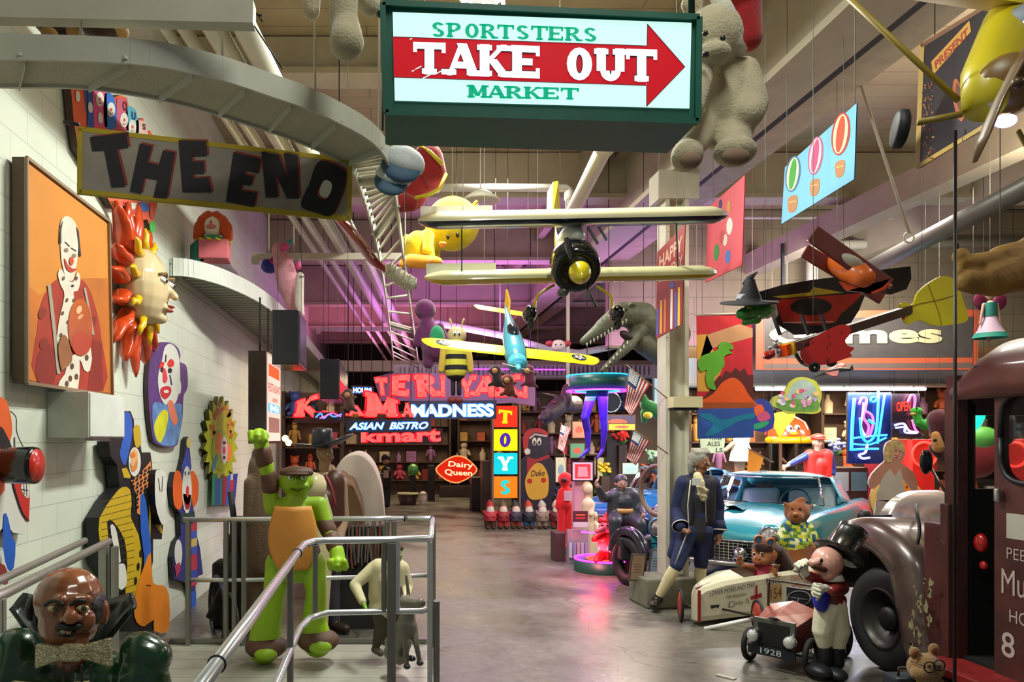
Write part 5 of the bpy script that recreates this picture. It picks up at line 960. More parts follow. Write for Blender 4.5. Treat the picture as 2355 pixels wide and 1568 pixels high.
mb = MB().m(M('2a1c2a', .5)).bar(P(676, 966, Yk+.1), P(950, 966, Yk+.1), .04, .1); mb.build('rail', None, t); wsign(t, [P(690, 910, Yk+.1), P(900, 920, Yk+.1)])
def sgn(name, label, tx, q, Y, c1, c2, board, bq, bold=.03, shear=0, cat='sign', w=None):
    t = thing(name, label, cat, P(sum(p[0] for p in bq)/4, max(p[1] for p in bq), Y)); a = front(Y, .1, board); a.base(bq, board)
    c_ = (sum(p[0] for p in q)/4, sum(p[1] for p in q)/4)
    a.text(tx, [(p[0], p[1]+ (-1.5 if i < 2 else 1.5)) for i, p in enumerate(q)], c2, 2, bold=bold+.035, shear=shear); a.text(tx, q, c1, 6, bold=bold, shear=shear); a.done('letter_board', parent=t)
    wsign(t, [P(bq[0][0]+5, bq[0][1], Y), P(bq[1][0]-5, bq[1][1], Y)]); return t
nb = M('14182c', .5)
sgn('madness_sign', 'hanging sign of glowing white and blue letters reading MADNESS', 'MADNESS', [(945, 930), (1136, 928), (1136, 958), (945, 959)], 13.0, cyL, blL, nb, [(940, 922), (1142, 920), (1142, 963), (940, 964)], .045)
sgn('bistro_sign', 'hanging neon sign in pale blue letters reading ASIAN BISTRO', 'ASIAN  BISTRO', [(803, 972), (986, 970), (984, 986), (803, 988)], 12.6, cyL, blL, nb, [(796, 966), (992, 964), (992, 992), (796, 994)], .03, .25)
sgn('red_word_sign', 'hanging sign of lowercase glowing red letters below the blue bistro letters', 'kmart', [(830, 990), (1014, 983), (1014, 1015), (830, 1017)], 14.2, pinkL, redL, M('1c1018', .5), [(826, 988), (1018, 984), (1018, 1020), (826, 1020)], .035)
sgn('blue_word_sign', 'small glowing pale blue block word left of the big red letters', 'HOURS', [(812, 891), (855, 892), (855, 903), (812, 903)], 13.2, cyL, blL, nb, [(808, 886), (860, 888), (860, 906), (808, 906)], .05)
a = front(12.7, .04, nb); a.base([(722, 948), (790, 948), (790, 966), (722, 966)], nb); a.mb.tube([P(756, 948, 12.72), (P(756, 0, 12.72).x, 12.72, 5.9)], .004, 4); a.line(smooth([(726, 960), (738, 950), (744, 962), (756, 952), (768, 958), (786, 952)], 4, False), 4, M('6a8cff', em=2.5, emcol='5078ff'), 2); a.line(smooth([(735, 962), (750, 956), (765, 950), (784, 958)], 4, False), 3, M('ff70b0', em=2, emcol='ff5aa0'), 3)
a.done('neon_scribble', 'small blue and pink neon script between the red letters', 'neon sign')
t = thing('lip_sign', 'lip-shaped red lit sign with white lettering hung at the far end', 'sign', P(1050, 1112, 20)); a = front(20, .15, M('3c1010')); LP_ = smooth([(1001, 1080), (1018, 1062), (1038, 1050), (1055, 1047), (1075, 1054), (1098, 1078), (1085, 1095), (1062, 1108), (1045, 1111), (1022, 1102)], 4)
a.base(LP_, M('ffa060', em=1.6, emcol='ff9050')); c_ = (1050, 1079); a.poly([(c_[0]+(x-c_[0])*.93, c_[1]+(y-c_[1])*.91) for x, y in LP_], M('e02810', em=.9, emcol='e8260c'), 2)
a.text('Dairy', [(1032, 1060), (1088, 1064), (1088, 1080), (1030, 1076)], M('ffd8b0', em=1.6, emcol='ffd0a0'), 5, bold=.02); a.text('Queen', [(1022, 1078), (1086, 1082), (1086, 1096), (1024, 1094)], M('ffd8b0', em=1.6, emcol='ffd0a0'), 5, bold=.02); a.done('lit_panel', parent=t); wsign(t, [P(1030, 1056, 20.1), P(1075, 1056, 20.1)])
t = thing('toys_sign', 'upright stack of four lit coloured squares spelling TOYS', 'sign', P(1160, 1205, 15.6))
for i, (ch, c1, c2, c3, sl) in enumerate((('T', 'f02c10', 'ffd818', 'ffd818', 1), ('O', 'f4e400', '4a20a0', '4a20a0', 1), ('Y', '00c8d4', 'f0ffff', 'f0ffff', 1), ('S', 'ff7a10', '10d0d0', 'd03010', 1))):
    y0 = 933+i*54.2; a = front(15.6, .25, M('8a7a6a', .5)); a.base([(1136, y0), (1190, y0), (1190, y0+49), (1135, y0+49)], M(c1, em=1.05)); a.text(ch, [(1147, y0+8), (1178, y0+8+(i == 0)*4), (1176, y0+41), (1146, y0+41)], M(c2, em=1), 4, slabw=(.32, .2, .22)); a.done('letter_square', parent=t)
MB().bar(P(1132, 925, 15.7), P(1132, 1210, 15.7), .2, .04).bar(P(1194, 925, 15.7), P(1194, 1210, 15.7), .2, .04).build('frame_post', M('6a5c50', .5), t)
# purple soffit and ducts at the back
mb = MB().m(M('b8a8b4', .5))
for k in range(58): mb.box(P(925+k*10, 852, 16.2), (.045, .12, .2))
mb.m(M('c4b4bc', .5)).bb((P(905, 0, 16.4).x, 16.3, P(0, 868, 16.3).z), (P(1510, 0, 16.4).x, 16.9, P(0, 838, 16.3).z)); struct('trim_40', mb)
struct('trim_41', MB().bar(P(690, 842, 17.5), P(1530, 842, 17.5), .25, .25), cream)
tag(MB().tube([P(1000, 742, 15), P(1150, 770, 15), P(1250, 800, 15), P(1330, 812, 15), P(1420, 795, 15)], .07, 10).tube([P(1150, 770, 15), (P(1150, 0, 15).x, 15, 5.9)], .01, 5).build('curved_duct'), 'curved cream track bending across the purple roof at the back', 'duct')
mb = MB().m(M('ff40ff', em=3.5, emcol='c040ff')); mb.tube([P(1040, 848, 15.9), P(1300, 850, 15.9)], .015, 6).m(dark).tube([P(1100, 848, 15.9), P(1100, 830, 16.4)], .01, 5); o = mb.build('neon_tube'); tag(o, 'purple neon tube under the ribbed strip at the back', 'neon tube')
# ================================================================ figures
def hand(mb, wr, d, nrm, s=1, curl=.6, mitt=0):
    """palm, four fingers of unequal length and a thumb; nrm = palm normal, fingers curl toward it"""
    d = Vector(d).normalized(); nrm = Vector(nrm); nrm = (nrm-d*nrm.dot(d)).normalized(); sd = d.cross(nrm).normalized(); wr = Vector(wr)
    mb.cap(wr, .026*s, wr+d*.05*s, .03*s); mb.cap(wr+d*.04*s-sd*.022*s, .017*s, wr+d*.085*s-sd*.026*s, .016*s); mb.cap(wr+d*.04*s+sd*.02*s, .017*s, wr+d*.085*s+sd*.024*s, .016*s); mb.cap(wr+d*.04*s, .018*s, wr+d*.088*s, .017*s)
    for i, (o_, L) in enumerate(((-.036, .068), (-.013, .08), (.011, .075), (.034, .06))):
        b = wr+d*.085*s+sd*o_*s; a1 = curl; a2 = curl*2.2; d1 = d*math.cos(a1)+nrm*math.sin(a1); d2 = d*math.cos(a2)+nrm*math.sin(a2)
        m = b+d1*L*.5*s; mb.cap(b, .0105*s, m, .0095*s, 8); mb.cap(m, .0095*s, m+d2*L*.5*s, .0085*s, 8)
    b = wr+d*.03*s-sd*.03*s; td = (d*.7-sd*.7+nrm*.4*curl).normalized(); mb.cap(b, .014*s, b+td*.04*s, .011*s, 8); mb.cap(b+td*.04*s, .011*s, b+td*.04*s+(td+d*.8+nrm*curl).normalized()*.03*s, .009*s, 8)
def person(name, label, cat, Y, J, s=1, skin=None, clothes=(), fd=(0, -1, 0), vox=.009, fat=1, headr=1, curl=(.6, .6), glove=None, eyes=True, group=None, extra=None, legs=True, iris='2a1c14'):
    """J joints as photo column, row and depth offset; the bones are placed in metres at depth Y"""
    g = {k: P(v[0], v[1], Y+(v[2] if len(v) > 2 else 0)) for k, v in J.items()}; fd = Vector(fd).normalized(); f = s*fat
    sh = (g['shL']+g['shR'])/2; pe = g['pe']; hd = g['hd']; up = (hd-sh).normalized()
    base = Vector((pe.x, pe.y, min(min(v.z for v in g.values())-.05*s, 9))); side = Vector((fd.y, -fd.x, 0))
    hL = pe+(g['shL']-g['shR']).normalized()*.085*f; hR = pe-(g['shL']-g['shR']).normalized()*.085*f
    ch = sh.lerp(pe, .3); wa = sh.lerp(pe, .62)
    pr = {'torso': [(hL.lerp(g['shL'], .25), .085*f, g['shL'].lerp(sh, .35), .085*f), (hR.lerp(g['shR'], .25), .085*f, g['shR'].lerp(sh, .35), .085*f), (pe, .11*f, wa, .1*f), (wa, .1*f, ch, .125*f), (g['shL'].lerp(sh, .2), .062*f, g['shR'].lerp(sh, .2), .062*f)],
          'hips': [(hL, .095*f, hR, .095*f), (pe, .1*f, wa, .1*f)],
          'neck': [(sh, .06*f, sh.lerp(hd, .7), .05*s)]}
    for q in 'LR':
        pr['arm'+q] = [(g['sh'+q], .058*f, g['el'+q], .043*f)]; pr['fore'+q] = [(g['el'+q], .043*f, g['wr'+q], .03*s*(1+fat)/2)]
        if legs and 'kn'+q in g:
            h = hL if q == 'L' else hR; pr['thigh'+q] = [(h, .092*f, g['kn'+q], .06*f)]; pr['shin'+q] = [(g['kn'+q], .058*f, g['kn'+q].lerp(g['an'+q], .35), .06*f), (g['kn'+q].lerp(g['an'+q], .35), .06*f, g['an'+q], .036*s)]
            toe = g.get('to'+q, g['an'+q]+fd*.15*s-Vector((0, 0, .05*s))); pr['foot'+q] = [(g['an'+q]-Vector((0, 0, .04*s))-fd*.03*s, .042*s, toe, .036*s), (g['an'+q], .038*s, g['an'+q]-Vector((0, 0, .04*s)), .04*s)]
    t = thing(name, label, cat, base, group); k = s*headr
    body = MB()
    for kk, L in pr.items():
        for a_, ra, b_, rb in L: body.cap(a_, ra, b_, rb)
    ud = Vector((0, 0, 1)) if not extra or 'up' not in extra else Vector(extra['up'])
    body.ell(hd+ud*.025*k, (.078*k, .092*k, .095*k)); body.cap(hd-ud*.03*k+fd*.015*k, .062*k, hd-ud*.075*k+fd*.035*k, .036*k)
    body.cap(hd+fd*.085*k+ud*.025*k, .010*k, hd+fd*.108*k-ud*.012*k, .015*k, 8); body.ell(hd+fd*.085*k-ud*.045*k, (.024*k, .016*k, .012*k), None, 10, 6)
    for q in (-1, 1):
        body.ell(hd+side*.08*k*q-ud*.005*k, (.016*k, .022*k, .032*k), None, 8, 6); body.cap(hd+fd*.075*k+side*.018*k*q+ud*.036*k, .014*k, hd+fd*.06*k+side*.05*k*q+ud*.034*k, .012*k, 8); body.ell(hd+fd*.055*k+side*.04*k*q-ud*.025*k, (.028*k,)*3, None, 8, 6)
    for i, q in enumerate('LR'):
        d = g['fi'+q]-g['wr'+q] if 'fi'+q in g else g['wr'+q]-g['el'+q]; n_ = -side*(1 if q == 'L' else -1)*-1
        nn = Vector((1 if q == 'L' else -1, -.4, 0)); 
        if glove is None: hand(body, g['wr'+q], d, nn, s*1.05, curl[i])
        else: mh = MB(); hand(mh, g['wr'+q], d, nn, s*1.25, curl[i]); mh.build('glove', glove, t, remesh=max(vox*.7, .006), iters=2)
    body.build('body', skin, t, remesh=vox, iters=2)
    if eyes:
        for q in (-1, 1):
            e = hd+fd*.078*k+side*.032*k*q+ud*.012*k; mb = MB().m(gl('e8e4dc')).ell(e, (.014*k, .012*k, .009*k), None, 10, 6); mb.m(gl(iris)).ell(e+fd*.008*k, (.007*k, .007*k, .0075*k), None, 8, 6); mb.build('eye', None, t)
        MB().cap(hd+fd*.098*k-ud*.046*k-side*.018*k, .005*k, hd+fd*.098*k-ud*.046*k+side*.018*k, .005*k, 6).build('mouth', M('8a4038', .5), t)
    for c in clothes:
        nm, m_, segs, gr = c[:4]; mb = MB()
        for sg in segs:
            cut = 1
            if ':' in sg: sg, cut = sg.split(':'); cut = float(cut)
            for a_, ra, b_, rb in pr[sg]: mb.cap(a_, ra+gr*s, a_.lerp(b_, cut), ra+(rb-ra)*cut+gr*s)
        mb.build(nm, m_, t, remesh=vox, iters=2)
    return t, g, pr
# ---- man in navy colonial coat
nav = M('1f2a52', .85, var=.15, sc_=12, bump=.15); trm = M('c8c8c0', .7)
J = dict(hd=(1612, 1066), shL=(1570, 1112, .0), shR=(1640, 1112, .05), elL=(1556, 1172, .05), wrL=(1566, 1212, -.18), elR=(1652, 1168, .1), wrR=(1652, 1222, .05), pe=(1600, 1222), knL=(1556, 1300, -.12), anL=(1514, 1372, -.02), knR=(1612, 1298, .1), anR=(1606, 1372, .12), toL=(1503, 1393, -.12), toR=(1612, 1388, -.03), fiL=(1580, 1226, -.22))
t, g, pr = person('colonial_man_mannequin', 'mannequin man in navy colonial coat, lace collar and grey wig beside the steel column', 'mannequin', 8.02, J, .98, M('8c5f45', .5), [
 ('stockings', M('d6caa0', .8), ['shinL', 'shinR'], .006), ('breeches', nav, ['hips', 'thighL', 'thighR'], .014), ('waistcoat', M('22222c', .7, var=.5, sc_=40), ['torso'], .012), ('shoe', gl('15151a', .2), ['footL', 'footR'], .01)], fd=(.5, -.85, 0), iris='1c140c', curl=(1.3, .4))
mb = MB()
for q, x0 in (('L', -1), ('R', 1)):
    for a_, ra, b_, rb in pr['arm'+q]+pr['fore'+q]: mb.cap(a_, ra+.022, a_.lerp(b_, .95), rb+.028)
    sh, pe = g['sh'+q], g['pe']
    mb.cap(sh, .07, sh.lerp(pe, .5)+Vector((x0*.1, .06, 0)), .075); mb.cap(sh.lerp(pe, .5)+Vector((x0*.11, .06, 0)), .07, pe+Vector((x0*.16, .08, -.08)), .075); mb.cap(pe+Vector((x0*.16, .08, -.08)), .07, pe+Vector((x0*.19-(.02 if q == 'L' else 0), .1, -.26)), .06)
    mb.cap(sh+Vector((0, 0, .02)), .06, (g['shL']+g['shR'])/2+Vector((x0*.04, .06, .05)), .06)
mb.cap(g['shL']+Vector((.05, .09, 0)), .09, g['pe']+Vector((-.06, .12, -.2)), .1); mb.cap(g['shR']+Vector((-.05, .09, 0)), .09, g['pe']+Vector((.06, .12, -.2)), .1)
mb.build('coat', nav, t, remesh=.011)
for q in 'LR':
    a_ = g['wr'+q]; d = (g['wr'+q]-g['el'+q]).normalized(); c = MB().m(nav).lathe(a_-d*.12, d, [(.062, 0), (.085, .1)], 16); c.m(trm).lathe(a_-d*.022, d, [(.086, 0), (.087, .012)], 16); c.build('cuff', None, t, solid=.006)
MB().tube([P(1588, 1104, 7.84), P(1582, 1160, 7.83), P(1584, 1215, 7.84), P(1566, 1262, 7.83), P(1552, 1300, 7.85)], .006, 6).tube([P(1622, 1120, 7.88), P(1624, 1200, 7.88)], .004, 6).build('trim_braid', trm, t)
mb = MB(); mb.cap(P(1604, 1094, 7.88), .045, P(1610, 1112, 7.84), .05); mb.cap(P(1610, 1112, 7.84), .045, P(1618, 1146, 7.83), .035); mb.cap(P(1606, 1120, 7.8), .02, P(1626, 1128, 7.8), .02); mb.cap(P(1606, 1136, 7.8), .018, P(1624, 1142, 7.8), .016); mb.build('lace_cravat', M('d6cca4', .8, bump=.8, bscale=40), t, remesh=.009)
MB().box(P(1602, 1108, 7.74), (.095, .006, .075), Euler((0, .06, 0))).build('name_card', M('d8d8d4', .5), t)
mb = MB(); hd = g['hd']; mb.ell(hd+Vector((-.02, .03, .06)), (.105, .115, .1)); mb.cap(hd+Vector((-.09, .03, .0)), .045, hd+Vector((-.085, .05, -.08)), .035); mb.cap(hd+Vector((.075, .05, .02)), .03, hd+Vector((.08, .06, -.05)), .025)
for k in range(5): mb.cap(hd+Vector((-.06+.03*k, -.05, .12)), .022, hd+Vector((-.08+.035*k, .02, .15)), .025)
mb.build('wig', M('9a978c', .9, bump=.8, bscale=30), t, remesh=.009)
for a_, b_ in (((1500, 1384), (1506, 1386)),): MB().box(P(1505, 1386, 7.82), (.05, .03, .04)).build('buckle', M('c0c4c8', .2, metal=1), t, bevel=.006)
# ---- cowboy
J = dict(hd=(746, 1046), shL=(708, 1104), shR=(782, 1108), elL=(690, 1190), wrL=(700, 1250, -.2), elR=(790, 1195), wrR=(775, 1260, -.2), pe=(745, 1250), knL=(725, 1350), anL=(722, 1428), knR=(765, 1350), anR=(768, 1428))
t, g, pr = person('cowboy_statue', 'cowboy statue in dark brimmed hat and brown vest behind the lime statue', 'statue', 7.1, J, 1.0, M('b08a66', .4, coat=.3), [('shirt', M('a58a6c', .7), ['torso', 'armL', 'armR', 'foreL', 'foreR'], .012), ('vest', M('4c2a20', .5), ['torso'], .03), ('jeans', M('3c3844', .8), ['hips', 'thighL', 'thighR', 'shinL', 'shinR'], .014), ('boot', M('2c1c14', .5), ['footL', 'footR'], .012)], fd=(.75, -.6, 0), vox=.012)
hc = g['hd']+Vector((-.02, .0, .09)); hm = M('141a20', .45, coat=.3)
mb = MB(); mb.sheet(lambda u, v: hc+Vector((math.cos(u*2*math.pi)*(.1+v*.2), math.sin(u*2*math.pi)*(.1+v*.16), .03*abs(math.cos(u*2*math.pi))*v*v*2.2+math.cos(u*2*math.pi)*v*.05)), 40, 5); mb.build('hat_brim', hm, t, solid=.014)
MB().lathe(hc, (0.02, 0, 1), [(.125, -.02), (.135, .04), (.125, .12), (.11, .165), (.06, .17), (0, .14)], 24, sy=.8).build('hat_crown', hm, t)
MB().tube(smooth([tuple(P(748, 1092, 6.95)), tuple(P(762, 1120, 6.9)), tuple(P(772, 1165, 6.88))], 4, False), .012, 8).build('red_piping', M('7a1a20', .5), t); MB().lathe(P(742, 1092, 7.1), (0, 0, 1), [(.085, -.03), (.07, .03)], 16).build('collar', M('c8b48c', .6), t, solid=.008)
# ---- cream puffed ball behind lime statue
t = thing('cream_ball_figure', 'glossy cream rounded figure leaning behind the lime statue', 'statue', P(720, 1470, 6.75)); MB().ell(P(722, 1118, 6.7), (.12, .12, .13)).cap(P(735, 1140, 6.75), .07, P(755, 1190, 6.8), .05).cap(P(745, 1180, 6.8), .06, P(735, 1300, 6.8), .12).cap(P(735, 1300, 6.8), .12, P(735, 1440, 6.8), .08).build('body', gl('cfc49a', .2), t, remesh=.016)
# ---- lime statue with raised fist (plain stand-in)
li = M('8fb814', .5, var=.05); bw = M('5a3c2a', .6, var=.1); tn = M('d8923c', .6, var=.04); Y = 5.75
t = thing('green_statue', 'lime green statue with raised fist, brown bands and orange chest panel', 'statue', (P(680, 0, Y).x, Y, .11))
def pp(x, y, d=0): return P(x, y, Y+d)
mb = MB(); mb.ell(pp(682, 1106), (.135, .125, .12)); mb.cap(pp(680, 1150), .09, pp(678, 1200), .17); mb.cap(pp(678, 1200), .17, pp(676, 1262), .18); mb.cap(pp(676, 1262), .18, pp(680, 1300), .14); mb.cap(pp(628, 1166), .07, pp(735, 1160), .065)
mb.cap(pp(626, 1165), .068, pp(620, 1110, -.02), .058); mb.cap(pp(620, 1110, -.02), .055, pp(606, 1040, -.05), .062)
mb.cap(pp(735, 1160), .066, pp(752, 1210, -.05), .055); mb.cap(pp(752, 1210, -.05), .05, pp(772, 1262, -.15), .05)
mb.cap(pp(642, 1295), .11, pp(630, 1365, -.05), .085); mb.cap(pp(630, 1365, -.05), .085, pp(612, 1440), .12); mb.cap(pp(718, 1295), .11, pp(728, 1360, -.05), .08); mb.cap(pp(728, 1360, -.05), .08, pp(722, 1430), .1); mb.cap(pp(612, 1440), .12, pp(608, 1488), .13); mb.cap(pp(722, 1430), .1, pp(730, 1476), .12)
mb.cap(pp(662, 1118, -.1), .03, pp(702, 1118, -.1), .03); mb.ell(pp(682, 1104, -.13), (.02, .03, .02))
mb.build('body', li, t, remesh=.013)
for a_, b_, fl_ in ((pp(604, 1034, -.05), pp(596, 1002, -.06), 1), (pp(774, 1266, -.16), pp(778, 1296, -.2), -1)):
    mb = MB(); d = (b_-a_).normalized(); mb.cap(a_, .058, b_, .062)
    for k in range(3): o_ = Vector((-.05+.05*k, -.045, 0)); mb.cap(b_+o_+d*.02, .03, b_+o_+Vector((0, -.03, 0))-d*.03, .028, 10)
    mb.cap(b_+Vector((.06*fl_, -.03, 0)), .026, b_+Vector((.0, -.08, 0)), .022, 10); mb.build('fist', li, t, remesh=.009)
for a_, b_, r_ in ((pp(608, 1060, -.04), pp(605, 1040, -.05), .07), (pp(622, 1122, -.02), pp(618, 1094, -.02), .068), (pp(748, 1205, -.04), pp(756, 1220, -.06), .066), (pp(764, 1238, -.1), pp(770, 1256, -.14), .064)):
    MB().cap(a_, r_, b_, r_).build('band', bw, t)
MB().lathe(pp(678, 1268), (0, 0, 1), [(.185, -.04), (.195, 0), (.185, .045)], 30).build('belt', bw, t, solid=.01)
mb = MB(); mb.sheet(lambda u, v: pp(680, 1160+v*140)+Vector(((u-.5)*(.26+.1*math.sin(v*3.14)-.1*max(0, v-.75)*2), -.14-.06*math.sin(u*3.14)-.02*math.sin(v*3), 0)), 14, 12); mb.build('chest_panel', tn, t, solid=.03)
for x, y, sx in ((612, 1496, 1), (732, 1482, 1)): MB().ell(pp(x, y-10, -.02), (.165, .17, .09)).build('boot_cover', bw, t); 
for x, y in ((612, 1502), (736, 1487)): MB().ell(pp(x, y-4, -.1), (.1, .12, .06)).build('shoe_tip', li, t)
for x in (668, 698): mb = MB().m(gl('e8e8e0')).ell(pp(x, 1098, -.118), (.022, .014, .016)); mb.m(K).ell(pp(x+1, 1098, -.13), (.008, .006, .009)); mb.build('eye', None, t)
MB().tube([pp(668, 1124, -.125), pp(684, 1129, -.13), pp(700, 1122, -.12)], .006, 6).build('mouth', M('3a4a10'), t)
MB().ell(pp(682, 1086, .0), (.135, .13, .05)).ell(pp(684, 1089, -.1), (.09, .09, .012)).build('brown_cap', bw, t)
# ---- brown bear figure behind
t = thing('brown_fur_figure', 'brown furry figure standing by the wall behind the raised green fist', 'statue', P(598, 1440, 7.0)); MB().cap(P(600, 1070, 7.0), .12, P(598, 1180, 7.0), .16).cap(P(598, 1180, 7.0), .16, P(600, 1300, 7.0), .14).cap(P(585, 1310, 7.0), .09, P(585, 1440, 7.0), .08).cap(P(615, 1310, 7.0), .09, P(618, 1440, 7.0), .08).ell(P(603, 1045, 7.0), (.1, .1, .11)).cap(P(575, 1110, 6.9), .06, P(570, 1200, 6.9), .05).build('body', fur('5c4630', .5), t, remesh=.018)
# ---- cream shirted figure on the far platform
J = dict(hd=(908, 1276), shL=(860, 1306), shR=(925, 1306), elL=(816, 1345, -.05), wrL=(838, 1392, -.2), elR=(938, 1350), wrR=(930, 1392, -.2), pe=(892, 1395), knL=(880, 1440), anL=(864, 1488), knR=(905, 1440), anR=(912, 1480))
t, g, pr = person('green_headed_statue', 'small statue in cream tunic with green head behind the railing post', 'statue', 5.75, J, .52, M('6f9c1c', .5), [('tunic', M('c9bf98', .7), ['torso', 'armL', 'armR', 'foreL:.8', 'hips', 'foreR:.8'], .02), ('trousers', M('4a4034', .8), ['thighL', 'thighR', 'shinL', 'shinR'], .02), ('boot', M('54483e', .5), ['footL', 'footR'], .018)], fd=(.5, -.85, 0), fat=1.5, headr=1.3, vox=.009, iris='3a2a10')
MB().ell(g['hd']+Vector((0, .03, .05)), (.07, .075, .045)).build('cap', M('56402c', .8), t)
# ---- grey donkey
t = thing('donkey_statue', 'grey glossy seated donkey statue at the right end of the walkway', 'statue', (P(935, 0, 5.3).x, 5.3, .11)); Y = 5.3
dk = M('6e6a5e', .3, coat=.4, var=.1)
mb = MB(); mb.cap(pp(915, 1490, .1), .09, pp(935, 1440), .08); mb.cap(pp(935, 1440), .075, pp(938, 1400), .05); mb.cap(pp(940, 1410), .05, pp(932, 1385, -.02), .04); mb.cap(pp(932, 1384, -.03), .045, pp(965, 1388, -.12), .032); mb.ell(pp(968, 1386, -.13), (.035, .035, .034)); mb.cap(pp(925, 1372), .018, pp(912, 1332), .012); mb.cap(pp(940, 1370), .016, pp(934, 1322), .01)
mb.cap(pp(925, 1372), .014, pp(918, 1350), .024); mb.cap(pp(925, 1440, -.04), .035, pp(934, 1490, -.08), .024); mb.cap(pp(934, 1490, -.08), .022, pp(935, 1528, -.1), .018); mb.cap(pp(950, 1440, -.0), .034, pp(958, 1485, -.06), .022); mb.cap(pp(958, 1485, -.06), .02, pp(965, 1520, -.08), .018); mb.cap(pp(905, 1500, .1), .075, pp(918, 1518, 0), .035); mb.cap(pp(918, 1520, 0), .03, pp(946, 1512, -.05), .02)
mb.cap(pp(932, 1380, .04), .015, pp(928, 1440, .1), .02); mb.build('body', dk, t, remesh=.008)
for x, y, d in ((936, 1532, -.11), (966, 1524, -.09), (948, 1514, -.06)): MB().ell(pp(x, y, d), (.026, .03, .02)).build('hoof', M('33343a', .3), t)
MB().ell(pp(942, 1376, -.06), (.01,)*3).build('eye', K, t)
# ---- statue bust of bald man with moustache in the foreground
Y = 2.9; t = thing('bald_man_statue', 'glossy bald moustached figure in green coat and glitter bow tie in the front left corner', 'statue', (P(160, 0, Y).x, Y, .11))
sk = M('8e5230', .22, coat=.6, var=.35, sc_=7); gr = M('0c3a1e', .25, coat=.7, var=.5, sc_=6, bump=.15, bscale=14); gd = M('0b1c14', .35, coat=.4, var=.3)
mb = MB(); mb.ell(pp(158, 1378), (.128, .145, .125)); mb.ell(pp(160, 1430, -.02), (.112, .13, .115)); mb.ell(pp(128, 1425, -.09), (.04, .04, .045)); mb.ell(pp(196, 1425, -.09), (.04, .04, .045)); mb.ell(pp(163, 1475, -.07), (.07, .06, .04)); mb.cap(pp(160, 1395, -.145), .014, pp(163, 1418, -.168), .03); mb.ell(pp(150, 1422, -.15), (.02, .02, .016)); mb.ell(pp(177, 1421, -.15), (.02, .02, .016))
mb.cap(pp(104, 1385, -.1), .02, pp(140, 1380, -.135), .022); mb.cap(pp(170, 1378, -.135), .02, pp(200, 1378, -.11), .02); mb.ell(pp(240, 1408, .01), (.02, .03, .05)); mb.ell(pp(160, 1456, -.12), (.035, .025, .016)); mb.cap(pp(160, 1480), .06, pp(160, 1510), .06); mb.build('head', sk, t, remesh=.007)
for x in (124, 190): mb = MB().m(gl('b8a878')).ell(pp(x, 1399, -.142), (.024, .014, .013)); mb.m(gl('3a3420')).ell(pp(x+3, 1399, -.154), (.011, .007, .012)); mb.build('eye', None, t)
for p in ([(103, 1392), (118, 1382), (135, 1384), (146, 1392)], [(161, 1392), (178, 1381), (198, 1383)]): MB().tube([pp(x, y, -.162+abs(x-150)*.0006) for x, y in smooth(p, 3, False)], .007, 8).build('eyebrow', K, t)
MB().tube([pp(120, 1446, -.13), pp(138, 1440, -.15), pp(160, 1444, -.162), pp(178, 1440, -.15), pp(190, 1437, -.13)], [.004, .013, .014, .012, .003], 8).build('moustache', K, t); MB().ell(pp(153, 1455, -.145), (.04, .018, .016)).build('mouth', M('1e1410', .2), t); MB().ell(pp(146, 1452, -.16), (.012, .006, .01)).ell(pp(158, 1453, -.161), (.01, .006, .01)).build('teeth', M('a89878', .3), t)
for x, w_ in ((82, .03), (224, .03)): MB().ell(pp(x, 1395, .0), (.028, .07, .055), Euler((0, .1, 0))).ell(pp(x+(6 if x < 100 else -4), 1412, -.03), (.018, .03, .04)).build('side_hair', M('26262c', .5, bump=.6, bscale=30), t)
a = MB(); a.sheet(lambda u, v: pp(160, 1480, .08)+Vector((math.cos(math.pi*(u*1.1-.05))*(.1+.15*v), .0+.1*math.sin(math.pi*u)+.02*v, .25*v*(.45+.55*abs(math.cos(math.pi*u))**.5)-.05-.1*v*max(0, abs(math.cos(math.pi*u))-.85)*4)), 28, 6); a.build('collar', gd, t, solid=.02)
mb = MB(); mb.cap(pp(38, 1500, .05), .1, pp(30, 1560, .02), .12); mb.cap(pp(325, 1500, .0), .085, pp(350, 1510, .0), .08); mb.cap(pp(325, 1560, 0), .11, pp(350, 1640, 0), .1); mb.cap(pp(90, 1560, .06), .13, pp(90, 1900, .06), .16); mb.cap(pp(240, 1560, .06), .12, pp(240, 1900, .06), .16); mb.cap(pp(160, 1540, .12), .15, pp(160, 1900, .08), .2); mb.cap(pp(160, 1900, .08), .24, pp(160, 2050, .05), .22); mb.build('coat', gr, t, remesh=.013)
mb = MB(); mb.sheet(lambda u, v: pp(170, 1552+v*60, 0)+Vector(((u-.5)*.28, -.195-.03*math.sin(u*3.14), .04)), 12, 2); mb.build('shirt', M('b0aa80', .4), t, solid=.02)
for k in range(5): MB().bar(pp(125+k*21, 1528, -.24), pp(122+k*22, 1620, -.24), .012, .006).build('stripe', M('24222a', .4), t)
bm_ = M('a59a7c', .2, metal=.6, var=.9, sc_=70, bump=1, bscale=150); mb = MB(); mb.box(pp(165, 1500, -.165), (.075, .04, .06)); mb.prism([pp(150, 1490, -.17), pp(150, 1514, -.17), pp(78, 1540, -.14), pp(80, 1482, -.14)], (0, .03, 0)); mb.prism([pp(180, 1488, -.17), pp(180, 1514, -.17), pp(255, 1536, -.14), pp(252, 1468, -.14)], (0, .03, 0)); mb.build('bow_tie', bm_, t, bevel=.006)
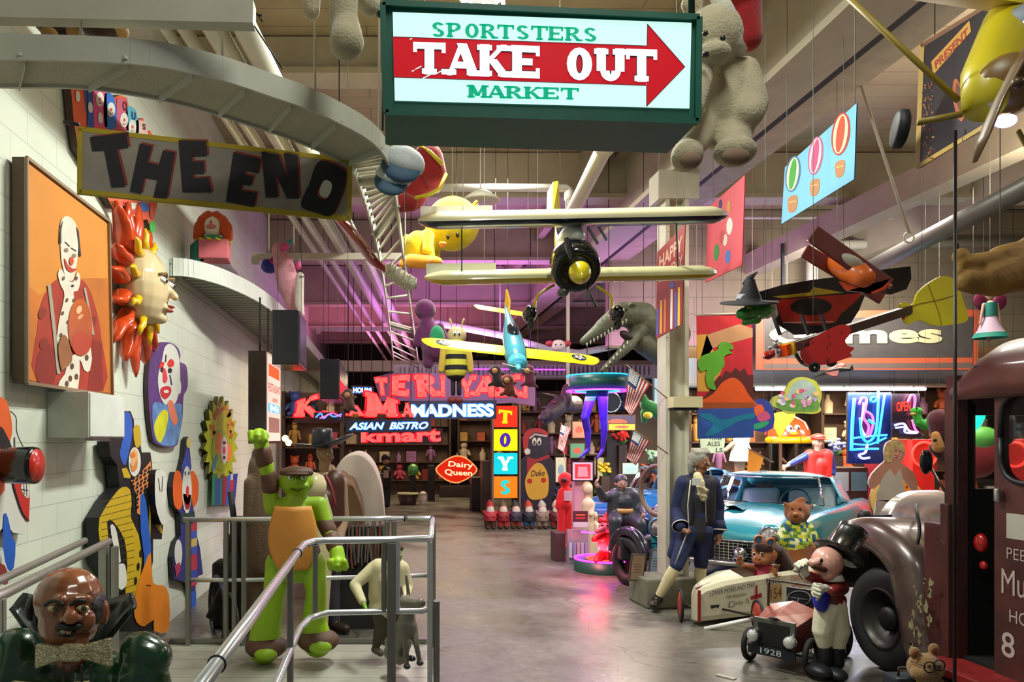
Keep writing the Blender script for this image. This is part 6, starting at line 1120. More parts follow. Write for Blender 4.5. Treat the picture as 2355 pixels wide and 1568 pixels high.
# ---- attendant with red vest
Y = 12.7; J = dict(hd=(1881, 1018), shL=(1855, 1048), shR=(1908, 1046), elL=(1828, 1062, -.1), wrL=(1808, 1072, -.25), elR=(1915, 1080), wrR=(1910, 1112, -.05), pe=(1880, 1120), knL=(1868, 1190), anL=(1865, 1246), knR=(1894, 1190), anR=(1897, 1246), fiL=(1794, 1076, -.35))
t, g, pr = person('attendant_statue', 'statue of a man in red cap, red vest and blue overalls stretching out one arm', 'statue', Y, J, 1.08, M('c89078', .4, coat=.3), [('shirt', M('1c3470', .4, coat=.3), ['torso', 'armL', 'armR', 'foreL:.6', 'foreR:.3'], .015), ('vest', M('d8281e', .5), ['torso'], .028), ('trousers', M('1f4c98', .4, coat=.3), ['hips', 'thighL', 'thighR', 'shinL', 'shinR'], .02), ('shoe', K, ['footL', 'footR'], .012)], vox=.014, fat=.88)
mb = MB(); mb.ell(g['hd']+Vector((0, 0, .09)), (.115, .12, .07)); mb.ell(g['hd']+Vector((.0, -.1, .065)), (.1, .1, .012)); mb.build('cap', M('d8301c', .5), t)
# ---- grey seated figure
Y = 10.2; J = dict(hd=(1428, 1112), shL=(1408, 1140), shR=(1456, 1138), elL=(1388, 1146, -.05), wrL=(1376, 1122, -.1), elR=(1470, 1162), wrR=(1478, 1180, -.2), pe=(1432, 1190), knL=(1415, 1200, -.4), anL=(1412, 1250, -.4), knR=(1472, 1205, -.35), anR=(1474, 1250, -.35))
gy = M('34353f', .45); t, g, pr = person('grey_suit_statue', 'muscular seated statue in plain dark grey suit with tan belt, one arm raised', 'statue', Y, J, .98, M('b08070', .5), [('suit', gy, ['torso', 'armL', 'armR', 'foreL', 'foreR', 'hips', 'thighL', 'thighR', 'shinL', 'shinR', 'footL', 'footR', 'neck'], .014)], fat=1.15, vox=.013)
MB().ell(g['hd']+Vector((0, .015, .045)), (.09, .1, .085)).build('hood', gy, t); MB().lathe(g['pe']+Vector((0, 0, .1)), (0, 0, 1), [(.15, -.035), (.152, .035)], 20).build('belt', M('c8945c', .4), t, solid=.01)
MB().bb((P(1400, 0, 10.2).x, 10.1, 0), (P(1462, 0, 10.2).x, 10.5, .62)).build('stool', M('4a2c1c', .6), t)
# ---- purple tights legs and neon turntable
Y = 10.4; t = thing('mannequin_legs', 'pair of purple stockinged mannequin legs hanging from the neon drum', 'mannequin', P(1372, 1055, Y))
mb = MB(); mb.cap(pp(1362, 900), .08, pp(1345, 962, -.05), .058); mb.cap(pp(1345, 962, -.05), .055, pp(1351, 990), .052); mb.cap(pp(1351, 990), .052, pp(1353, 1032), .03); mb.cap(pp(1353, 1034), .032, pp(1334, 1052, -.05), .02); mb.cap(pp(1386, 900), .08, pp(1388, 962), .056); mb.cap(pp(1388, 962), .052, pp(1390, 990), .05); mb.cap(pp(1390, 990), .05, pp(1386, 1032), .03); mb.cap(pp(1386, 1034), .032, pp(1374, 1053, -.06), .02)
mb.build('tights', M('3a14b0', .5, em=.0, var=.1), t, remesh=.012, paint=(lambda p: 0 if p.z > P(0, 922, Y).z and p.x < P(1374, 0, Y).x else None, [M('0c7898', .5)]))
t = thing('neon_drum', 'round green drum with glowing purple neon rings hung under the dinosaur jaw', 'neon light', pp(1374, 900)); MB().lathe(pp(1376, 897), (0, 0, 1), [(0, 0), (.4, 0), (.4, .2), (0, .2)], 40).build('drum', M('16564a', .4), t); np_ = M('c850ff', em=5, emcol='a030ff')
MB().torus(pp(1374, 899), (0, 0, 1), .42, .012, 44, 6).build('lower_neon_ring', np_, t); MB().torus(pp(1374, 864), (0, 0, 1), .42, .01, 44, 6).build('upper_neon_ring', M('40c0d0', em=3, emcol='2090c0'), t); MB().torus(pp(1374, 899), (0, 0, 1), .3, .008, 40, 6).build('inner_neon_ring', M('30e0c0', em=3, emcol='20c0c0'), t); wires([pp(1350, 862), pp(1400, 862)], r=.008).build('hanging_rod', dark, t)
l = area(tuple(P(1374, 912, 10.4)), .6, 26, PU); 
t = thing('neon_turntable', 'round green turntable on the floor edged with pink and purple neon', 'neon light', (P(1382, 0, 10.4).x, 10.4, 0)); bx = P(1384, 1300, 10.4)
MB().lathe((bx.x, 10.4, .0), (0, 0, 1), [(.38, 0), (.38, .16), (0, .16)], 40).build('drum', M('164a3c', .4), t); MB().torus((bx.x, 10.4, .175), (0, 0, 1), .37, .014, 44, 6).build('neon_ring', M('ff40ff', em=5, emcol='d030ff'), t); MB().torus((bx.x, 10.4, .175), (0, 0, 1), .2, .012, 36, 6).build('inner_ring', M('ff8030', em=3, emcol='ff4020'), t)
MB().torus(P(1372, 1222, 10.3), (0, .2, 1), .2, .011, 30, 6, a0=1.6, a1=5.2).build('neon_hoop', M('ff50ff', em=4, emcol='d040ff'), t)
area((bx.x, 10.3, .3), .4, 16, (1, .15, .25), rot=(math.pi, 0, 0)); area((bx.x-.3, 9.8, .5), .3, 10, (1, .12, .2))
t = thing('red_figure_statue', 'bright red slouching figure in a floppy cap standing on the neon turntable', 'statue', (bx.x+.05, 10.4, .17)); rf = M('e01420', .45, var=.1); pf = M('e8506c', .5)
mb = MB(); mb.cap(P(1400, 1275, 10.35), .13, P(1395, 1240, 10.3), .13); mb.cap(P(1382, 1232, 10.2), .06, P(1368, 1240, 10.1), .05); mb.cap(P(1420, 1240, 10.3), .05, P(1428, 1262, 10.2), .045); mb.cap(P(1380, 1280, 10.25), .07, P(1372, 1290, 10.1), .05); mb.cap(P(1412, 1280, 10.3), .08, P(1425, 1286, 10.15), .05); mb.build('body', rf, t, remesh=.015)
MB().ell(P(1396, 1212, 10.25), (.12, .11, .09)).cap(P(1385, 1218, 10.1), .05, P(1374, 1222, 10.0), .035).build('head', pf, t, remesh=.014); mb = MB(); mb.ell(P(1400, 1196, 10.3), (.15, .14, .05)); mb.cap(P(1405, 1190, 10.3), .1, P(1425, 1186, 10.35), .07); mb.cap(P(1425, 1186, 10.35), .06, P(1432, 1205, 10.35), .04); mb.build('cap', rf, t, remesh=.014)
for x in (1385, 1397): MB().ell(P(x, 1208, 10.13), (.014,)*3).build('eye', K, t)
# ---- doll, plush and top hat figure by the cars
Y = 5.75; kk = 1.0; t = thing('top_hat_figure', 'cartoon figurine in tilted black top hat, red jacket and baggy white trousers', 'figurine', (P(1905, 0, Y).x, Y, 0))
mb = MB(); mb.ell(pp(1902, 1293, -.02), (.115, .11, .125)); mb.ell(pp(1872, 1293, -.08), (.04, .05, .03)); mb.ell(pp(1926, 1308, -.02), (.022, .03, .035)); mb.ell(pp(1900, 1322, -.05), (.07, .06, .05)); mb.build('head', M('d8a090', .35, coat=.4), t, remesh=.009)
for x, y in ((1889, 1289),): MB().ell(pp(x, y, -.125), (.012, .01, .018)).build('eye', K, t)
MB().cap(pp(1870, 1302, -.13), .018, pp(1896, 1310, -.12), .022).build('moustache', M('4c2c1c', .6), t); MB().cap(pp(1918, 1280, .02), .05, pp(1925, 1305, .05), .055).ell(pp(1915, 1270, .03), (.07, .09, .05)).build('hair', M('3c2418', .8), t, remesh=.009)
hb = pp(1928, 1274, 0); hx = (pp(1966, 1214, .05)-pp(1930, 1272, 0)).normalized(); tm = gl('0f1714', .3)
MB().lathe(hb, hx, [(.0, .0), (.175, .0), (.18, .012), (.1, .02), (.105, .2), (.108, .245), (0, .245)], 30).build('top_hat', tm, t)
mb = MB(); mb.cap(pp(1910, 1330), .07, pp(1908, 1385), .1); mb.cap(pp(1935, 1352), .055, pp(1915, 1358, -.15), .045); mb.cap(pp(1895, 1340), .05, pp(1862, 1325, -.1), .042); mb.cap(pp(1925, 1380, .05), .07, pp(1938, 1420, .12), .03); mb.build('red_jacket', M('7a1c18', .35, coat=.3), t, remesh=.009)
MB().ell(pp(1888, 1378, -.05), (.055, .07, .1)).build('blue_vest', M('1a20a8', .35), t); MB().lathe(pp(1908, 1330), (0, 0, 1), [(.1, -.01), (.075, .04)], 12).build('collar', M('d8d8d0', .5), t, solid=.012)
for w_, d_, sx in ((pp(1852, 1318, -.12), Vector((-.3, -.1, .5)), 'L'), (pp(1898, 1352, -.2), Vector((-1, -.2, 0)), 'R')):
    mb = MB(); hand(mb, w_, d_, (0, -1, -.2), 1.15, .9); mb.ell(w_+d_.normalized()*.05, (.04, .035, .035)); mb.build('glove', M('d8d8c4', .5), t, remesh=.006)
mb = MB(); mb.cap(pp(1908, 1392), .105, pp(1893, 1450), .08); mb.cap(pp(1893, 1450), .08, pp(1896, 1482), .055); mb.cap(pp(1915, 1395), .1, pp(1928, 1450), .085); mb.cap(pp(1928, 1450), .085, pp(1925, 1488), .055); mb.build('trousers', M('d2ceb4', .6, bump=.3, bscale=12), t, remesh=.01)
for x, x2 in ((1898, 1882), (1925, 1918)): MB().cap(pp(x, 1490), .055, pp(x, 1525), .05).build('boot_leg', K, t); MB().ell(pp(x2, 1540 if x < 1910 else 1548, -.05), (.085, .12, .05)).build('shoe', M('14181c', .5), t)
MB().tube(smooth([tuple(pp(1852, 1300, -.2)), tuple(pp(1838, 1312, -.2)), tuple(pp(1842, 1328, -.2)), tuple(pp(1860, 1340, -.2)), tuple(pp(1880, 1345, -.25))], 4, False), .003, 6).build('baton_cord', K, t)
# doll in the box car
Y = 7.82; t = thing('girl_doll', 'smiling doll with long brown hair and orange sunglasses sitting in the white box car', 'doll', P(1752, 1318, Y)); dks = M('b07048', .4, coat=.2)
mb = MB(); mb.ell(pp(1758, 1274), (.13, .12, .115)); mb.ell(pp(1750, 1288, -.06), (.09, .07, .06)); mb.cap(pp(1752, 1296), .04, pp(1752, 1312), .06); mb.cap(pp(1735, 1308), .04, pp(1708, 1300, -.1), .032); mb.cap(pp(1770, 1310), .04, pp(1782, 1322, -.12), .032); mb.ell(pp(1745, 1284, -.12), (.014,)*3)
hand(mb, pp(1706, 1299, -.1), (-.4, -.2, .8), (0, -1, 0), .8, .4); hand(mb, pp(1782, 1318, -.14), (0, -.2, 1), (0, -1, 0), .8, .5); mb.build('body', dks, t, remesh=.008)
MB().cap(pp(1752, 1304), .065, pp(1752, 1335), .09).cap(pp(1732, 1307), .045, pp(1742, 1307), .05).cap(pp(1772, 1307), .045, pp(1762, 1307), .05).build('pink_shirt', M('c84860', .7), t, remesh=.01)
mb = MB(); mb.ell(pp(1762, 1262, .04), (.145, .13, .1)); mb.cap(pp(1745, 1258, -.08), .05, pp(1768, 1260, -.09), .05); mb.cap(pp(1790, 1268, .02), .07, pp(1806, 1300, .05), .09); mb.cap(pp(1806, 1300, .05), .08, pp(1800, 1325, .05), .05); mb.cap(pp(1775, 1242, 0), .04, pp(1782, 1238, 0), .035); mb.build('hair', fur('3c2018', .7), t, remesh=.01)
for x in (1734, 1752): mb = MB().m(gl('f0e8e0')).ell(pp(x, 1274, -.115), (.017, .01, .022)); mb.m(gl('2a1810')).ell(pp(x, 1274, -.124), (.012, .006, .017)); mb.build('eye', None, t)
MB().tube([pp(1735, 1293, -.125), pp(1744, 1296, -.13), pp(1752, 1292, -.125)], .004, 6).build('mouth', M('a04040'), t)
for x, y in ((1744, 1240), (1772, 1246)): MB().torus(pp(x, y, -.15), (0, 1, .3), .042, .009, 20, 6).build('sunglass_rim', M('e88038', .3), t); MB().ell(pp(x, y, -.148), (.038, .006, .038)).build('sunglass_lens', gl('3a6a90', .08), t)
# furry figure in floral shirt
Y = 8.35; t = thing('furry_figure', 'brown furry figure with pointed ears in a green floral shirt behind the box car', 'plush toy', (P(1832, 0, Y).x, Y, 0)); fb = fur('8c4f22', .6)
mb = MB(); mb.ell(pp(1833, 1178), (.14, .12, .13)); mb.ell(pp(1830, 1188, -.09), (.085, .08, .07)); mb.cap(pp(1835, 1200), .09, pp(1835, 1250), .15); mb.cap(pp(1835, 1250), .16, pp(1838, 1310), .16); mb.cap(pp(1812, 1166), .04, pp(1806, 1158), .022); mb.cap(pp(1858, 1168), .04, pp(1868, 1163), .022); mb.cap(pp(1838, 1155), .05, pp(1845, 1150), .04); mb.cap(pp(1862, 1240), .05, pp(1870, 1262, -.08), .06); mb.cap(pp(1820, 1310), .08, pp(1820, 1380), .08); mb.cap(pp(1850, 1310), .08, pp(1852, 1380), .08); mb.build('body', fb, t, remesh=.014)
MB().ell(pp(1829, 1182, -.165), (.03, .02, .02)).build('nose', M('b8784c', .5), t)
for x in (1822, 1840): MB().ell(pp(x, 1170, -.115), (.014,)*3).build('eye', K, t)
mb = MB(); mb.cap(pp(1833, 1206), .11, pp(1832, 1245), .17); mb.cap(pp(1810, 1214), .07, pp(1800, 1238, -.04), .075); mb.cap(pp(1856, 1214), .07, pp(1868, 1236, -.03), .07); mb.build('floral_shirt', M('c8c040', .8), t, remesh=.014, paint=(lambda p: int(random.Random(int(p.x*28)*71+int(p.z*28)*13).random()*5), [M('c8c83c', .8), M('4a7a2c', .8), M('2c5c78', .8), M('8aa83c', .8), M('d8d8a0', .8)]))
# plush with glasses lower right
Y = 4.9; t = thing('bear_plush', 'tan plush bear with round black glasses and yellow shirt at the bottom right', 'plush toy', (P(2135, 0, Y).x, Y, 0)); fbn = fur('8e6c40', .5)
mb = MB(); mb.ell(pp(2128, 1535), (.11, .1, .095)); mb.ell(pp(2120, 1550, -.06), (.07, .06, .05)); mb.ell(pp(2103, 1500), (.035, .03, .04)); mb.ell(pp(2148, 1492), (.035, .03, .04)); mb.cap(pp(2140, 1580, .02), .09, pp(2150, 1660, .05), .13); mb.cap(pp(2135, 1680, -.05), .06, pp(2130, 1700, -.15), .05); mb.cap(pp(2170, 1680, -.05), .06, pp(2175, 1700, -.15), .05); mb.build('body', fbn, t, remesh=.01)
for x in (2103, 2148): MB().ell(pp(x, 1504 if x < 2110 else 1496, -.03), (.018, .008, .022)).build('inner_ear', M('8a4a2c', .8), t)
for x in (2138, 2160): MB().torus(pp(x, 1534-(x-2138)*.2, -.12), (.1, 1, 0), .034, .0045, 22, 6).build('glasses_rim', K, t); MB().ell(pp(x-1, 1532, -.1), (.01,)*3).build('eye', K, t)
MB().tube([pp(2149, 1532, -.12), pp(2155, 1530, -.12)], .003, 5).tube([pp(2130, 1534, -.12), pp(2095, 1520, -.02)], .003, 5).build('glasses_arm', K, t)
MB().cap(pp(2138, 1590, 0), .1, pp(2148, 1650, .03), .14).build('yellow_shirt', M('d0c028', .7), t)
t = thing('toy_case', 'small dark grey plastic case beside the bear with glasses', 'case', (P(2075, 0, 5.0).x, 5.0, 0)); c_ = P(2082, 1568, 5.0); MB().box((c_.x, 5.0, .13), (.22, .16, .26)).build('case_body', M('232c34', .4), t, bevel=.02); MB().tube([(c_.x-.06, 4.98, .26), (c_.x-.06, 4.98, .31), (c_.x+.06, 4.98, .31), (c_.x+.06, 4.98, .26)], .008, 8).build('handle', K, t); MB().box((c_.x, 4.915, .2), (.1, .006, .02)).build('label_strip', M('8a2030', .5), t)
# orange seated plush left of TREX etc: purple plush, bee, monkeys
Y = 9.0; t = thing('purple_plush', 'purple plush figure with green belly hanging behind the yellow-winged plane', 'plush toy', P(995, 840, Y)); mb = MB(); mb.ell(pp(978, 712), (.13, .12, .13)); mb.cap(pp(982, 745), .1, pp(1000, 800), .17); mb.cap(pp(965, 760), .05, pp(958, 790), .05); mb.cap(pp(1012, 750), .05, pp(1022, 780), .05); mb.cap(pp(985, 810), .08, pp(985, 835), .07); mb.cap(pp(1015, 810), .08, pp(1020, 832), .07); mb.build('body', fur('5c1c50', .3), t, remesh=.016); MB().ell(pp(1005, 775, -.13), (.09, .06, .14)).build('belly', fur('1c8a5c', .3), t); wires([pp(980, 700)], r=.003).build('hanging_wire', dark, t)
Y = 8.8; t = thing('bee_figure', 'hanging plush bee in black and yellow stripes with dangling legs', 'plush toy', pp(1048, 945)); yb = fur('c8a83c', .3)
MB().ell(pp(1050, 772), (.12, .1, .11)).cap(pp(1040, 752), .012, pp(1035, 735), .02).cap(pp(1060, 752), .012, pp(1066, 735), .02).build('head', M('b8a478', .7), t, remesh=.014)
for x in (1046, 1056): mb = MB().m(Wp).ell(pp(x, 766, -.1), (.022, .012, .028)); mb.m(K).ell(pp(x, 768, -.112), (.01, .005, .014)); mb.build('eye', None, t)
mb = MB(); mb.cap(pp(1048, 800), .13, pp(1048, 850), .14); mb.build('striped_body', M('18161c', .8), t, remesh=.014, paint=(lambda p: 0 if int((p.z-P(0, 900, 8.8).z)/.062) % 2 else None, [M('c8c03c', .8)])); MB().cap(pp(1022, 805), .05, pp(1015, 850), .04).build('arm', yb, t); MB().cap(pp(1075, 805), .05, pp(1082, 850), .04).build('arm', yb, t)
for x in (1042, 1056): MB().cap(pp(x, 872), .028, pp(x, 905), .026).build('leg', K, t); MB().ell(pp(x-2, 920, -.03), (.06, .07, .045)).build('shoe', M('7a2a30', .7), t)
wires([pp(1050, 750)], r=.003).build('hanging_wire', dark, t)
for i, (x, y, lb, c) in enumerate(((1140, 850, 'dark plush monkey clinging below the blue plane', '2a1c1c'), (1168, 872, 'brown plush monkey hanging lowest before the red letters', '6a2c20'), (1215, 850, 'maroon plush monkey at the right end of the red letters', '5c1c38'), (800, 905, 'brown plush monkey hanging before the black box', '4a2c20'))):
    Y = 9.5; t = thing('plush_monkey', lb, 'plush toy', pp(x, y+30), 'plush monkeys hung before the neon letters'); mb = MB(); mb.ell(pp(x, y), (.07, .07, .07)); mb.cap(pp(x+2, y+12), .06, pp(x+4, y+28), .07)
    for dx, dy in ((-16, 30), (20, 34), (-14, -4), (18, 2)): mb.cap(pp(x+2, y+(12 if dy < 10 else 28)), .03, pp(x+dx, y+dy+6), .022)
    mb.build('body', fur(c, .3), t, remesh=.014); MB().ell(pp(x-2, y+3, -.05), (.04, .035, .04)).build('face', M('a87850', .7), t); wires([pp(x, y)], r=.003).build('hanging_wire', dark, t)
Y = 12; t = thing('small_face_plush', 'small white faced plush with red ears under the purple roof', 'plush toy', pp(1285, 808)); MB().ell(pp(1284, 795), (.12, .1, .1)).build('head', M('c8b4b0', .7), t)
for s_ in (-1, 1): MB().ell(pp(1284+20*s_, 790), (.07, .05, .05)).build('ear', M('a02838', .7), t); MB().ell(pp(1284+6*s_, 792, -.1), (.012,)*3).build('eye', K, t)
wires([pp(1284, 790)], r=.003).build('hanging_wire', dark, t)
# triceratops head, centre back
Y = 12.5; t = thing('horned_dinosaur_model', 'dark maroon horned dinosaur head mounted right of the lit squares', 'dinosaur model', pp(1285, 960)); mb = MB(); mb.cap(pp(1290, 930), .16, pp(1262, 950, -.2), .12); mb.cap(pp(1262, 950, -.2), .1, pp(1242, 962, -.35), .05); mb.cap(pp(1285, 915), .05, pp(1238, 902, -.3), .012); mb.cap(pp(1262, 938, -.2), .04, pp(1236, 936, -.4), .01); mb.cap(pp(1285, 945), .1, pp(1250, 975, -.2), .04); mb.ell(pp(1302, 915, .05), (.08, .25, .25)); mb.cap(pp(1305, 930, .1), .14, pp(1320, 930, .4), .16); mb.build('head', M('3c2430', .5, var=.3, bump=.5, bscale=20), t, remesh=.02); MB().ell(pp(1275, 925, -.2), (.03,)*3).build('eye', M('6a2420', .3), t)
mb = MB().bar((pp(1306, 0).x, Y, 5.9), pp(1306, 935), .05, .05); mb.build('mount', cream, t)
# red and gnome figures
Y = 12.0; t = thing('red_plush', 'bright red plush figure standing beside the pink pedestal', 'plush toy', (P(1300, 0, Y).x, Y, 0)); mb = MB(); mb.ell(pp(1300, 1102), (.12, .11, .12)); mb.cap(pp(1300, 1125), .08, pp(1298, 1155), .11); mb.cap(pp(1290, 1130), .05, pp(1282, 1165), .045); mb.cap(pp(1310, 1128), .045, pp(1328, 1132, -.1), .04); mb.cap(pp(1290, 1160), .065, pp(1290, 1212), .06); mb.cap(pp(1310, 1160), .065, pp(1312, 1212), .06); mb.ell(pp(1288, 1258, -.03), (.1, .12, .06)); mb.ell(pp(1314, 1256, -.03), (.1, .12, .06)); mb.cap(pp(1290, 1212), .06, pp(1290, 1255), .06); mb.cap(pp(1312, 1212), .06, pp(1312, 1252), .06); mb.build('body', fur('d81418', .4), t, remesh=.018)
MB().ell(pp(1297, 1104, -.11), (.05, .03, .035)).build('muzzle', M('2a1010', .7), t)
MB().box(pp(1306, 1140, -.1), (.12, .04, .16)).build('bib', M('c8a8b8', .7), t)
t = thing('picture_pedestal', 'pink pedestal with a framed red picture on top', 'pedestal', (P(1340, 0, 11.6).x, 11.6, 0)); Y = 11.6; MB().bb((P(1322, 0, Y).x, Y, 0), (P(1350, 0, Y).x, Y+.2, P(0, 1105, Y).z)).build('column', M('e0a0b4', .5), t)
a = front(11.5, .04, K); a.base([(1314, 1060), (1366, 1060), (1366, 1107), (1314, 1107)], K); a.poly([(1317, 1063), (1363, 1063), (1363, 1104), (1317, 1104)], M('e0c8cc'), 1); a.poly([(1322, 1067), (1358, 1067), (1358, 1100), (1322, 1100)], M('d83a3c'), 2); a.poly([(1330, 1073), (1350, 1073), (1353, 1096), (1328, 1096)], M('e0a0a0'), 3); a.done('framed_picture', parent=t)
for i, (x, h, c1, c2, c3, lb) in enumerate(((1127, 1, 'a02028', 'a83038', '4a3020', 'leftmost'), (1157, 1, '5c4a30', '8a2024', 'b83028', 'second from left'), (1186, 1, '2c3030', '343040', '8a3020', 'third from left'), (1216, 1.02, 'a83a28', '20242c', '2c4c70', 'fourth, dark coat and blue trousers'), (1247, 1.04, 'a8a8a0', '8a7468', '8c7a70', 'fifth, pale grey clothes'), (1279, 1, 'b8a898', '5c2420', '8c2020', 'rightmost, beside the red plush'))):
    Y = 15.3; t = thing('garden_gnome', 'white-bearded garden gnome in the row at the back, '+lb, 'gnome', (P(x, 0, Y).x, Y, 0), 'garden gnomes in a row'); b = Vector((P(x, 0, Y).x, Y, 0)); s = h
    for q in (-1, 1): MB().lathe(b+Vector((.06*q, 0, 0)), (0, 0, 1), [(.05, .04), (.055, .1), (.07, .2)], 10).build('leg', M(c3, .6), t); MB().ell(b+Vector((.06*q, -.04, .035)), (.05, .08, .035)).build('shoe', M('3a2418', .6), t)
    MB().lathe(b, (0, 0, 1), [(.13, .17), (.15, .25), (.12, .36), (.06, .4)], 14).build('coat', M(c2, .6), t); MB().ell(b+Vector((0, -.01, .43)), (.08, .08, .08)).build('head', M('c88468', .5), t); MB().ell(b+Vector((0, -.08, .425)), (.02,)*3).build('nose', M('c86850', .5), t)
    MB().ell(b+Vector((0, -.06, .37)), (.085, .06, .1)).build('beard', M('c8c0b4', .8), t); MB().lathe(b+Vector((0, .01, .46)), (-.1, .2, 1), [(.09, 0), (.08, .05), (.04, .11), (0, .15)], 12).build('cap', M(c1, .6), t)
    for q in (-1, 1): MB().cap(b+Vector((.13*q, 0, .35)), .035, b+Vector((.06*q, -.13, .27)), .03).build('arm', M(c2, .6), t)
t = thing('penguin_cutout', 'tall dark penguin cutout in red santa hat with Duke written on its yellow belly', 'cutout', (P(1236, 0, 16.6).x, 16.6, 0)); a = front(16.6, .05, M('2a1a2c')); dp = M('241c38', .6, var=.3, sc_=9)
a.base([(1212, 990), (1230, 984), (1250, 988), (1262, 1002), (1266, 1025), (1262, 1045), (1272, 1058), (1278, 1090), (1276, 1130), (1270, 1150), (1272, 1204), (1200, 1204), (1200, 1150), (1194, 1120), (1198, 1060), (1212, 1045), (1206, 1020)], dp, sm=2)
a.poly([(1204, 1030), (1202, 1005), (1214, 988), (1235, 984), (1255, 990), (1262, 1002), (1245, 996), (1228, 995), (1216, 1008), (1214, 1040), (1208, 1046)], M('b02430'), 2, sm=2); a.el(1213, 1038, 7, 7, Wp, 3); a.line([(1218, 1008), (1230, 998), (1258, 1003)], 4, M('c8b8b0'), 3)
for x in (1229, 1240): a.el(x, 1015, 5, 9, Wp, 3); a.el(x, 1018, 2.5, 5, K, 4)
a.poly([(1212, 1050), (1232, 1056), (1262, 1045), (1264, 1052), (1232, 1064), (1228, 1080), (1212, 1090)], M('a02030'), 3); a.poly([(1228, 1068), (1245, 1066), (1258, 1085), (1262, 1110), (1258, 1140), (1240, 1148), (1218, 1146), (1208, 1120), (1210, 1095)], M('d8a83c', .6), 4, sm=3); a.text('Duke', [(1221, 1082), (1253, 1080), (1253, 1094), (1221, 1096)], M('4a3018'), 5, shear=.2); a.el(1218, 1106, 6, 6, M('b82c28'), 5); a.el(1250, 1104, 6, 6, M('b82c28'), 5); a.done('board', parent=t)
# blonde woman cutout
t = thing('woman_cutout', 'cardboard cutout of a smiling blonde woman in pale halter dress behind the truck bonnet', 'cutout', (P(2053, 0, 9.4).x, 9.4, 0)); a = front(9.4, .03, M('c8c0b8')); fs_ = M('b07c68', .6, var=.08)
a.base([(2040, 1018), (2060, 1010), (2078, 1020), (2082, 1045), (2074, 1062), (2080, 1070), (2100, 1085), (2110, 1110), (2106, 1130), (2085, 1110), (2076, 1100), (2078, 1140), (2072, 1180), (2075, 1300), (2080, 1490), (2015, 1490), (2010, 1300), (2012, 1180), (2022, 1140), (2026, 1110), (2010, 1124), (1998, 1112), (2005, 1090), (2028, 1066), (2036, 1058), (2034, 1035)], fs_, sm=2)
a.poly([(2036, 1025), (2045, 1014), (2062, 1010), (2078, 1022), (2080, 1040), (2072, 1035), (2062, 1028), (2056, 1040), (2050, 1060), (2040, 1062), (2032, 1055)], M('c0a070', .7, var=.3, sc_=20), 2, sm=3); a.el(2063, 1042, 11, 16, M('c08a74', .6), 1, 10); a.poly([(2056, 1046), (2066, 1048), (2069, 1045), (2064, 1053), (2058, 1052)], M('a02430'), 3); a.el(2060, 1036, 2, 1.3, K, 3); a.el(2069, 1038, 2, 1.3, K, 3); a.line([(2055, 1049), (2066, 1051)], 1.2, Wp, 4)
a.poly([(2040, 1085), (2048, 1078), (2058, 1096), (2068, 1078), (2074, 1090), (2076, 1110), (2078, 1150), (2016, 1150), (2022, 1120), (2030, 1096)], M('b0a698', .7, var=.06), 2, sm=2); a.poly([(2014, 1150), (2078, 1150), (2080, 1300), (2008, 1300)], M('a89c90', .7), 2); a.done('board', parent=t)
MB().box((P(2050, 0, 9.6).x, 9.6, .3), (.4, .3, .6)).build('stand', M('3a2c24', .6), t)
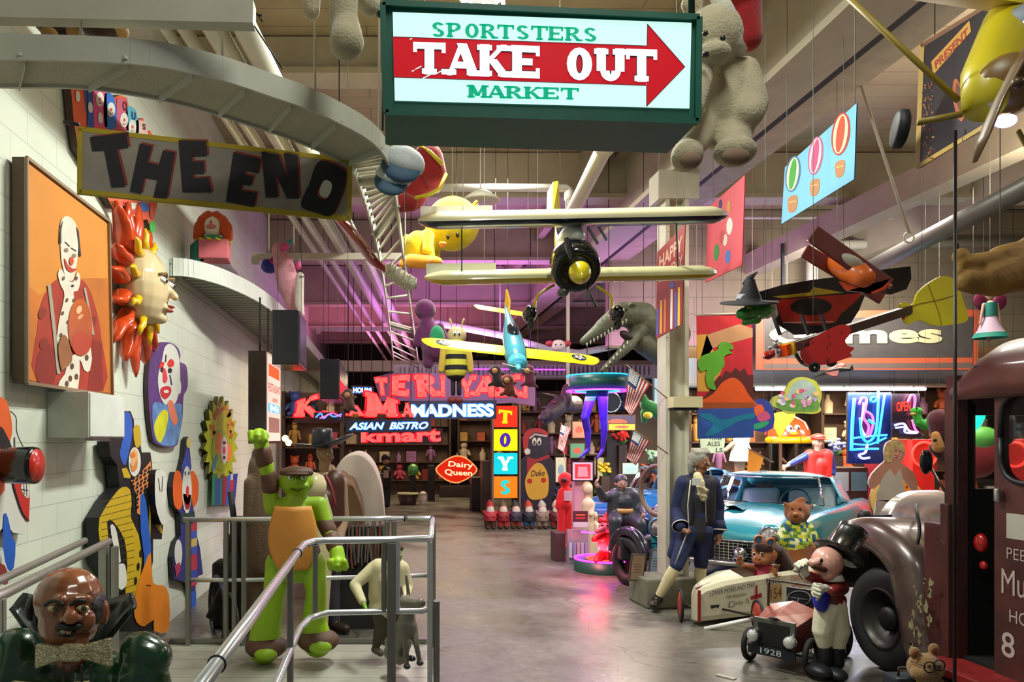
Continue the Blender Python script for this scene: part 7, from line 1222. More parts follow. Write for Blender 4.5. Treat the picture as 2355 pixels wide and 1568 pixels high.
# ================================================================ cars
def LT(x, y, rz, z=0, s=1): return Matrix.Translation((x, y, z)) @ Matrix.Rotation(rz, 4, 'Z') @ Matrix.Scale(s, 4)
chrome = M('d0d4d8', .12, metal=1, var=0); glass = M('c8dce4', .05, tr=1, var=0); rub = M('141416', .7)
def wheel(name, T, c, r, w_, parent, hub, side=-1):
    mb = MB(T).m(rub).lathe(c, (side, 0, 0), [(r*.62, -w_/2), (r*.9, -w_/2), (r, -w_/2*.6), (r, w_/2*.6), (r*.9, w_/2), (r*.64, w_/2*1.05)], 28); o = mb.build(name, None, parent); MB(T).m(hub).lathe(c, (side, 0, 0), [(r*.66, w_*.45), (r*.6, w_*.3), (r*.35, w_*.3), (r*.3, w_*.5), (0, w_*.55)], 24).build('hub_cap', None, o)
def car(label, x, y, rz, col, roofc, s=1):
    T = LT(x, y, rz, 0, s); t = thing('vintage_car', label, 'car', (x, y, 0)); pm = M(col, .2, metal=.15, coat=1, var=.03); rm = M(roofc, .2, coat=1, var=.02)
    S = [(0.02, .74, .70, .68, .42), (.06, .80, .78, .75, .36), (.2, .86, .84, .81, .32), (.6, .88, .87, .9, .3), (1.2, .89, .9, .96, .28), (1.75, .89, .92, .97, .28), (2.6, .89, .92, .93, .28), (3.3, .88, .95, .93, .28), (4.1, .87, .95, .88, .3), (4.5, .82, .88, .8, .36), (4.56, .76, .7, .7, .45)]
    def sec(q):
        yy, hw, f_, c_, b_ = q; h = [(hw*.94, b_), (hw, b_+.1), (hw, .5), (hw*.99, f_-.14), (hw*.95, f_-.03), (hw*.87, f_), (hw*.76, f_-.02), (hw*.66, (f_+c_)/2-.02), (hw*.4, c_), (hw*.2, c_+.012)]
        return [(a, yy, z) for a, z in h]+[(0, yy, c_+.03 if .2 < yy < 1.6 else c_+.01)]+[(-a, yy, z) for a, z in h[::-1]]
    rg = [sec(q) for q in S]; n = len(rg[0]); mb = MB(T); mb.add([p for r_ in rg for p in r_], [(j*n+i, j*n+i+1, (j+1)*n+i+1, (j+1)*n+i) for j in range(len(S)-1) for i in range(n-1)]+[tuple(range(n)), tuple(range((len(S)-1)*n, len(S)*n))], True)
    bd = mb.build('body', pm, t, sub=0); q = bd.modifiers.new('e', 'EDGE_SPLIT'); q.split_angle = R(50)
    mb = MB(T).m(K).box((0, .012, .52), (1.02, .05, .22)); mb.m(chrome)
    for k in range(19): mb.box((-.48+k*.053, -.018, .52), (.008, .015, .21))
    for k in range(6): mb.box((0, -.02, .43+k*.036), (1.0, .012, .007))
    mb.tube([(-.54, -.02, .62), (-.5, -.02, .645), (.5, -.02, .645), (.54, -.02, .62)], .014, 8); mb.build('grille', None, t)
    mb = MB(T); mb.tube(smooth([(-.9, .35, .4), (-.86, .02, .4), (-.6, -.09, .39), (0, -.11, .38), (.6, -.09, .39), (.86, .02, .4), (.9, .35, .4)], 4, False), .055, 12, flat=.7); mb.build('bumper', chrome, t)
    for q in (-1, 1):
        MB(T).lathe((.36*q, -.1, .5), (0, -1, 0), [(.085, -.06), (.085, .0), (.06, .05), (.03, .09), (0, .1)], 20).build('bumper_guard', chrome, t)
        h = MB(T).m(pm).lathe((.66*q, .14, .71), (0, -1, .03), [(.15, -.1), (.155, .05), (.15, .12), (.125, .14)], 28); h.m(chrome).lathe((.66*q, .14, .71), (0, -1, .03), [(.13, .125), (.12, .15), (.108, .14)], 28); hh = h.build('headlight', None, t); MB(T).lathe((.66*q, .14, .71), (0, -1, .03), [(.11, .13), (.08, .15), (0, .16)], 24).build('lens', M('d8dce0', .08, metal=.6, coat=1, em=0, var=.3, sc_=30), hh)
        MB(T).lathe((.64*q, .03, .5), (0, -1, 0), [(.055, -.05), (.055, .02), (.035, .035), (0, .04)], 16).build('side_lamp', chrome, t)
        for yy in (.78, 3.55): 
            wheel('wheel', T, (.76*q, yy, .33), .33, .2, t, chrome, q); MB(T).torus((.885*q, yy, .33), (1, 0, 0), .37, .02, 24, 6).build('wheel_arch', K, t)
    MB(T).sheet(lambda u, v: Vector(((u-.5)*(.26-.1*v), .7+v*.7, .95+.05*math.sin(math.pi*u)*(1-.4*v)+.0*v)), 8, 6).build('hood_scoop', pm, t)
    def wsf(u, v): a_ = (u-.5)*2; return Vector((a_*(.74-.12*v), 1.62+.35*a_*a_*(1-.2*v)+.3*v, .96+.36*v))
    MB(T).sheet(wsf, 16, 4).build('windshield', glass, t)
    mb = MB(T); mb.tube([wsf(i/16, 1) for i in range(17)], .016, 8); mb.tube([wsf(i/16, 0) for i in range(17)], .014, 8)
    for u in (0, 1): mb.tube([wsf(u, 0), wsf(u, 1)], .02, 8)
    mb.build('windshield_frame', chrome, t)
    mb = MB(T); mb.sheet(lambda u, v: Vector(((u-.5)*2*(.64-.02*v), 1.9+.32*(2*u-1)**2*(1-v)+v*1.35-.1*(2*u-1)**2*v, 1.33+.07*(1-(2*u-1)**4)*math.sin(.35+v*2.4)-.1*v*v)), 16, 12)
    mb.sheet(lambda u, v: Vector(((u-.5)*2*(.62+.1*v), 3.25-.1*(2*u-1)**2+v*.3, 1.23+.02-.32*v)), 12, 3)
    for q in (-1, 1): mb.sheet(lambda u, v: Vector((q*(.63+.15*v), 2.75+u*.6, 1.31-.09*u-.33*v)), 4, 4)
    mb.build('roof', rm, t, solid=.02)
    MB(T).tube([(0, 1.95, 1.22), (0, 1.98, 1.26)], .008, 6).box((.0, 1.96, 1.21), (.22, .02, .06)).build('rear_view_mirror', K, t)
    MB(T).torus((.38, 2.02, 1.0), (0, -1, .45), .19, .014, 28, 6).tube([(.2, 2.02, 1.0), (.56, 2.02, 1.0)], .01, 6).build('steering_wheel', M('1c4450', .4), t)
    for q in (-.38, .38): MB(T).box((q, 2.9, .95), (.6, .18, .5), Euler((-.15, 0, 0))).build('seat', M('c8d0d4', .6), t, bevel=.05)
    MB(T).tube([(-.1, 1.6, .99), (-.5, 1.72, 1.0)], .006, 5).tube([(.5, 1.6, .99), (.05, 1.65, 1.0)], .006, 5).build('wiper', K, t); return t
car('turquoise vintage convertible with egg-crate grille and pale blue hardtop behind the colonial man', 3.95, 9.0, -R(44), '2f98a8', '86c8e0')
car('blue vintage car, mostly hidden, behind the turquoise one and the steel column', 3.6, 11.6, -R(44), '1a68b0', '4a94c8')
# ---- box car (soap box racer)
t = thing('box_racer', 'white wooden soap box racer lettered LOWER MORELAND TWP with red wheels', 'soap box car', (3.9, 7.75, 0)); cw2 = M('cfcbb0', .45, coat=.3, var=.05)
A_ = P(1607, 1410, 7.3); A_.z = 0; B_ = P(1905, 1390, 7.95); B_.z = 0; u_ = (B_-A_).normalized(); v_ = Vector((-u_.y, u_.x, 0)); Ln = (B_-A_).length
def sb(s_, w_, z): p = A_+u_*s_+v_*w_; return (p.x, p.y, z)
st = [(0, .0, .1, .39, .34), (.1, .0, .18, .42, .38), (.35, .0, .3, .46, .42), (.62, .0, .42, .49, .44), (.85, .0, .46, .48, .45), (1.25, .0, .46, .47, .47), (Ln, .04, .4, .45, .45)]
rg = []
for s_, w0, w1, zc, ze in st: m_ = (w0+w1)/2; rg.append([sb(s_, w0, .05), sb(s_, w0-.01, .1), sb(s_, w0, ze-.04), sb(s_, w0+.03, ze), sb(s_, m_, zc), sb(s_, w1-.03, ze), sb(s_, w1, ze-.04), sb(s_, w1, .05)])
mb = MB().m(cw2); n = 8; fs = []
for j in range(len(st)-1):
    for i in range(n):
        if not (j in (3, 4) and i in (3, 4)): fs.append((j*n+i, j*n+(i+1) % n, (j+1)*n+(i+1) % n, (j+1)*n+i))
mb.add([p for r_ in rg for p in r_], fs+[tuple(range(n)), tuple(range((len(st)-1)*n, len(st)*n))], False); mb.build('body', None, t, bevel=.004)
MB().add([sb(.62, .03, .2), sb(1.25, .03, .2), sb(1.25, .43, .2), sb(.62, .39, .2)], [(0, 1, 2, 3)]).build('cockpit_floor', M('5a4030', .7), t)
MB().m(M('8e1f22', .5)).bb((A_.x-.012, A_.y-.02, .05), (A_.x+.012, A_.y+.0, .36)).build('red_stripe', None, t)
MB().m(M('c8a8b0', .5)).add([sb(0, .03, .382), sb(0, .07, .382), sb(.45, .17, .452), sb(.45, .11, .447)], [(0, 1, 2, 3)], False).build('bonnet_stripe', None, t)
a = Art(A_+Vector((0, 0, .3))-v_*.014, u_, (0, 0, 1), .002); bkk = M('1c1c1c'); rdd = M('a02024')
a.text('LOWER MORELAND TWP', [(1632, 1361), (1736, 1339), (1736, 1350), (1632, 1371)], bkk, 1, bold=.0, shear=.25); a.text('Huntingdon', [(1670, 1368), (1716, 1361), (1716, 1372), (1670, 1380)], bkk, 1, shear=.4, bold=-.005); a.text('Valley Pa.', [(1688, 1384), (1724, 1375), (1724, 1390), (1688, 1394)], bkk, 1, shear=.4, bold=-.005); a.line([(1678, 1385), (1688, 1382)], 1.2, bkk, 1); a.line([(1678, 1385), (1676, 1397)], 2, bkk, 1); a.line([(1676, 1397), (1690, 1393)], 1.2, bkk, 1)
a.poly([(1633, 1392), (1655, 1390), (1652, 1398), (1646, 1396), (1636, 1400)], bkk, 1); a.poly([(1737, 1346), (1742, 1345), (1741, 1400), (1736, 1400)], rdd, 1); a.poly([(1726, 1371), (1752, 1363), (1752, 1373), (1726, 1379)], rdd, 1)
a.text('MIKE', [(1762, 1329), (1795, 1324), (1794, 1341), (1762, 1346)], M('5c2c28'), 1, bold=-.01); a.poly([(1768, 1347), (1798, 1342), (1798, 1379), (1768, 1383)], M('b8945c'), 1); a.text('154', [(1772, 1354), (1797, 1350), (1797, 1373), (1772, 1378)], M('4a3018'), 2, bold=-.005); a.text('CHOO', [(1818, 1325), (1845, 1322), (1845, 1333), (1818, 1337)], M('c88070'), 1); a.text('MEDIC', [(1822, 1344), (1852, 1337), (1852, 1348), (1822, 1355)], M('c88070'), 1)
a.done('lettering', parent=t); rw = M('a02c18', .4, coat=.4)
w1, w2 = P(1565, 1389, 7.52), P(1743, 1402, 7.0); w1.z = .165; w2.z = .165; ax_ = (w2-w1).normalized(); 
def disc(c, ax2): 
    d = MB().m(rub).torus(c, ax2, .155, .014, 30, 8); d.m(rw).lathe(c, ax2, [(0, -.03), (.08, -.022), (.148, -.005), (.148, .005), (.08, .022), (0, .03)], 28); d.build('wheel', None, t)
disc(w1, Vector((1, -.25, 0))); disc(w2, Vector((1, -.15, 0))); MB().tube([w1, sb(.12, .02, .15)], .012, 8).bar(sb(.3, -.01, .15), (w2.x, w2.y, .17), .02, .02).build('front_axle', M('2c2420', .5), t)
r1 = Vector(sb(Ln-.2, .6, .16)); disc(r1, v_); r2 = Vector(sb(Ln-.2, -.12, .16)); disc(r2, v_); MB().tube([r1, r2], .012, 8).build('rear_axle', M('2c2420', .5), t)
tag(MB().tube([P(1610, 1440, 7.3)+Vector((0, -.1, -.0)), P(1745, 1420, 7.1)+Vector((0, 0, 0))], .02, 10).build('floor_bar'), 'dark rounded bar lying on the floor before the soap box racer', 'bar')
# ---- pedal car
Tp = LT(3.1, 5.93, -R(50)); t = thing('pedal_car', 'small maroon vintage pedal car with round headlamps numbered 1928', 'pedal car', (P(1780, 0, 6).x, 6.05, 0)); mar = M('5c1c14', .4, coat=.3, var=.1); mt = M('8c3c28', .35, coat=.4)
mb = MB(Tp).m(mar); mb.prism([(-.15, .03, .16), (.15, .03, .16), (.15, .03, .36), (.0, .03, .42), (-.15, .03, .36)], (0, .36, 0)); mb.m(mt); mb.add([(-.155, .02, .362), (0, .02, .424), (.0, .4, .50), (-.2, .4, .44), (.155, .02, .362), (.2, .4, .44)], [(0, 1, 2, 3), (1, 4, 5, 2)], False); mb.m(mar); mb.add([(-.155, .02, .36), (-.2, .4, .44), (-.2, .4, .16), (-.155, .02, .16), (.155, .02, .36), (.2, .4, .44), (.2, .4, .16), (.155, .02, .16)], [(0, 1, 2, 3), (4, 5, 6, 7)], False); mb.bb((-.2, .4, .14), (.2, .95, .26)); mb.build('body', None, t)
MB(Tp).m(M('14181c', .4)).box((0, .1+.62, .4), (.36, .03, .3)).box((-.18, .78, .33), (.03, .3, .16)).box((.18, .78, .33), (.03, .3, .16)).build('seat_shell', None, t)
MB(Tp).m(M('6a6c66', .35, metal=.6)).box((0, .02, .275), (.32, .03, .25)).m(K).box((0, .0, .27), (.24, .01, .2)).build('radiator', None, t, bevel=.004); MB(Tp).ell((0, .0, .415), (.03, .02, .012)).build('radiator_cap', K, t)
for q in (-1, 1): MB(Tp).m(chrome).ell((.14*q, -.03, .255), (.052, .05, .055)).m(M('dfe4e0', .1, metal=.5, coat=1)).ell((.14*q, -.055, .255), (.045, .035, .048)).build('headlamp', None, t)
MB(Tp).box((0, -.04, .15), (.36, .02, .07)).build('bumper', M('0e1420', .5), t)
vs, fs = glyphs('1928', .0); MB(Tp).m(M('c8d0d8')).add([(-.08+x*.16, -.052, .13+y*.045) for x, y in vs], fs, False).build('number', None, t)
for q in (-1, 1):
    for yy in (.12, .85):
        c = (.235*q, yy, .143); w = MB(Tp).m(rub).torus(c, (1, 0, 0), .12, .023, 28, 8); w.m(M('8c8c88', .3, metal=.8))
        for k in range(10): an = k*.628; w.tube([c, (c[0], c[1]+.115*math.cos(an), c[2]+.115*math.sin(an))], .003, 4)
        w.lathe(c, (q, 0, 0), [(.03, -.02), (.025, .02), (0, .025)], 12); w.build('wheel', None, t)
MB(Tp).tube([(-.22, .12, .125), (.22, .12, .125)], .01, 6).tube([(-.22, .85, .125), (.22, .85, .125)], .01, 6).build('axle', K, t)
MB(Tp).tube(smooth([(-.19, .36, .4), (-.19, .37, .62), (-.17, .37, .65), (.17, .37, .65), (.19, .37, .62), (.19, .36, .4)], 3, False), .011, 8).build('windscreen_frame', M('4c4642', .3, metal=.7), t); MB(Tp).torus((0, .5, .5), (0, -.7, 1), .09, .01, 22, 6).tube([(-.08, .5, .5), (.08, .5, .5)], .008, 6).tube([(0, .5, .5), (0, .4, .42)], .008, 6).build('steering_wheel', K, t)
# ---- old truck
t = thing('old_truck', 'old rusty maroon truck with open cab and bare front wheel at the right edge', 'truck', (4.7, 5.2, 0))
rst = M('4c211c', .5, var=.35, sc_=4, coat=.2, bump=.1); fm_ = M('4a3a36', .3, var=.5, sc_=5, coat=.5, metal=.2); ind = M('0d0b0c', .8)
wt = MB().m(rub).lathe((4.06, 5.93, .41), (-1, 0, 0), [(.2, -.1), (.38, -.12), (.41, -.06), (.412, .06), (.38, .11), (.3, .12), (.24, .1)], 44); wt.m(M('34302e', .4, metal=.5)).lathe((4.06, 5.93, .41), (-1, 0, 0), [(.25, .1), (.235, .115), (.22, .09), (.19, .05), (.13, .04), (.12, .0), (.0, -.02)], 36); wt.build('front_wheel', None, t); MB().lathe((4.06, 5.93, .41), (-1, 0, 0), [(.1, .03), (.09, .06), (.05, .07), (0, .07)], 16).build('hub_nuts', K, t)
pth = smooth([(6.75, .5), (6.72, .8), (6.5, 1.08), (6.15, 1.2), (5.8, 1.16), (5.52, .98), (5.4, .7), (5.3, .35), (5.15, .22)], 5, False); NP = len(pth)-1
def fen(u, v):
    i = min(int(u*NP), NP-1); f_ = u*NP-i; y = pth[i][0]*(1-f_)+pth[i+1][0]*f_; z = pth[i][1]*(1-f_)+pth[i+1][1]*f_; dy = pth[i+1][0]-pth[i][0]; dz = pth[i+1][1]-pth[i][1]; L = math.hypot(dy, dz) or 1; ny, nz = dz/L, -dy/L
    if v < .5: k = v/.5; off = -.22*(1-math.sin(k*math.pi/2)); xx = 3.86+.14*(1-math.cos(k*math.pi/2)); return Vector((xx, y-ny*off*-1*-1, z-nz*off*-1*-1)) if 0 else Vector((xx, y+ny*off*-1*-1, z+nz*off))
    return Vector((4.0+(v-.5)*1.4, y, z))
def patch(p):
    h = math.sin(p.x*31+p.y*17)*math.sin(p.z*23+p.y*11)+.5*math.sin(p.z*53+p.y*41)
    return 0 if h > .72 and p.z < .9 else None
MB().sheet(fen, 60, 14).build('front_fender', fm_, t, solid=.012)
MB().bb((3.92, 5.16, .2), (3.98, 5.4, 1.25)).bb((3.9, 5.14, .2), (4.0, 5.22, 1.4)).build('side_panel', rst, t, bevel=.01)
mb = MB().m(M('8c8460', .6, var=.3, sc_=30)); rr = random.Random(4)
for k in range(30):
    y = rr.uniform(5.2, 5.42); z = rr.uniform(.25, .85); c = Vector((3.84, y, z)); q_ = rr.uniform(.3, 1); L = [c+Vector((0, q_*rr.uniform(.008, .034)*math.cos(an), q_*rr.uniform(.015, .06)*math.sin(an))) for an in [k2*.6283 for k2 in range(10)]]; mb.prism(L, (.0015, 0, 0))
mb.build('flaked_paint', None, t)['kind'] = 'stuff'
mb = MB(); mb.sheet(lambda u, v: Vector((4.72-.5*math.cos(math.pi*u)*(1-.25*v), 5.25+v*1.35, .95+.5*math.sin(math.pi*u)*(1-.12*v*v))), 20, 8); mb.build('bonnet', M('8c8884', .25, metal=.6, coat=.4, var=.5, sc_=5), t, solid=.012); MB().sheet(lambda u, v: Vector((4.72-.38*math.cos(math.pi*u)*v, 6.6, .95+.43*math.sin(math.pi*u)*v)), 16, 3).build('radiator_front', K, t)
MB().bb((4.24, 5.25, .5), (5.2, 6.5, .96)).build('engine_bay', ind, t)
mb = MB().m(ind); mb.bb((3.98, 5.2, .35), (5.5, 5.26, 1.5)); mb.m(rst).bb((3.96, 5.13, .3), (4.03, 5.25, 2.2)); mb.m(ind).bb((4.03, 5.17, .3), (4.1, 5.24, 2.2)); mb.m(rst).bb((4.7, 5.2, 1.5), (4.8, 5.26, 2.1)).bb((3.98, 5.2, 2.02), (5.5, 5.26, 2.3)).bb((5.42, 5.1, .3), (5.5, 5.25, 2.2)).bb((3.98, 5.2, 1.5), (4.14, 5.26, 2.1)); mb.m(ind).bb((4.0, 3.6, .3), (5.5, 5.2, .35)).bb((5.44, 3.6, .3), (5.5, 5.2, 1.45)); mb.build('cab_frame', None, t)
for x0, x1 in ((4.13, 4.71), (4.79, 5.43)): MB().bb((x0, 5.225, 1.5), (x1, 5.23, 2.03)).build('windscreen', glass, t)
mb = MB(); mb.sheet(lambda u, v: Vector((4.74-.8*math.copysign(abs(math.cos(math.pi*u))**.55, math.cos(math.pi*u)), 5.3-v*1.8-.15*(1-math.sin(math.pi*u))*(1-v), 2.12+(.42+.0*v)*math.sin(math.pi*u)**.6*(min(1, .35+v*4)))), 28, 16); mb.build('roof', M('5a2a24', .45, var=.25, sc_=4, coat=.2), t, solid=.02)
for z in (2.3, 2.34): MB().tube([(3.975-(z-2.3)*0, 5.0, z-.0), (3.965, 4.3, z+.0)], .008, 6).build('roof_gutter', K, t)
# door with rounded window
def ringp(n, fx): return [fx(2*math.pi*k/n) for k in range(n)]
def sq(a, e): c, s_ = math.cos(a), math.sin(a); return math.copysign(abs(c)**e, c), math.copysign(abs(s_)**e, s_)
Yd0, Yd1 = 4.82, 3.95; N_ = 40; oc = []; ic = []
for k in range(N_):
    an = 2*math.pi*k/N_; c, s_ = math.cos(an), math.sin(an); m_ = max(abs(c), abs(s_)); oc.append(((Yd0+Yd1)/2+c/m_*(Yd0-Yd1)/2, 1.24+s_/m_*.97)); c, s_ = sq(an, .45); ic.append(((Yd0+Yd1)/2+c*.38, 1.86+s_*.29))
mb = MB(); vs = [(3.96, *p) for p in oc]+[(3.96, *p) for p in ic]+[(4.0, *p) for p in oc]+[(4.0, *p) for p in ic]; fs = []
for k in range(N_): k2 = (k+1) % N_; fs += [(k, k2, N_+k2, N_+k), (2*N_+k, 2*N_+k2, 3*N_+k2, 3*N_+k), (k, k2, 2*N_+k2, 2*N_+k), (N_+k, N_+k2, 3*N_+k2, 3*N_+k)]
mb.add(vs, fs, False); dr = mb.build('door', rst, t); MB().tube([(3.955, *p) for p in ic]+[(3.955, *ic[0])], .016, 8).build('window_seal', K, dr); MB().add([(3.975, *p) for p in ic], [tuple(range(N_))], False).build('window_glass', glass, dr); MB().cap((3.93, 4.76, 1.46), .02, (3.93, 4.76, 1.52), .02).build('handle', chrome, dr)
def dtext(s_, y0, y1, z0, z1, m_, b=.0):
    vs, fs = glyphs(s_, b); mb = MB().m(m_).add([(3.957, y0+(y1-y0)*x, z0+(z1-z0)*y) for x, y in vs], fs, False); mb.build('painted_mark', None, dr)
wp = M('b8a8a4', .7); MB().bb((3.955, 4.42, 1.22), (3.96, 4.72, 1.38)).build('sticker', M('a8a49c', .7), dr); dtext("phillies '76", 4.71, 4.45, 1.33, 1.37, M('a03028')); dtext('PEE', 4.72, 4.58, 1.09, 1.16, wp, -.01); dtext('MuM', 4.76, 4.46, .86, 1.02, wp); dtext('HOM', 4.7, 4.48, .69, .77, wp); dtext('8', 4.76, 4.66, .46, .62, wp, .01)
MB().bb((3.7, 4.1, .27), (4.0, 5.2, .33)).build('running_board', M('8a2020', .5, var=.2), t, bevel=.01); MB().bar((3.72, 5.3, .2), (3.9, 3.9, .28), .1, .05).build('step_plank', M('4a2c24', .6), t)
m_ = P(2130, 1062, 5.65); ml = MB().m(M('1a1c1e', .25, coat=.6)).ell(m_, (.05, .025, .095)); ml.m(K).tube([m_+Vector((.04, 0, -.05)), (4.0, 5.3, m_.z-.2)], .01, 6); ml.build('side_mirror', None, t)
m_ = P(1988, 1187, 6.5); MB().ell(m_, (.06, .05, .06)).tube([m_, (4.3, 6.3, 1.2)], .012, 6).build('horn_lamp', K, t); MB().tube(smooth([(4.3, 6.0, 1.32), (4.12, 5.75, 1.3), (4.05, 5.62, 1.15), (4.0, 5.6, 1.0)], 4, False), .012, 6).build('cable', K, t)
MB().torus((4.5, 4.7, 1.52), (0, -.7, .7), .2, .014, 26, 6).tube([(4.5, 4.7, 1.52), (4.5, 4.95, 1.25)], .015, 6).build('steering_wheel', K, t); MB().ell(P(2256, 1248, 5.0), (.035, .05, .065)).ell(P(2262, 1300, 5.0), (.02, .03, .03)).build('red_lamp', gl('b01414'), t)
# ---- items at the foot of the column
Y = 8.6
for x, y, w_, h_, c, lb in ((1466, 1305, 34, 62, '9a7c64', 'small beige framed notice leaning at the foot of the turquoise car'), (1508, 1292, 28, 58, '7f9cb0', 'small bluish notice card behind the colonial man on the left'), (1572, 1308, 22, 58, '88a4b4', 'narrow blue notice card between the legs of the colonial man')):
    t = thing('notice_card', lb, 'notice', P(x, y+h_/2, 8.3 if x < 1500 else 8.75)); a = front(8.3 if x < 1500 else 8.75, .02, M('5a5048')); a.base([(x-w_/2+4, y-h_/2), (x+w_/2+4, y-h_/2), (x+w_/2-4, y+h_/2), (x-w_/2-4, y+h_/2)], M('4c4440')); a.poly([(x-w_/2+7, y-h_/2+3), (x+w_/2+1, y-h_/2+3), (x+w_/2-6, y+h_/2-3), (x-w_/2, y+h_/2-3)], M(c, .5, var=.1), 1)
    for k in range(4): a.line([(x-w_/4, y-8+k*6), (x+w_/4, y-8+k*6)], 1.4, M('5c4436'), 2)
    a.done('card', parent=t); MB().bar((P(x, 0, 8.4).x, 8.4 if x < 1500 else 8.85, 0), (P(x, 0, 8.4).x, 8.38 if x < 1500 else 8.82, P(0, y, 8.4).z), .03, .02).build('stand', K, t)
t = thing('small_buggy', 'dark tyre and fender of a small black buggy beside the neon turntable', 'buggy', (P(1440, 0, 9.5).x, 9.5, 0)); cx_ = P(1440, 0, 9.5).x; MB().torus((cx_, 9.4, .3), (1, .3, 0), .24, .075, 26, 10).build('wheel', rub, t); MB().torus((cx_, 9.4, .32), (1, .3, 0), .36, .07, 20, 8, a0=.2, a1=2.9).build('fender', gl('1a1830'), t); MB().box((cx_+.1, 9.6, .45), (.4, .4, .3)).build('body', M('2a2a30', .5), t, bevel=.03)
# ================================================================ shop front on the right
def tubeart(name, label, Y, board, bq, lines, cat='neon sign'):
    t = thing(name, label, cat, P(sum(p[0] for p in bq)/len(bq), max(p[1] for p in bq), Y)); a = front(Y, .05, K); a.base(bq, board); a.done('backing_board', parent=t)
    for nm, pts, r, m_, cl in lines: MB().tube([P(x, y, Y-.05) for x, y in smooth(pts, 4, cl)]+([P(*pts[0], Y-.05)] if cl else []), r, 6).build(nm, m_, t)
    wires([P(bq[0][0]+4, bq[0][1], Y), P(bq[1][0]-4, bq[1][1], Y)]).build('hanging_wire', dark, t); return t
nB = M('60c0ff', em=5, emcol='1c8cff'); nP = M('ff80b0', em=4, emcol='ff4090'); nG = M('40ffc0', em=3, emcol='20e0a0'); nR = M('ff4030', em=5, emcol='ff2818'); nL = M('c0c0ff', em=4, emcol='9090ff'); nbd = M('0c1c50', .3)
tubeart('flamingo_neon', 'large neon sign of a pink flamingo in a blue tube frame', 12.4, nbd, [(1950, 902), (2050, 902), (2050, 1066), (1950, 1066)], [
 ('blue_tube', [(1965, 915), (1961, 960), (1958, 1036)], .025, nB, False), ('blue_tube', [(2020, 900), (2018, 960), (2012, 1000), (1995, 1016), (1982, 1000), (1978, 960)], .02, nB, False), ('blue_tube', [(2035, 905), (2024, 980), (2018, 1020)], .018, nB, False), ('blue_tube', [(1958, 1008), (2000, 1003), (2040, 1000)], .018, nB, False), ('blue_tube', [(1958, 1020), (2000, 1022), (2038, 1006)], .016, nB, False), ('blue_tube', [(1958, 1034), (1990, 1032), (2020, 1032)], .02, nB, False), ('blue_tube', [(1995, 1020), (1990, 1040), (1976, 1046), (1984, 1054), (2000, 1052)], .02, nL, False),
 ('pink_tube', [(1976, 930), (1982, 915), (1992, 918), (1990, 940), (1986, 960), (1998, 980), (1994, 1000)], .02, nP, False), ('pink_tube', [(1990, 945), (2005, 955), (2008, 975), (2000, 1000), (1992, 1005)], .018, nP, False), ('white_tube', [(1986, 925), (1984, 950), (1980, 980), (1990, 1002)], .016, nL, False), ('green_tube', [(2008, 912), (2016, 916), (2010, 924), (2002, 920)], .016, nG, True), ('green_tube', [(1998, 965), (2010, 975)], .022, nG, False)])
t = tubeart('open_neon', 'red OPEN neon above a blue martini glass and pink bird neon', 12.3, M('1c1018', .3), [(2052, 905), (2116, 905), (2116, 1006), (2052, 1006)], [
 ('pink_tube', [(2088, 925), (2096, 908), (2104, 915), (2102, 940), (2098, 955)], .018, nP, False), ('blue_tube', [(2058, 978), (2078, 974), (2090, 990), (2110, 994)], .018, nL, False), ('blue_tube', [(2060, 984), (2080, 982), (2082, 994), (2108, 996)], .016, nL, False), ('pink_tube', [(2098, 965), (2104, 985), (2112, 995)], .016, nP, False)])
a = front(12.24, .01); a.text('OPEN', [(2062, 924), (2094, 922), (2094, 944), (2062, 946)], nR, 1, bold=.01); a.done('open_letters', parent=t)
mb = MB().m(M('ffffff', em=6, emcol='e4e8ff')); mb.tube([P(1738, 894, 12.65), P(2128, 894, 12.65)], .03, 8); mb.m(cream2); [mb.bb((q-.02, 12.63, 2.7), (q+.02, 12.67, 2.78)) for q in (6.6, 7.8, 9.0)]; mb.build('lamp_tube'); o = bpy.data.objects['lamp_tube']; o.name = 'fluorescent_tube'; tag(o, 'long bright fluorescent tube under the metal shop canopy', 'lamp')
a = front(10.8, .03, M('7a7a34')); t = thing('flower_cutout', 'hanging cutout of flowers and grass with a pale yellow green border', 'cutout', P(1832, 952, 10.8))
a.base([(1772, 930), (1780, 912), (1800, 905), (1815, 880), (1838, 867), (1862, 870), (1880, 880), (1890, 905), (1886, 930), (1888, 945), (1870, 952), (1840, 950), (1815, 952), (1795, 940)], M('b0b844', .6), sm=3); a.poly([(1786, 925), (1808, 910), (1822, 885), (1842, 873), (1866, 880), (1880, 905), (1878, 938), (1840, 942), (1800, 938)], M('9ab0a8', .6, var=.2), 1, sm=3); a.poly([(1784, 926), (1830, 918), (1880, 920), (1880, 944), (1840, 946), (1800, 942)], M('5f9440', .6, var=.3, sc_=12), 2, sm=2)
rr = random.Random(6)
for k in range(22): a.el(rr.uniform(1792, 1878), rr.uniform(895, 936), rr.uniform(3, 7), rr.uniform(3, 6), M(('c890b0', 'd8c8d0', 'c0506c', 'a898c8', 'd8b070')[k % 5], .6), 3+k % 3)
a.done('board', parent=t); wires([P(1810, 890, 10.8), P(1880, 885, 10.8)], r=.003).build('hanging_wire', M('8a8a80'), t)
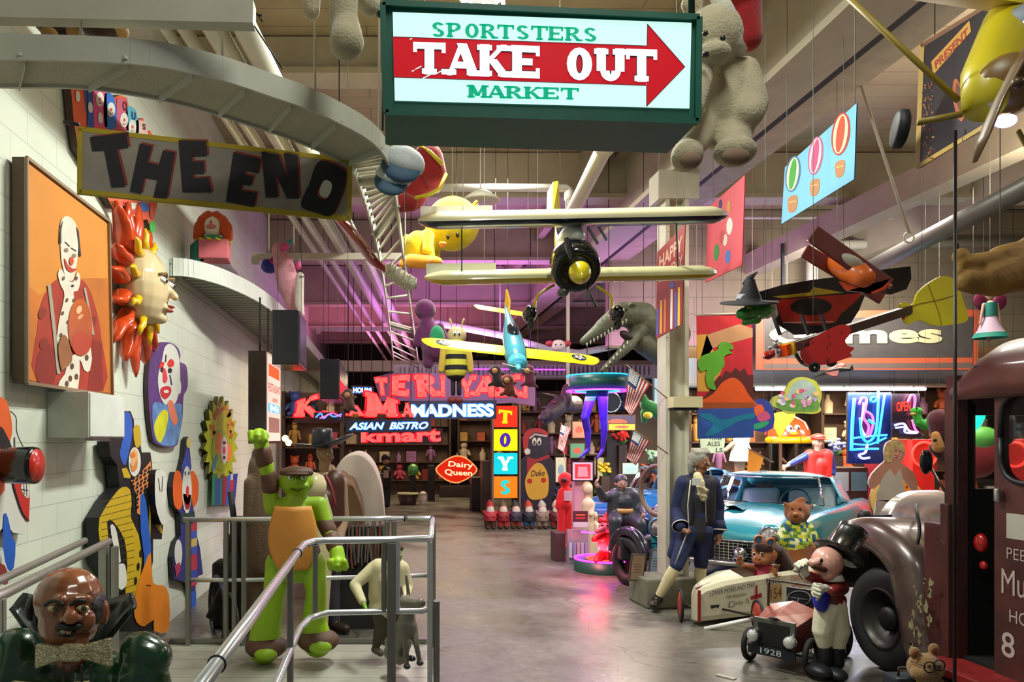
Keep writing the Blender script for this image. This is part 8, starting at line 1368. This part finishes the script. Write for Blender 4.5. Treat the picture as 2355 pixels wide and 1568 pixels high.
# dark fascia sign ending in mes
Y = 11.6; t = thing('fascia_sign', 'large dark grey fascia sign with orange border and cream letters ending in mes', 'sign', P(2000, 850, Y)); a = front(Y, .15, M('3c3a3a'))
a.base([(1738, 716), (2252, 712), (2248, 850), (1738, 850)], M('c05a3c', .5)); a.poly([(1758, 732), (2240, 728), (2236, 822), (1758, 824)], M('4c4846', .45, var=.1), 1); a.poly([(1758, 836), (2236, 834), (2236, 846), (1758, 848)], M('6a5a54', .5), 1)
crl = M('c8c496', .5); a.text('Games', [(1770, 752), (2168, 746), (2168, 791), (1770, 794)], M('2c2a28', .5), 2, bold=.05); a.text('Games', [(1768, 749), (2166, 743), (2166, 789), (1768, 791)], crl, 6, bold=.04); a.done('panel', parent=t); MB().bar(P(1800, 716, Y+.1), P(1800, 560, Y+.1), .04, .04).bar(P(2200, 714, Y+.1), P(2200, 560, Y+.1), .04, .04).build('bracket', dark, t)
t = thing('model_jet', 'small grey model aircraft hanging below the red winged plane', 'model plane', P(1915, 862, 6.5)); Y = 6.5
MB().tube([P(1872, 866, Y), P(1900, 856, Y), P(1930, 850, Y), P(1958, 850, Y)], [.006, .02, .022, .012], 10).build('fuselage', M('6a7070', .4), t); MB().prism([P(1895, 858, Y), P(1915, 866, 6.2), P(1925, 866, 6.2), P(1930, 852, Y)], (0, .0, .008)).prism([P(1900, 852, Y), P(1935, 836, 6.9), P(1945, 840, 6.9), P(1930, 850, Y)], (0, 0, .008)).build('wing', M('b83020', .4), t); MB().prism([P(1952, 850, Y), P(1960, 838, Y), P(1963, 850, Y)], (.004, .004, 0)).build('tail_fin', M('6a7070'), t); wires([P(1925, 850, Y)], r=.002).build('hanging_wire', M('8a8a80'), t)
# chick-domed ride, cabinets, piano etc
Y = 13.6; t = thing('dome_machine', 'orange domed prize machine with yellow ring and a chick face over a glass case', 'arcade machine', (P(1835, 0, Y).x, Y, 0))
x_ = P(1835, 0, Y).x; MB().lathe((x_, Y+.3, P(0, 1005, Y).z), (0, 0, 1), [(.36, 0), (.35, .12), (.28, .28), (.14, .38), (0, .4)], 28).build('dome', gl('f0602c', .2), t); MB().torus((x_, Y+.3, P(0, 1012, Y).z), (0, 0, 1), .34, .07, 30, 10).build('yellow_ring', M('ffb80c', .3, em=0, coat=.5), t)
for dx in (-.16, -.02): mb = MB().m(Wp).ell((x_+dx, Y+.0, P(0, 985, Y).z), (.06, .04, .07)); mb.m(K).ell((x_+dx+.01, Y-.04, P(0, 985, Y).z), (.02, .01, .025)); mb.build('eye', None, t)
MB().ell((x_-.1, Y-.06, P(0, 997, Y).z), (.07, .06, .035)).build('beak', M('ffb020', .4), t); MB().bb((x_-.32, Y+.02, 0), (x_+.32, Y+.62, .75)).build('base', M('4c3428', .5), t); MB().bb((x_-.31, Y+.03, .75), (x_+.31, Y+.6, P(0, 1020, Y).z)).build('glass_case', glass, t)
for q in (-.3, .3): MB().bb((x_+q-.02, Y+.02, .75), (x_+q+.02, Y+.06, P(0, 1020, Y).z)).build('case_post', M('5c4030', .5), t)
def cab(name, label, x0, x1, y0, Y, dep, c, cat='cabinet', extra=None):
    a_ = P(x0, y0, Y); b_ = P(x1, y0, Y); t = thing(name, label, cat, ((a_.x+b_.x)/2, Y, 0)); MB().bb((a_.x, Y, 0), (b_.x, Y+dep, a_.z)).build('body', M(c, .5, var=.15), t, bevel=.01)
    if extra: extra(t, a_.x, b_.x, a_.z, Y)
    return t
def pianoX(t, x0, x1, z, Y):
    MB().bb((x0+.05, Y-.25, .62), (x1-.05, Y, .72)).build('keyboard_shelf', M('241612', .4), t); mb = MB().m(M('d0c8a8', .3)); mb.bb((x0+.1, Y-.24, .72), (x1-.1, Y-.06, .735)); mb.build('keys', None, t)
    n_ = max(2, int((x1-x0)/.35))
    for k in range(n_): xx = x0+.08+(x1-x0-.16)*k/n_; w_ = (x1-x0-.16)/n_-.05; MB().m(M('4a6a70' if k % 2 else '8c9490', .3)).bb((xx, Y-.01, z-.42), (xx+w_, Y+.0, z-.08)).build('panel', None, t)
cab('player_piano', 'dark wooden player piano with glass panels and pale keys behind the blue statue', 1905, 2010, 1075, 13.2, .6, '2c1812', 'piano', pianoX)
cab('player_piano', 'second dark player piano, farther right, behind the blonde cutout', 2015, 2090, 1060, 13.6, .6, '34201a', 'piano', pianoX)
cab('wood_cabinet', 'tall carved dark cabinet left of the steel column at the back', 1395, 1438, 1000, 14.9, .5, '2a1a14')
cab('wood_cabinet', 'low dark sideboard below the striped flag at the back', 1440, 1530, 1083, 15.0, .4, '2e1e18')
def lamp3(t, x0, x1, z, Y): MB().torus(((x0+x1)/2, Y-.02, z-.25), (0, 1, 0), .2, .02, 24, 6).build('arch_light', M('ff4030', em=2), t)
cab('jukebox', 'bright red lit jukebox behind the truck mirror', 2098, 2150, 1010, 12.2, .5, 'd82018', 'jukebox', lamp3)
cab('jukebox', 'red rounded machine with round speakers behind the blonde woman', 2030, 2096, 1015, 12.8, .5, '9a2430', 'jukebox', lamp3)
t = thing('butterfly_board', 'cream and orange spotted wing shaped board behind the blonde woman', 'cutout', P(2060, 1165, 9.9)); a = front(9.9, .04, M('a8863c')); a.base([(2004, 1165), (2006, 1130), (2020, 1112), (2045, 1104), (2080, 1104), (2086, 1100), (2100, 1108), (2118, 1125), (2120, 1145), (2108, 1165), (2080, 1200), (2030, 1200)], M('e0b868', .5), sm=3); a.poly([(2068, 1118), (2082, 1102), (2100, 1112), (2116, 1130), (2112, 1150), (2080, 1152), (2074, 1140)], M('e88c38', .5), 1, sm=2)
for x, y in ((2085, 1120), (2098, 1124), (2090, 1135), (2104, 1138), (2094, 1146)): a.el(x, y, 3, 3, M('a0401c'), 2)
a.done('board', parent=t); MB().bb((P(2060, 0, 9.95).x-.1, 9.95, 0), (P(2060, 0, 9.95).x+.1, 10.05, 1.2)).build('stand', dark, t)
t = thing('worm_plush', 'bright green and blue feathery serpent plush beside the OPEN neon', 'plush toy', P(2130, 985, 9.0)); Y = 9.0; MB().ell(pp(2108, 945), (.07, .06, .05)).cap(pp(2108, 950), .045, pp(2112, 970), .05).cap(pp(2112, 970), .05, pp(2130, 978), .06).cap(pp(2130, 978), .06, pp(2148, 955), .035).cap(pp(2148, 955), .035, pp(2165, 942), .01).build('body', fur('3cb83c', .5), t, remesh=.012); MB().ell(pp(2100, 952, -.04), (.035, .03, .018)).build('beak', M('d8a83c', .5), t); MB().ell(pp(2108, 938, -.055), (.012,)*3).build('eye', K, t); wires([pp(2128, 970)], r=.002).build('hanging_wire', M('8a8a80'), t)
t = thing('maroon_plush', 'large maroon plush with cream muzzle hanging by the truck windscreen', 'plush toy', P(2160, 1045, 8.2)); Y = 8.2; MB().cap(pp(2160, 965), .12, pp(2165, 1005), .1).cap(pp(2150, 1030), .06, pp(2160, 1045), .05).build('body', fur('4a141c', .4), t, remesh=.014); MB().cap(pp(2152, 1000, -.09), .04, pp(2158, 1028, -.1), .06).build('muzzle', fur('b8823c', .3), t); MB().ell(pp(2150, 1012, -.15), (.02,)*3).build('nose', K, t); wires([pp(2160, 960)], r=.002).build('hanging_wire', M('8a8a80'), t)
for nm, lb, x, y, rx, rz_, c, e in (('green_neon_leaf', 'glowing green neon leaf seen through the truck windscreen', 2238, 965, .09, .2, '20e8a0', 3), ('green_plush', 'lime green plush head seen through the truck windscreen', 2262, 1005, .18, .14, '8ad860', 0), ('pink_balloon_shape', 'big translucent red rounded inflatable behind the truck cab', 2245, 1050, .33, .3, 'b03c40', 0), ('cream_canopy', 'cream cloth canopy seen through the truck door window', 2330, 1035, .6, .16, 'd8c8a0', 0)):
    Y = {'l': 9.4, 'g': 9.8}.get(nm[0], 10.3 if 'pink' in nm else 10.9) if 'leaf' not in nm else 9.2; o = MB().ell(pp(x, y), (rx, .12, rz_), Euler((0, .5 if 'leaf' in nm else 0, 0))); t = thing(nm, lb, 'decoration', pp(x, y)); o.build('shape', M(c, .4, em=e, emcol=c), t); wires([pp(x, y)+Vector((0, 0, rz_*.8))]).build('hanging_wire', dark, t)
t = thing('orange_pennant', 'orange cloth pennant on a stick above the turquoise car roof', 'flag', P(1735, 1095, 10.8)); Y = 10.8; a = front(Y, .006); a.base([(1722, 1032), (1757, 1052), (1742, 1094), (1718, 1095)], M('e88a1c', .7, var=.08)); a.done('cloth', parent=t); MB().tube([pp(1720, 1030), pp(1775, 1062), pp(1778, 1062, .3)], .008, 6).build('stick', M('6a4828'), t); wires([pp(1775, 1062)], r=.003).build('hanging_wire', M('8a8a80'), t)
t = thing('white_dress_form', 'headless form in a short cream pleated dress behind the car roof', 'mannequin', P(1700, 1090, 12.8)); Y = 12.8; MB().lathe(pp(1705, 1060), (0, 0, 1), [(.2, 0), (.17, .15), (.12, .3), (.14, .42), (.05, .5)], 18).build('dress', M('d8cca8', .7), t); MB().cap(pp(1700, 1060), .09, pp(1702, 1095), .07).cap(pp(1685, 1020), .04, pp(1668, 1035), .035).cap(pp(1702, 1095), .07, pp(1702, 1100), .06).build('leg', M('b88060', .5), t); wires([pp(1705, 1010)]).build('hanging_wire', dark, t)
t = thing('tales_board', 'cream hand lettered board with green edges behind the colonial man', 'sign', (P(1638, 0, 12.3).x, 12.3, 1.7)); a = front(12.3, .03, M('4c6a3c')); a.base([(1610, 1006), (1668, 1006), (1664, 1042), (1612, 1042)], M('c0c49c', .6)); a.text('TUNE', [(1630, 1005), (1660, 1005), (1660, 1012), (1630, 1012)], M('2c3c2c'), 1); a.text('ALES', [(1626, 1015), (1656, 1015), (1656, 1026), (1626, 1026)], M('2c3c2c'), 1); a.text('LS', [(1646, 1030), (1662, 1030), (1662, 1040), (1646, 1040)], M('2c3c2c'), 1); a.done('board', parent=t); wires([P(1615, 1006, 12.3), P(1663, 1006, 12.3)]).build('hanging_wire', dark, t)
t = thing('windsock', 'red, pink, green and blue cloth windsock shape left of the shop lights', 'decoration', P(1752, 990, 10.6)); Y = 10.6; a = front(Y, .01); a.base([(1733, 925), (1760, 918), (1778, 940), (1778, 985), (1735, 990)], M('2c3c98', .7), sm=2); a.poly([(1735, 935), (1752, 930), (1758, 950), (1738, 955)], M('e8602c'), 1, sm=2); a.poly([(1740, 955), (1762, 945), (1772, 962), (1748, 970)], M('c8507c'), 2, sm=2); a.poly([(1734, 975), (1768, 968), (1760, 980), (1736, 988)], M('2ca070'), 3, sm=2); a.done('cloth', parent=t); wires([pp(1756, 925)], r=.003).build('hanging_wire', M('8a8a80'), t)
t = thing('flame_cutout', 'glowing yellow flame shaped panel left of the orange dome', 'lit panel', P(1800, 1002, 12.95)); a = front(12.95, .05); a.base([(1782, 950), (1826, 948), (1824, 965), (1806, 985), (1796, 1004), (1786, 985)], M('ffc828', em=1.4, emcol='ffb818'), sm=2); a.done('panel', parent=t); wires([P(1800, 952, 12.95)]).build('hanging_wire', dark, t)
for x, y, c, lb, hh in ((1925, 1025, '8c98d0', 'blue hydrangea bunch right of the attendant statue', 18), (1430, 1002, 'd02018', 'red poinsettia plant on the carved cabinet', 15), (1390, 1075, 'e8c030', 'yellow flower bunch behind the framed red picture', 14), (1500, 1045, '8cb098', 'pale green leafy plant behind the lower flag', 16), (1487, 1078, '9a4828', 'small rust coloured flower bunch by the blue car', 9)):
    Y = 14.9; t = thing('flower_bunch', lb, 'flowers', pp(x, y+hh+8)); mb = MB(); rr = random.Random(x)
    for k in range(26): mb.ell(pp(x+rr.gauss(0, hh*.5), y+rr.gauss(0, hh*.4), rr.uniform(-.1, .1)), (.05, .04, .035), Euler((rr.random(), rr.random(), 0)), 6, 4)
    mb.build('blooms', M(c, .7, var=.2, sc_=20), t); mb = MB()
    for k in range(10): q = pp(x+rr.gauss(0, hh*.4), y+hh*.6, 0); mb.tube([pp(x, y+hh+8), q], [.008, .02], 5)
    mb.build('leaves', M('2c5c24', .7), t); MB().bb((pp(x, 0).x-.08, Y-.08, 0), (pp(x, 0).x+.08, Y+.08, pp(x, y+hh+6).z)).build('pedestal', M('3a2820', .6), t)
# framed pictures, mirror, dark case in the middle
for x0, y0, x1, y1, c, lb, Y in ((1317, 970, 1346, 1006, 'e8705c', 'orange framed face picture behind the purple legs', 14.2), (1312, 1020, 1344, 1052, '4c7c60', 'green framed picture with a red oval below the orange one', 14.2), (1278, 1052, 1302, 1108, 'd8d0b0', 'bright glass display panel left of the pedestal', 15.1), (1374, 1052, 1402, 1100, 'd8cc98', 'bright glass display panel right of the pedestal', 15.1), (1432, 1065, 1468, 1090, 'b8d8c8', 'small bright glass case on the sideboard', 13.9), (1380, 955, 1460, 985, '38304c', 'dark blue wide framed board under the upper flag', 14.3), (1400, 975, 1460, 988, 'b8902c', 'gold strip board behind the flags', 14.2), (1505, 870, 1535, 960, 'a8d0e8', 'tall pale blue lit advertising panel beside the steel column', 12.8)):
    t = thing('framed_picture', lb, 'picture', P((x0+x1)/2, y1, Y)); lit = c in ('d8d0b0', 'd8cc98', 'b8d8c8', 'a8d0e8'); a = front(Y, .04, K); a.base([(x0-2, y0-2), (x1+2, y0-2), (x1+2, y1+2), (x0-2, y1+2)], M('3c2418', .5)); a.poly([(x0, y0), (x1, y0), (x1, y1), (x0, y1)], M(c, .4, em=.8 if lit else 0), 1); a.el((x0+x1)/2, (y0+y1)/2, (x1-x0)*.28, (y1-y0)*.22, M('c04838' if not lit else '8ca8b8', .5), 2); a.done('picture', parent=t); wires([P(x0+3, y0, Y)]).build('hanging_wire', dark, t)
Y = 13.0; t = thing('round_mirror', 'round chrome hoop mirror behind the upper flag', 'mirror', pp(1405, 948)); MB().torus(pp(1405, 925), (0, 1, 0), .17, .012, 30, 6).build('rim', chrome, t); MB().lathe(pp(1405, 925), (0, 1, 0), [(0, 0), (.165, 0)], 30).build('glass', M('5c6068', .1, metal=.7), t); wires([pp(1405, 905)], r=.003).build('hanging_wire', dark, t)
Y = 12.6; t = thing('green_dragon_plush', 'green and yellow plush dragon hanging left of the steel column', 'plush toy', pp(1510, 965)); MB().cap(pp(1485, 930), .1, pp(1520, 950), .14).cap(pp(1480, 950), .06, pp(1482, 968), .05).ell(pp(1478, 915), (.08, .08, .07)).build('body', fur('1c6a2c', .3), t, remesh=.02); MB().ell(pp(1490, 955, -.12), (.08, .05, .06)).build('belly', fur('c8b02c', .3), t); wires([pp(1500, 930)], r=.003).build('hanging_wire', dark, t)
Y = 9.0; t = thing('oval_hoop', 'large oval wooden hoop wheel standing beside the steel column', 'wheel', P(1510, 1180, Y)); MB().torus(pp(1513, 1128), (1, .4, 0), .3, .03, 30, 8).tube([pp(1513, 1128), pp(1516, 1180)], .01, 6).build('hoop', M('7a6050', .5, var=.2), t); MB().cap(pp(1520, 1100), .05, pp(1524, 1125), .04).build('chrome_lamp', chrome, t); MB().bb((pp(1518, 0).x, Y-.02, 0), (pp(1528, 0).x, Y+.02, pp(0, 1178).z)).build('stand', M('a8a49c', .6), t)
Y = 11.4
for x, h, lb in ((1352, 1, 'cream robed statuette behind the red lit figure, the taller one'), (1368, .62, 'cream robed statuette with long blond hair, the shorter one')):
    t = thing('statuette', lb, 'statuette', (P(x, 0, Y).x, Y, 0)); b = Vector((P(x, 0, Y).x, Y, 0)); s = h; MB().cap(b+Vector((0, 0, .08)), .14*s, b+Vector((0, 0, .55*s)), .09*s).cap(b+Vector((0, 0, .6*s)), .09*s, b+Vector((0, 0, .85*s)), .1*s).ell(b+Vector((0, 0, 1.08*s)), (.075*s, .08*s, .095*s)).cap(b+Vector((.08*s, 0, .85*s)), .035, b+Vector((.02, -.12, .7*s)), .03).cap(b+Vector((0, 0, .9*s)), .04*s, b+Vector((0, 0, 1.0*s)), .04*s).build('body', M('c8bc94', .5), t, remesh=.014); MB().ell(b+Vector((0, .03, 1.1*s)), (.085*s, .08*s, .1*s)).cap(b+Vector((.03, .06, 1.05*s)), .06*s, b+Vector((.04, .06, .8*s)), .05*s).build('hair', M('b89c60', .7), t, remesh=.014)
cab('brown_crate', 'brown weathered crate on the floor left of the neon turntable', 1276, 1300, 1225, 11.2, .3, '4a3230', 'crate'); 
t = thing('brochure_rack', 'clear rack of brochures under a small red and white sign left of the neon turntable', 'rack', (P(1334, 0, 11.0).x, 11.0, 0)); Y = 11.0; a = front(Y, .02, K); a.base([(1318, 1175), (1352, 1175), (1352, 1212), (1318, 1212)], M('4a1c28')); a.poly([(1318, 1200), (1352, 1200), (1352, 1212), (1318, 1212)], M('b8c4c8'), 1); a.line([(1324, 1184), (1346, 1184)], 3, M('d86a28'), 1); a.line([(1324, 1191), (1346, 1191)], 3, M('c83828'), 1); a.done('sign_card', parent=t)
for k in range(5): MB().box((P(1312+k*9, 0, Y).x, Y, .2), (.045, .04, .22)).build('brochure', M(('b8c0c4', '8c94b0', 'c0a0a0', 'a8b0b8', '9a8ca0')[k], .4), t)
MB().bb((P(1306, 0, Y).x, Y+.03, 0), (P(1354, 0, Y).x, Y+.1, .5)).build('rack_back', M('8c8890', .3), t)
# ================================================================ crowded shelves at the far end
Y = 24.5; rr = random.Random(11)
cn = ['dark red', 'blue', 'gold', 'green', 'cream', 'brown', 'purple', 'black', 'orange', 'grey', 'pink', 'pale yellow']
cols = ['7a2420', '3a4c8c', 'b89040', '4c6a38', 'c8b89c', '5c3424', '8c5c88', '2c2c34', 'c05a30', '98a0a4', 'a83c50', 'd8c8a0']
def toyset():
    L = []
    t = MB().box((0, 0, .14), (.26, .2, .28)).box((0, -.1, .2), (.2, .01, .12)); L.append(('boxed_toy', t, 'boxed toy'))
    t = MB().lathe((0, 0, 0), (0, 0, 1), [(.09, 0), (.1, .2), (.04, .28), (.04, .36), (.05, .36), (0, .37)], 12); L.append(('bottle', t, 'bottle'))
    t = MB().cap((0, 0, .1), .1, (0, 0, .2), .11).ell((0, 0, .37), (.1, .1, .1)).ell((-.08, 0, .45), (.035,)*3).ell((.08, 0, .45), (.035,)*3).cap((-.1, -.02, .22), .04, (-.15, -.08, .14), .035).cap((.1, -.02, .22), .04, (.15, -.08, .14), .035).cap((-.05, -.05, .06), .05, (-.07, -.16, .05), .045).cap((.05, -.05, .06), .05, (.07, -.16, .05), .045); L.append(('toy_bear', t, 'toy'))
    t = MB().cap((0, 0, .05), .06, (0, 0, .3), .07).ell((0, 0, .42), (.06, .06, .075)).cap((-.08, 0, .32), .025, (-.12, -.03, .16), .02).cap((.08, 0, .32), .025, (.12, -.03, .16), .02).lathe((0, 0, .46), (0, 0, 1), [(.09, 0), (.05, .01), (.045, .06), (0, .07)], 12); L.append(('toy_figure', t, 'toy'))
    return L
pro = []
for nm, mb, cat in toyset():
    for c in cols[:12] if nm == 'toy_bear' else cols[::2]:
        q = MB(); q.v, q.f, q.mi, q.sm = list(mb.v), list(mb.f), list(mb.mi), list(mb.sm); pro.append((nm, q, cat, c))
meshes = {}
def put(k, x, y, z, s, lb, grp, rz=0):
    nm, mb, cat, c = pro[k]
    if k not in meshes: o = mb.build(nm, M(c, .6, var=.15), origin=(0, 0, 0)); meshes[k] = o
    else: o = meshes[k].copy(); COL.objects.link(o)
    o.location = (x, y, z); o.scale = (s, s, s); o.rotation_euler[2] = rz; tag(o, lb, cat, grp)
def shelf(label, x0, x1, Y, zs, grp, dep=.4, s0=1.0, dens=.36):
    t = thing('display_shelf', label, 'shelf', ((x0+x1)/2, Y, 0)); 
    for z in zs: MB().bb((x0, Y, z-.03), (x1, Y+dep, z)).build('shelf_board', M('4a3426', .6), t)
    for x in (x0, x1): MB().bb((x-.03, Y, 0), (x+.03, Y+dep, zs[-1]+.5)).build('upright', M('3a281e', .6), t)
    MB().bb((x0, Y+dep, 0), (x1, Y+dep+.02, zs[-1]+.5)).build('back_panel', M('5c4638', .7, var=.15), t)
    for z in zs:
        x = x0+.2
        while x < x1-.15: k = rr.randrange(len(pro)); nm = pro[k][0].replace('_', ' '); put(k, x, Y+.18, z, s0*rr.uniform(.8, 1.15), 'small '+cn[cols.index(pro[k][3])]+' '+nm+' in the crowd of toys on '+grp, 'assorted '+nm+' on '+grp, rr.uniform(-.4, .4)); x += dens*rr.uniform(.8, 1.3)*s0
shelf('long crowded wooden shelf across the far end below the red word sign', -1.9, 2.1, 24.6, (.5, 1.1, 1.7, 2.3), 'the far left shelf', s0=1.15, dens=.44)
shelf('crowded wooden shelf at the far end behind the lip sign', 2.4, 5.6, 24.8, (.5, 1.15, 1.8, 2.5), 'the far right shelf', s0=1.2, dens=.46)
shelf('crowded shelf behind the penguin and the legs', 3.0, 5.9, 17.2, (.5, 1.0, 1.5, 2.0, 2.5), 'the middle shelf', s0=.9, dens=.36)
shelf('crowded shelf behind the red vested statue', 6.4, 8.6, 15.6, (.6, 1.2, 1.8, 2.4), 'the shop shelf', s0=.95, dens=.4)
shelf('crowded shelf behind the neon bird sign and truck', 9.2, 13.2, 15.6, (.6, 1.2, 1.8, 2.4), 'the right shop shelf', s0=1.0, dens=.45)
shelf('crowded shelf along the left wall below the lit box sign', -2.05, -.9, 14.6, (.5, 1.1, 1.7, 2.3), 'the left side shelf', s0=.95, dens=.36)
Y = 21; t = thing('tin_tub', 'low brown tub with a pale rim on the floor at the far end', 'tub', (P(938, 0, Y).x, Y, 0)); MB().lathe((P(938, 0, Y).x, Y, 0), (0, 0, 1), [(.22, .0), (.3, .3), (.28, .3)], 24).build('tub', M('3c241c', .5), t); MB().torus((P(938, 0, Y).x, Y, .31), (0, 0, 1), .29, .025, 26, 6).build('rim', M('c8cc98', .4), t)
t = thing('striped_bucket', 'small white striped bucket right of the tub', 'bucket', (P(973, 0, Y).x, Y, 0)); MB().lathe((P(973, 0, Y).x, Y, 0), (0, 0, 1), [(.07, 0), (.1, .26), (0, .26)], 16).build('bucket', M('d0ccc0', .5), t); MB().ell((P(973, 0, Y).x, Y, .3), (.1, .1, .07)).build('filling', M('e0dcc8', .8), t)
t = thing('dark_costume_figure', 'tall dark doll figure in a pale bib standing at the left of the far aisle', 'figure', (P(888, 0, 20).x, 20, 0)); Y = 20; MB().cap(pp(888, 1115), .12, pp(888, 1085), .15).cap(pp(882, 1120), .06, (pp(884, 0).x, Y, .06), .06).cap(pp(894, 1120), .06, (pp(892, 0).x, Y, .06), .06).ell(pp(887, 1055), (.13, .12, .14)).build('body', M('1c1618', .6), t, remesh=.025); MB().ell(pp(888, 1062, -.09), (.09, .06, .07)).build('face', M('a8805c', .6), t); MB().box(pp(888, 1090, -.14), (.14, .04, .2)).build('bib', M('b8a080', .6), t)
t = thing('green_glass_dome', 'green glass dome with a pale cap on a dark stand at the far end', 'lamp', (P(950, 0, 22).x, 22, 0)); Y = 22; MB().lathe(pp(950, 1092), (0, 0, 1), [(.12, 0), (.16, .1), (.15, .25), (.06, .33), (0, .34)], 20).build('dome', gl('4a8a4c', .15), t); MB().bb((pp(944, 0).x, Y-.1, 0), (pp(956, 0).x, Y+.1, pp(0, 1092).z)).build('stand', dark, t)
for x0, x1, y0, Y, c, lb in ((852, 880, 1090, 17, '1e1a1c', 'dark crate stack at the left of the far aisle'), (1085, 1118, 1098, 19, '2a1e1c', 'dark clutter box at the right of the far aisle'), (1110, 1132, 1060, 18, '382420', 'tall dark box left of the lit squares'), (985, 1000, 1070, 22, '1c1818', 'narrow black cabinet beside the striped bucket'), (1012, 1096, 1118, 23.5, '30221e', 'low dark bench below the lip sign')): cab('storage_box', lb, x0, x1, y0, Y, .5, c, 'box')
# draped cover and scrap stand behind the walkway
t = thing('draped_cover', 'pale canvas hood with brown drape standing behind the cowboy statue', 'covered wagon', (-.25, 8.6, 0)); xm = P(815, 0, 8.6).x
MB().sheet(lambda u, v: Vector((xm+.02-.33*math.cos(math.pi*u)*(1+.0*v), 8.3+v*1.3, .55+(1.12+.03*math.sin(v*9))*math.sin(math.pi*u)**.6)), 24, 10).build('canvas_hood', M('b8a89c', .8, var=.08, bump=.3, bscale=8), t, solid=.012)
L_ = [Vector((xm+.02-.33*math.cos(math.pi*k/20), 8.3, .55+1.12*math.sin(math.pi*k/20)**.6)) for k in range(21)]; MB().add(L_, [tuple(range(21))]).build('canvas_front', M('b8a89c', .8, var=.08), t)
L_ = [Vector((xm-.12-.26*math.cos(math.pi*k/20), 7.9, .5+.9*math.sin(math.pi*k/20)**.6)) for k in range(21)]; MB().add(L_, [tuple(range(21))]).build('drape_front', M('7a5a40', .85, var=.2), t)
MB().sheet(lambda u, v: Vector((xm-.12-.26*math.cos(math.pi*u), 7.9+v*.5, .5+1.0*math.sin(math.pi*u)**.6*(.9+.1*v)+.015*math.sin(u*40))), 40, 4).build('brown_drape', M('7a5a40', .85, var=.2, bump=.4, bscale=12), t, solid=.012); MB().bb((xm-.36, 7.9, 0), (xm+.36, 9.5, .56)).build('wagon_bed', M('4a4038', .8), t)
t = thing('scrap_stand', 'stand of grey weathered slats and letters behind the railing', 'stand', (P(835, 0, 7.2).x, 7.2, 0)); Y = 7.2; rr2 = random.Random(8)
for k in range(24): x = 788+k*4.2; MB().box(P(x, 1250+rr2.uniform(-8, 8), 7.1+rr2.uniform(0, .1)), (rr2.uniform(.01, .02), .015, rr2.uniform(.3, .5)), Euler((0, rr2.uniform(-.12, .12), 0))).build('slat', M('6c6864' if k % 4 else '9a4a38', .6, var=.2), t)
MB().bb((P(782, 0, 7.25).x, 7.2, 0), (P(892, 0, 7.25).x, 7.3, 1.0)).build('frame', M('2c2826', .8), t)
# cart wheels and dark clutter beyond the far railing
t = thing('old_wheelchair', 'dark old bicycle wheels and frame stored beyond the far railing', 'bicycle', (-1.5, 7.0, 0))
for x, y, r_, c in ((500, 1400, .3, '2c3040'), (530, 1430, .26, '4a4038')): MB().torus(P(x, y, 6.9), (1, .5, 0), r_, .018, 30, 8).build('wheel', M(c, .4, metal=.3), t)
MB().tube([P(480, 1420, 7), P(520, 1330, 7), P(545, 1250, 7)], .03, 8).tube([P(530, 1130, 7.0), P(545, 1250, 7), P(560, 1440, 7)], .03, 8).build('frame', dark, t)
for x, y, c, lb in ((540, 1300, '38222c', 'dark maroon padded roll standing behind the railing'), (555, 1260, '26262c', 'black padded roll standing behind the railing'), (515, 1360, '1c1e24', 'low black case on the floor behind the railing')):
    p = P(x, y, 7.3); tag(MB().bb((p.x-.1, 7.2, 0), (p.x+.1, 7.5, p.z+.3)).build('padded_case', M(c, .7, var=.2), bevel=.03), lb, 'case')
t = thing('string_lights', 'string of warm round bulbs along the left side at the back', 'string lights', P(665, 1010, 11)); mb = MB().m(black).tube([P(652, 1005, 11), P(664, 1012, 11), P(680, 1002, 12)], .006, 5); mb.build('cord', None, t)
for x, y in ((664, 1018), (656, 1008)): MB().ell(P(x, y, 11), (.05,)*3).build('bulb', M('ffd080', em=8, emcol='ffc060'), t)
wires([P(655, 1005, 11)], r=.003).build('hanging_wire', dark, t)
tag(MB().m(M('b8b4a8', .6)).box((P(1670, 0, 5.75).x, 5.75, .004), (.05, .14, .006), Euler((0, 0, .7))).build('floor_tape'), 'short piece of white tape on the concrete floor', 'tape')
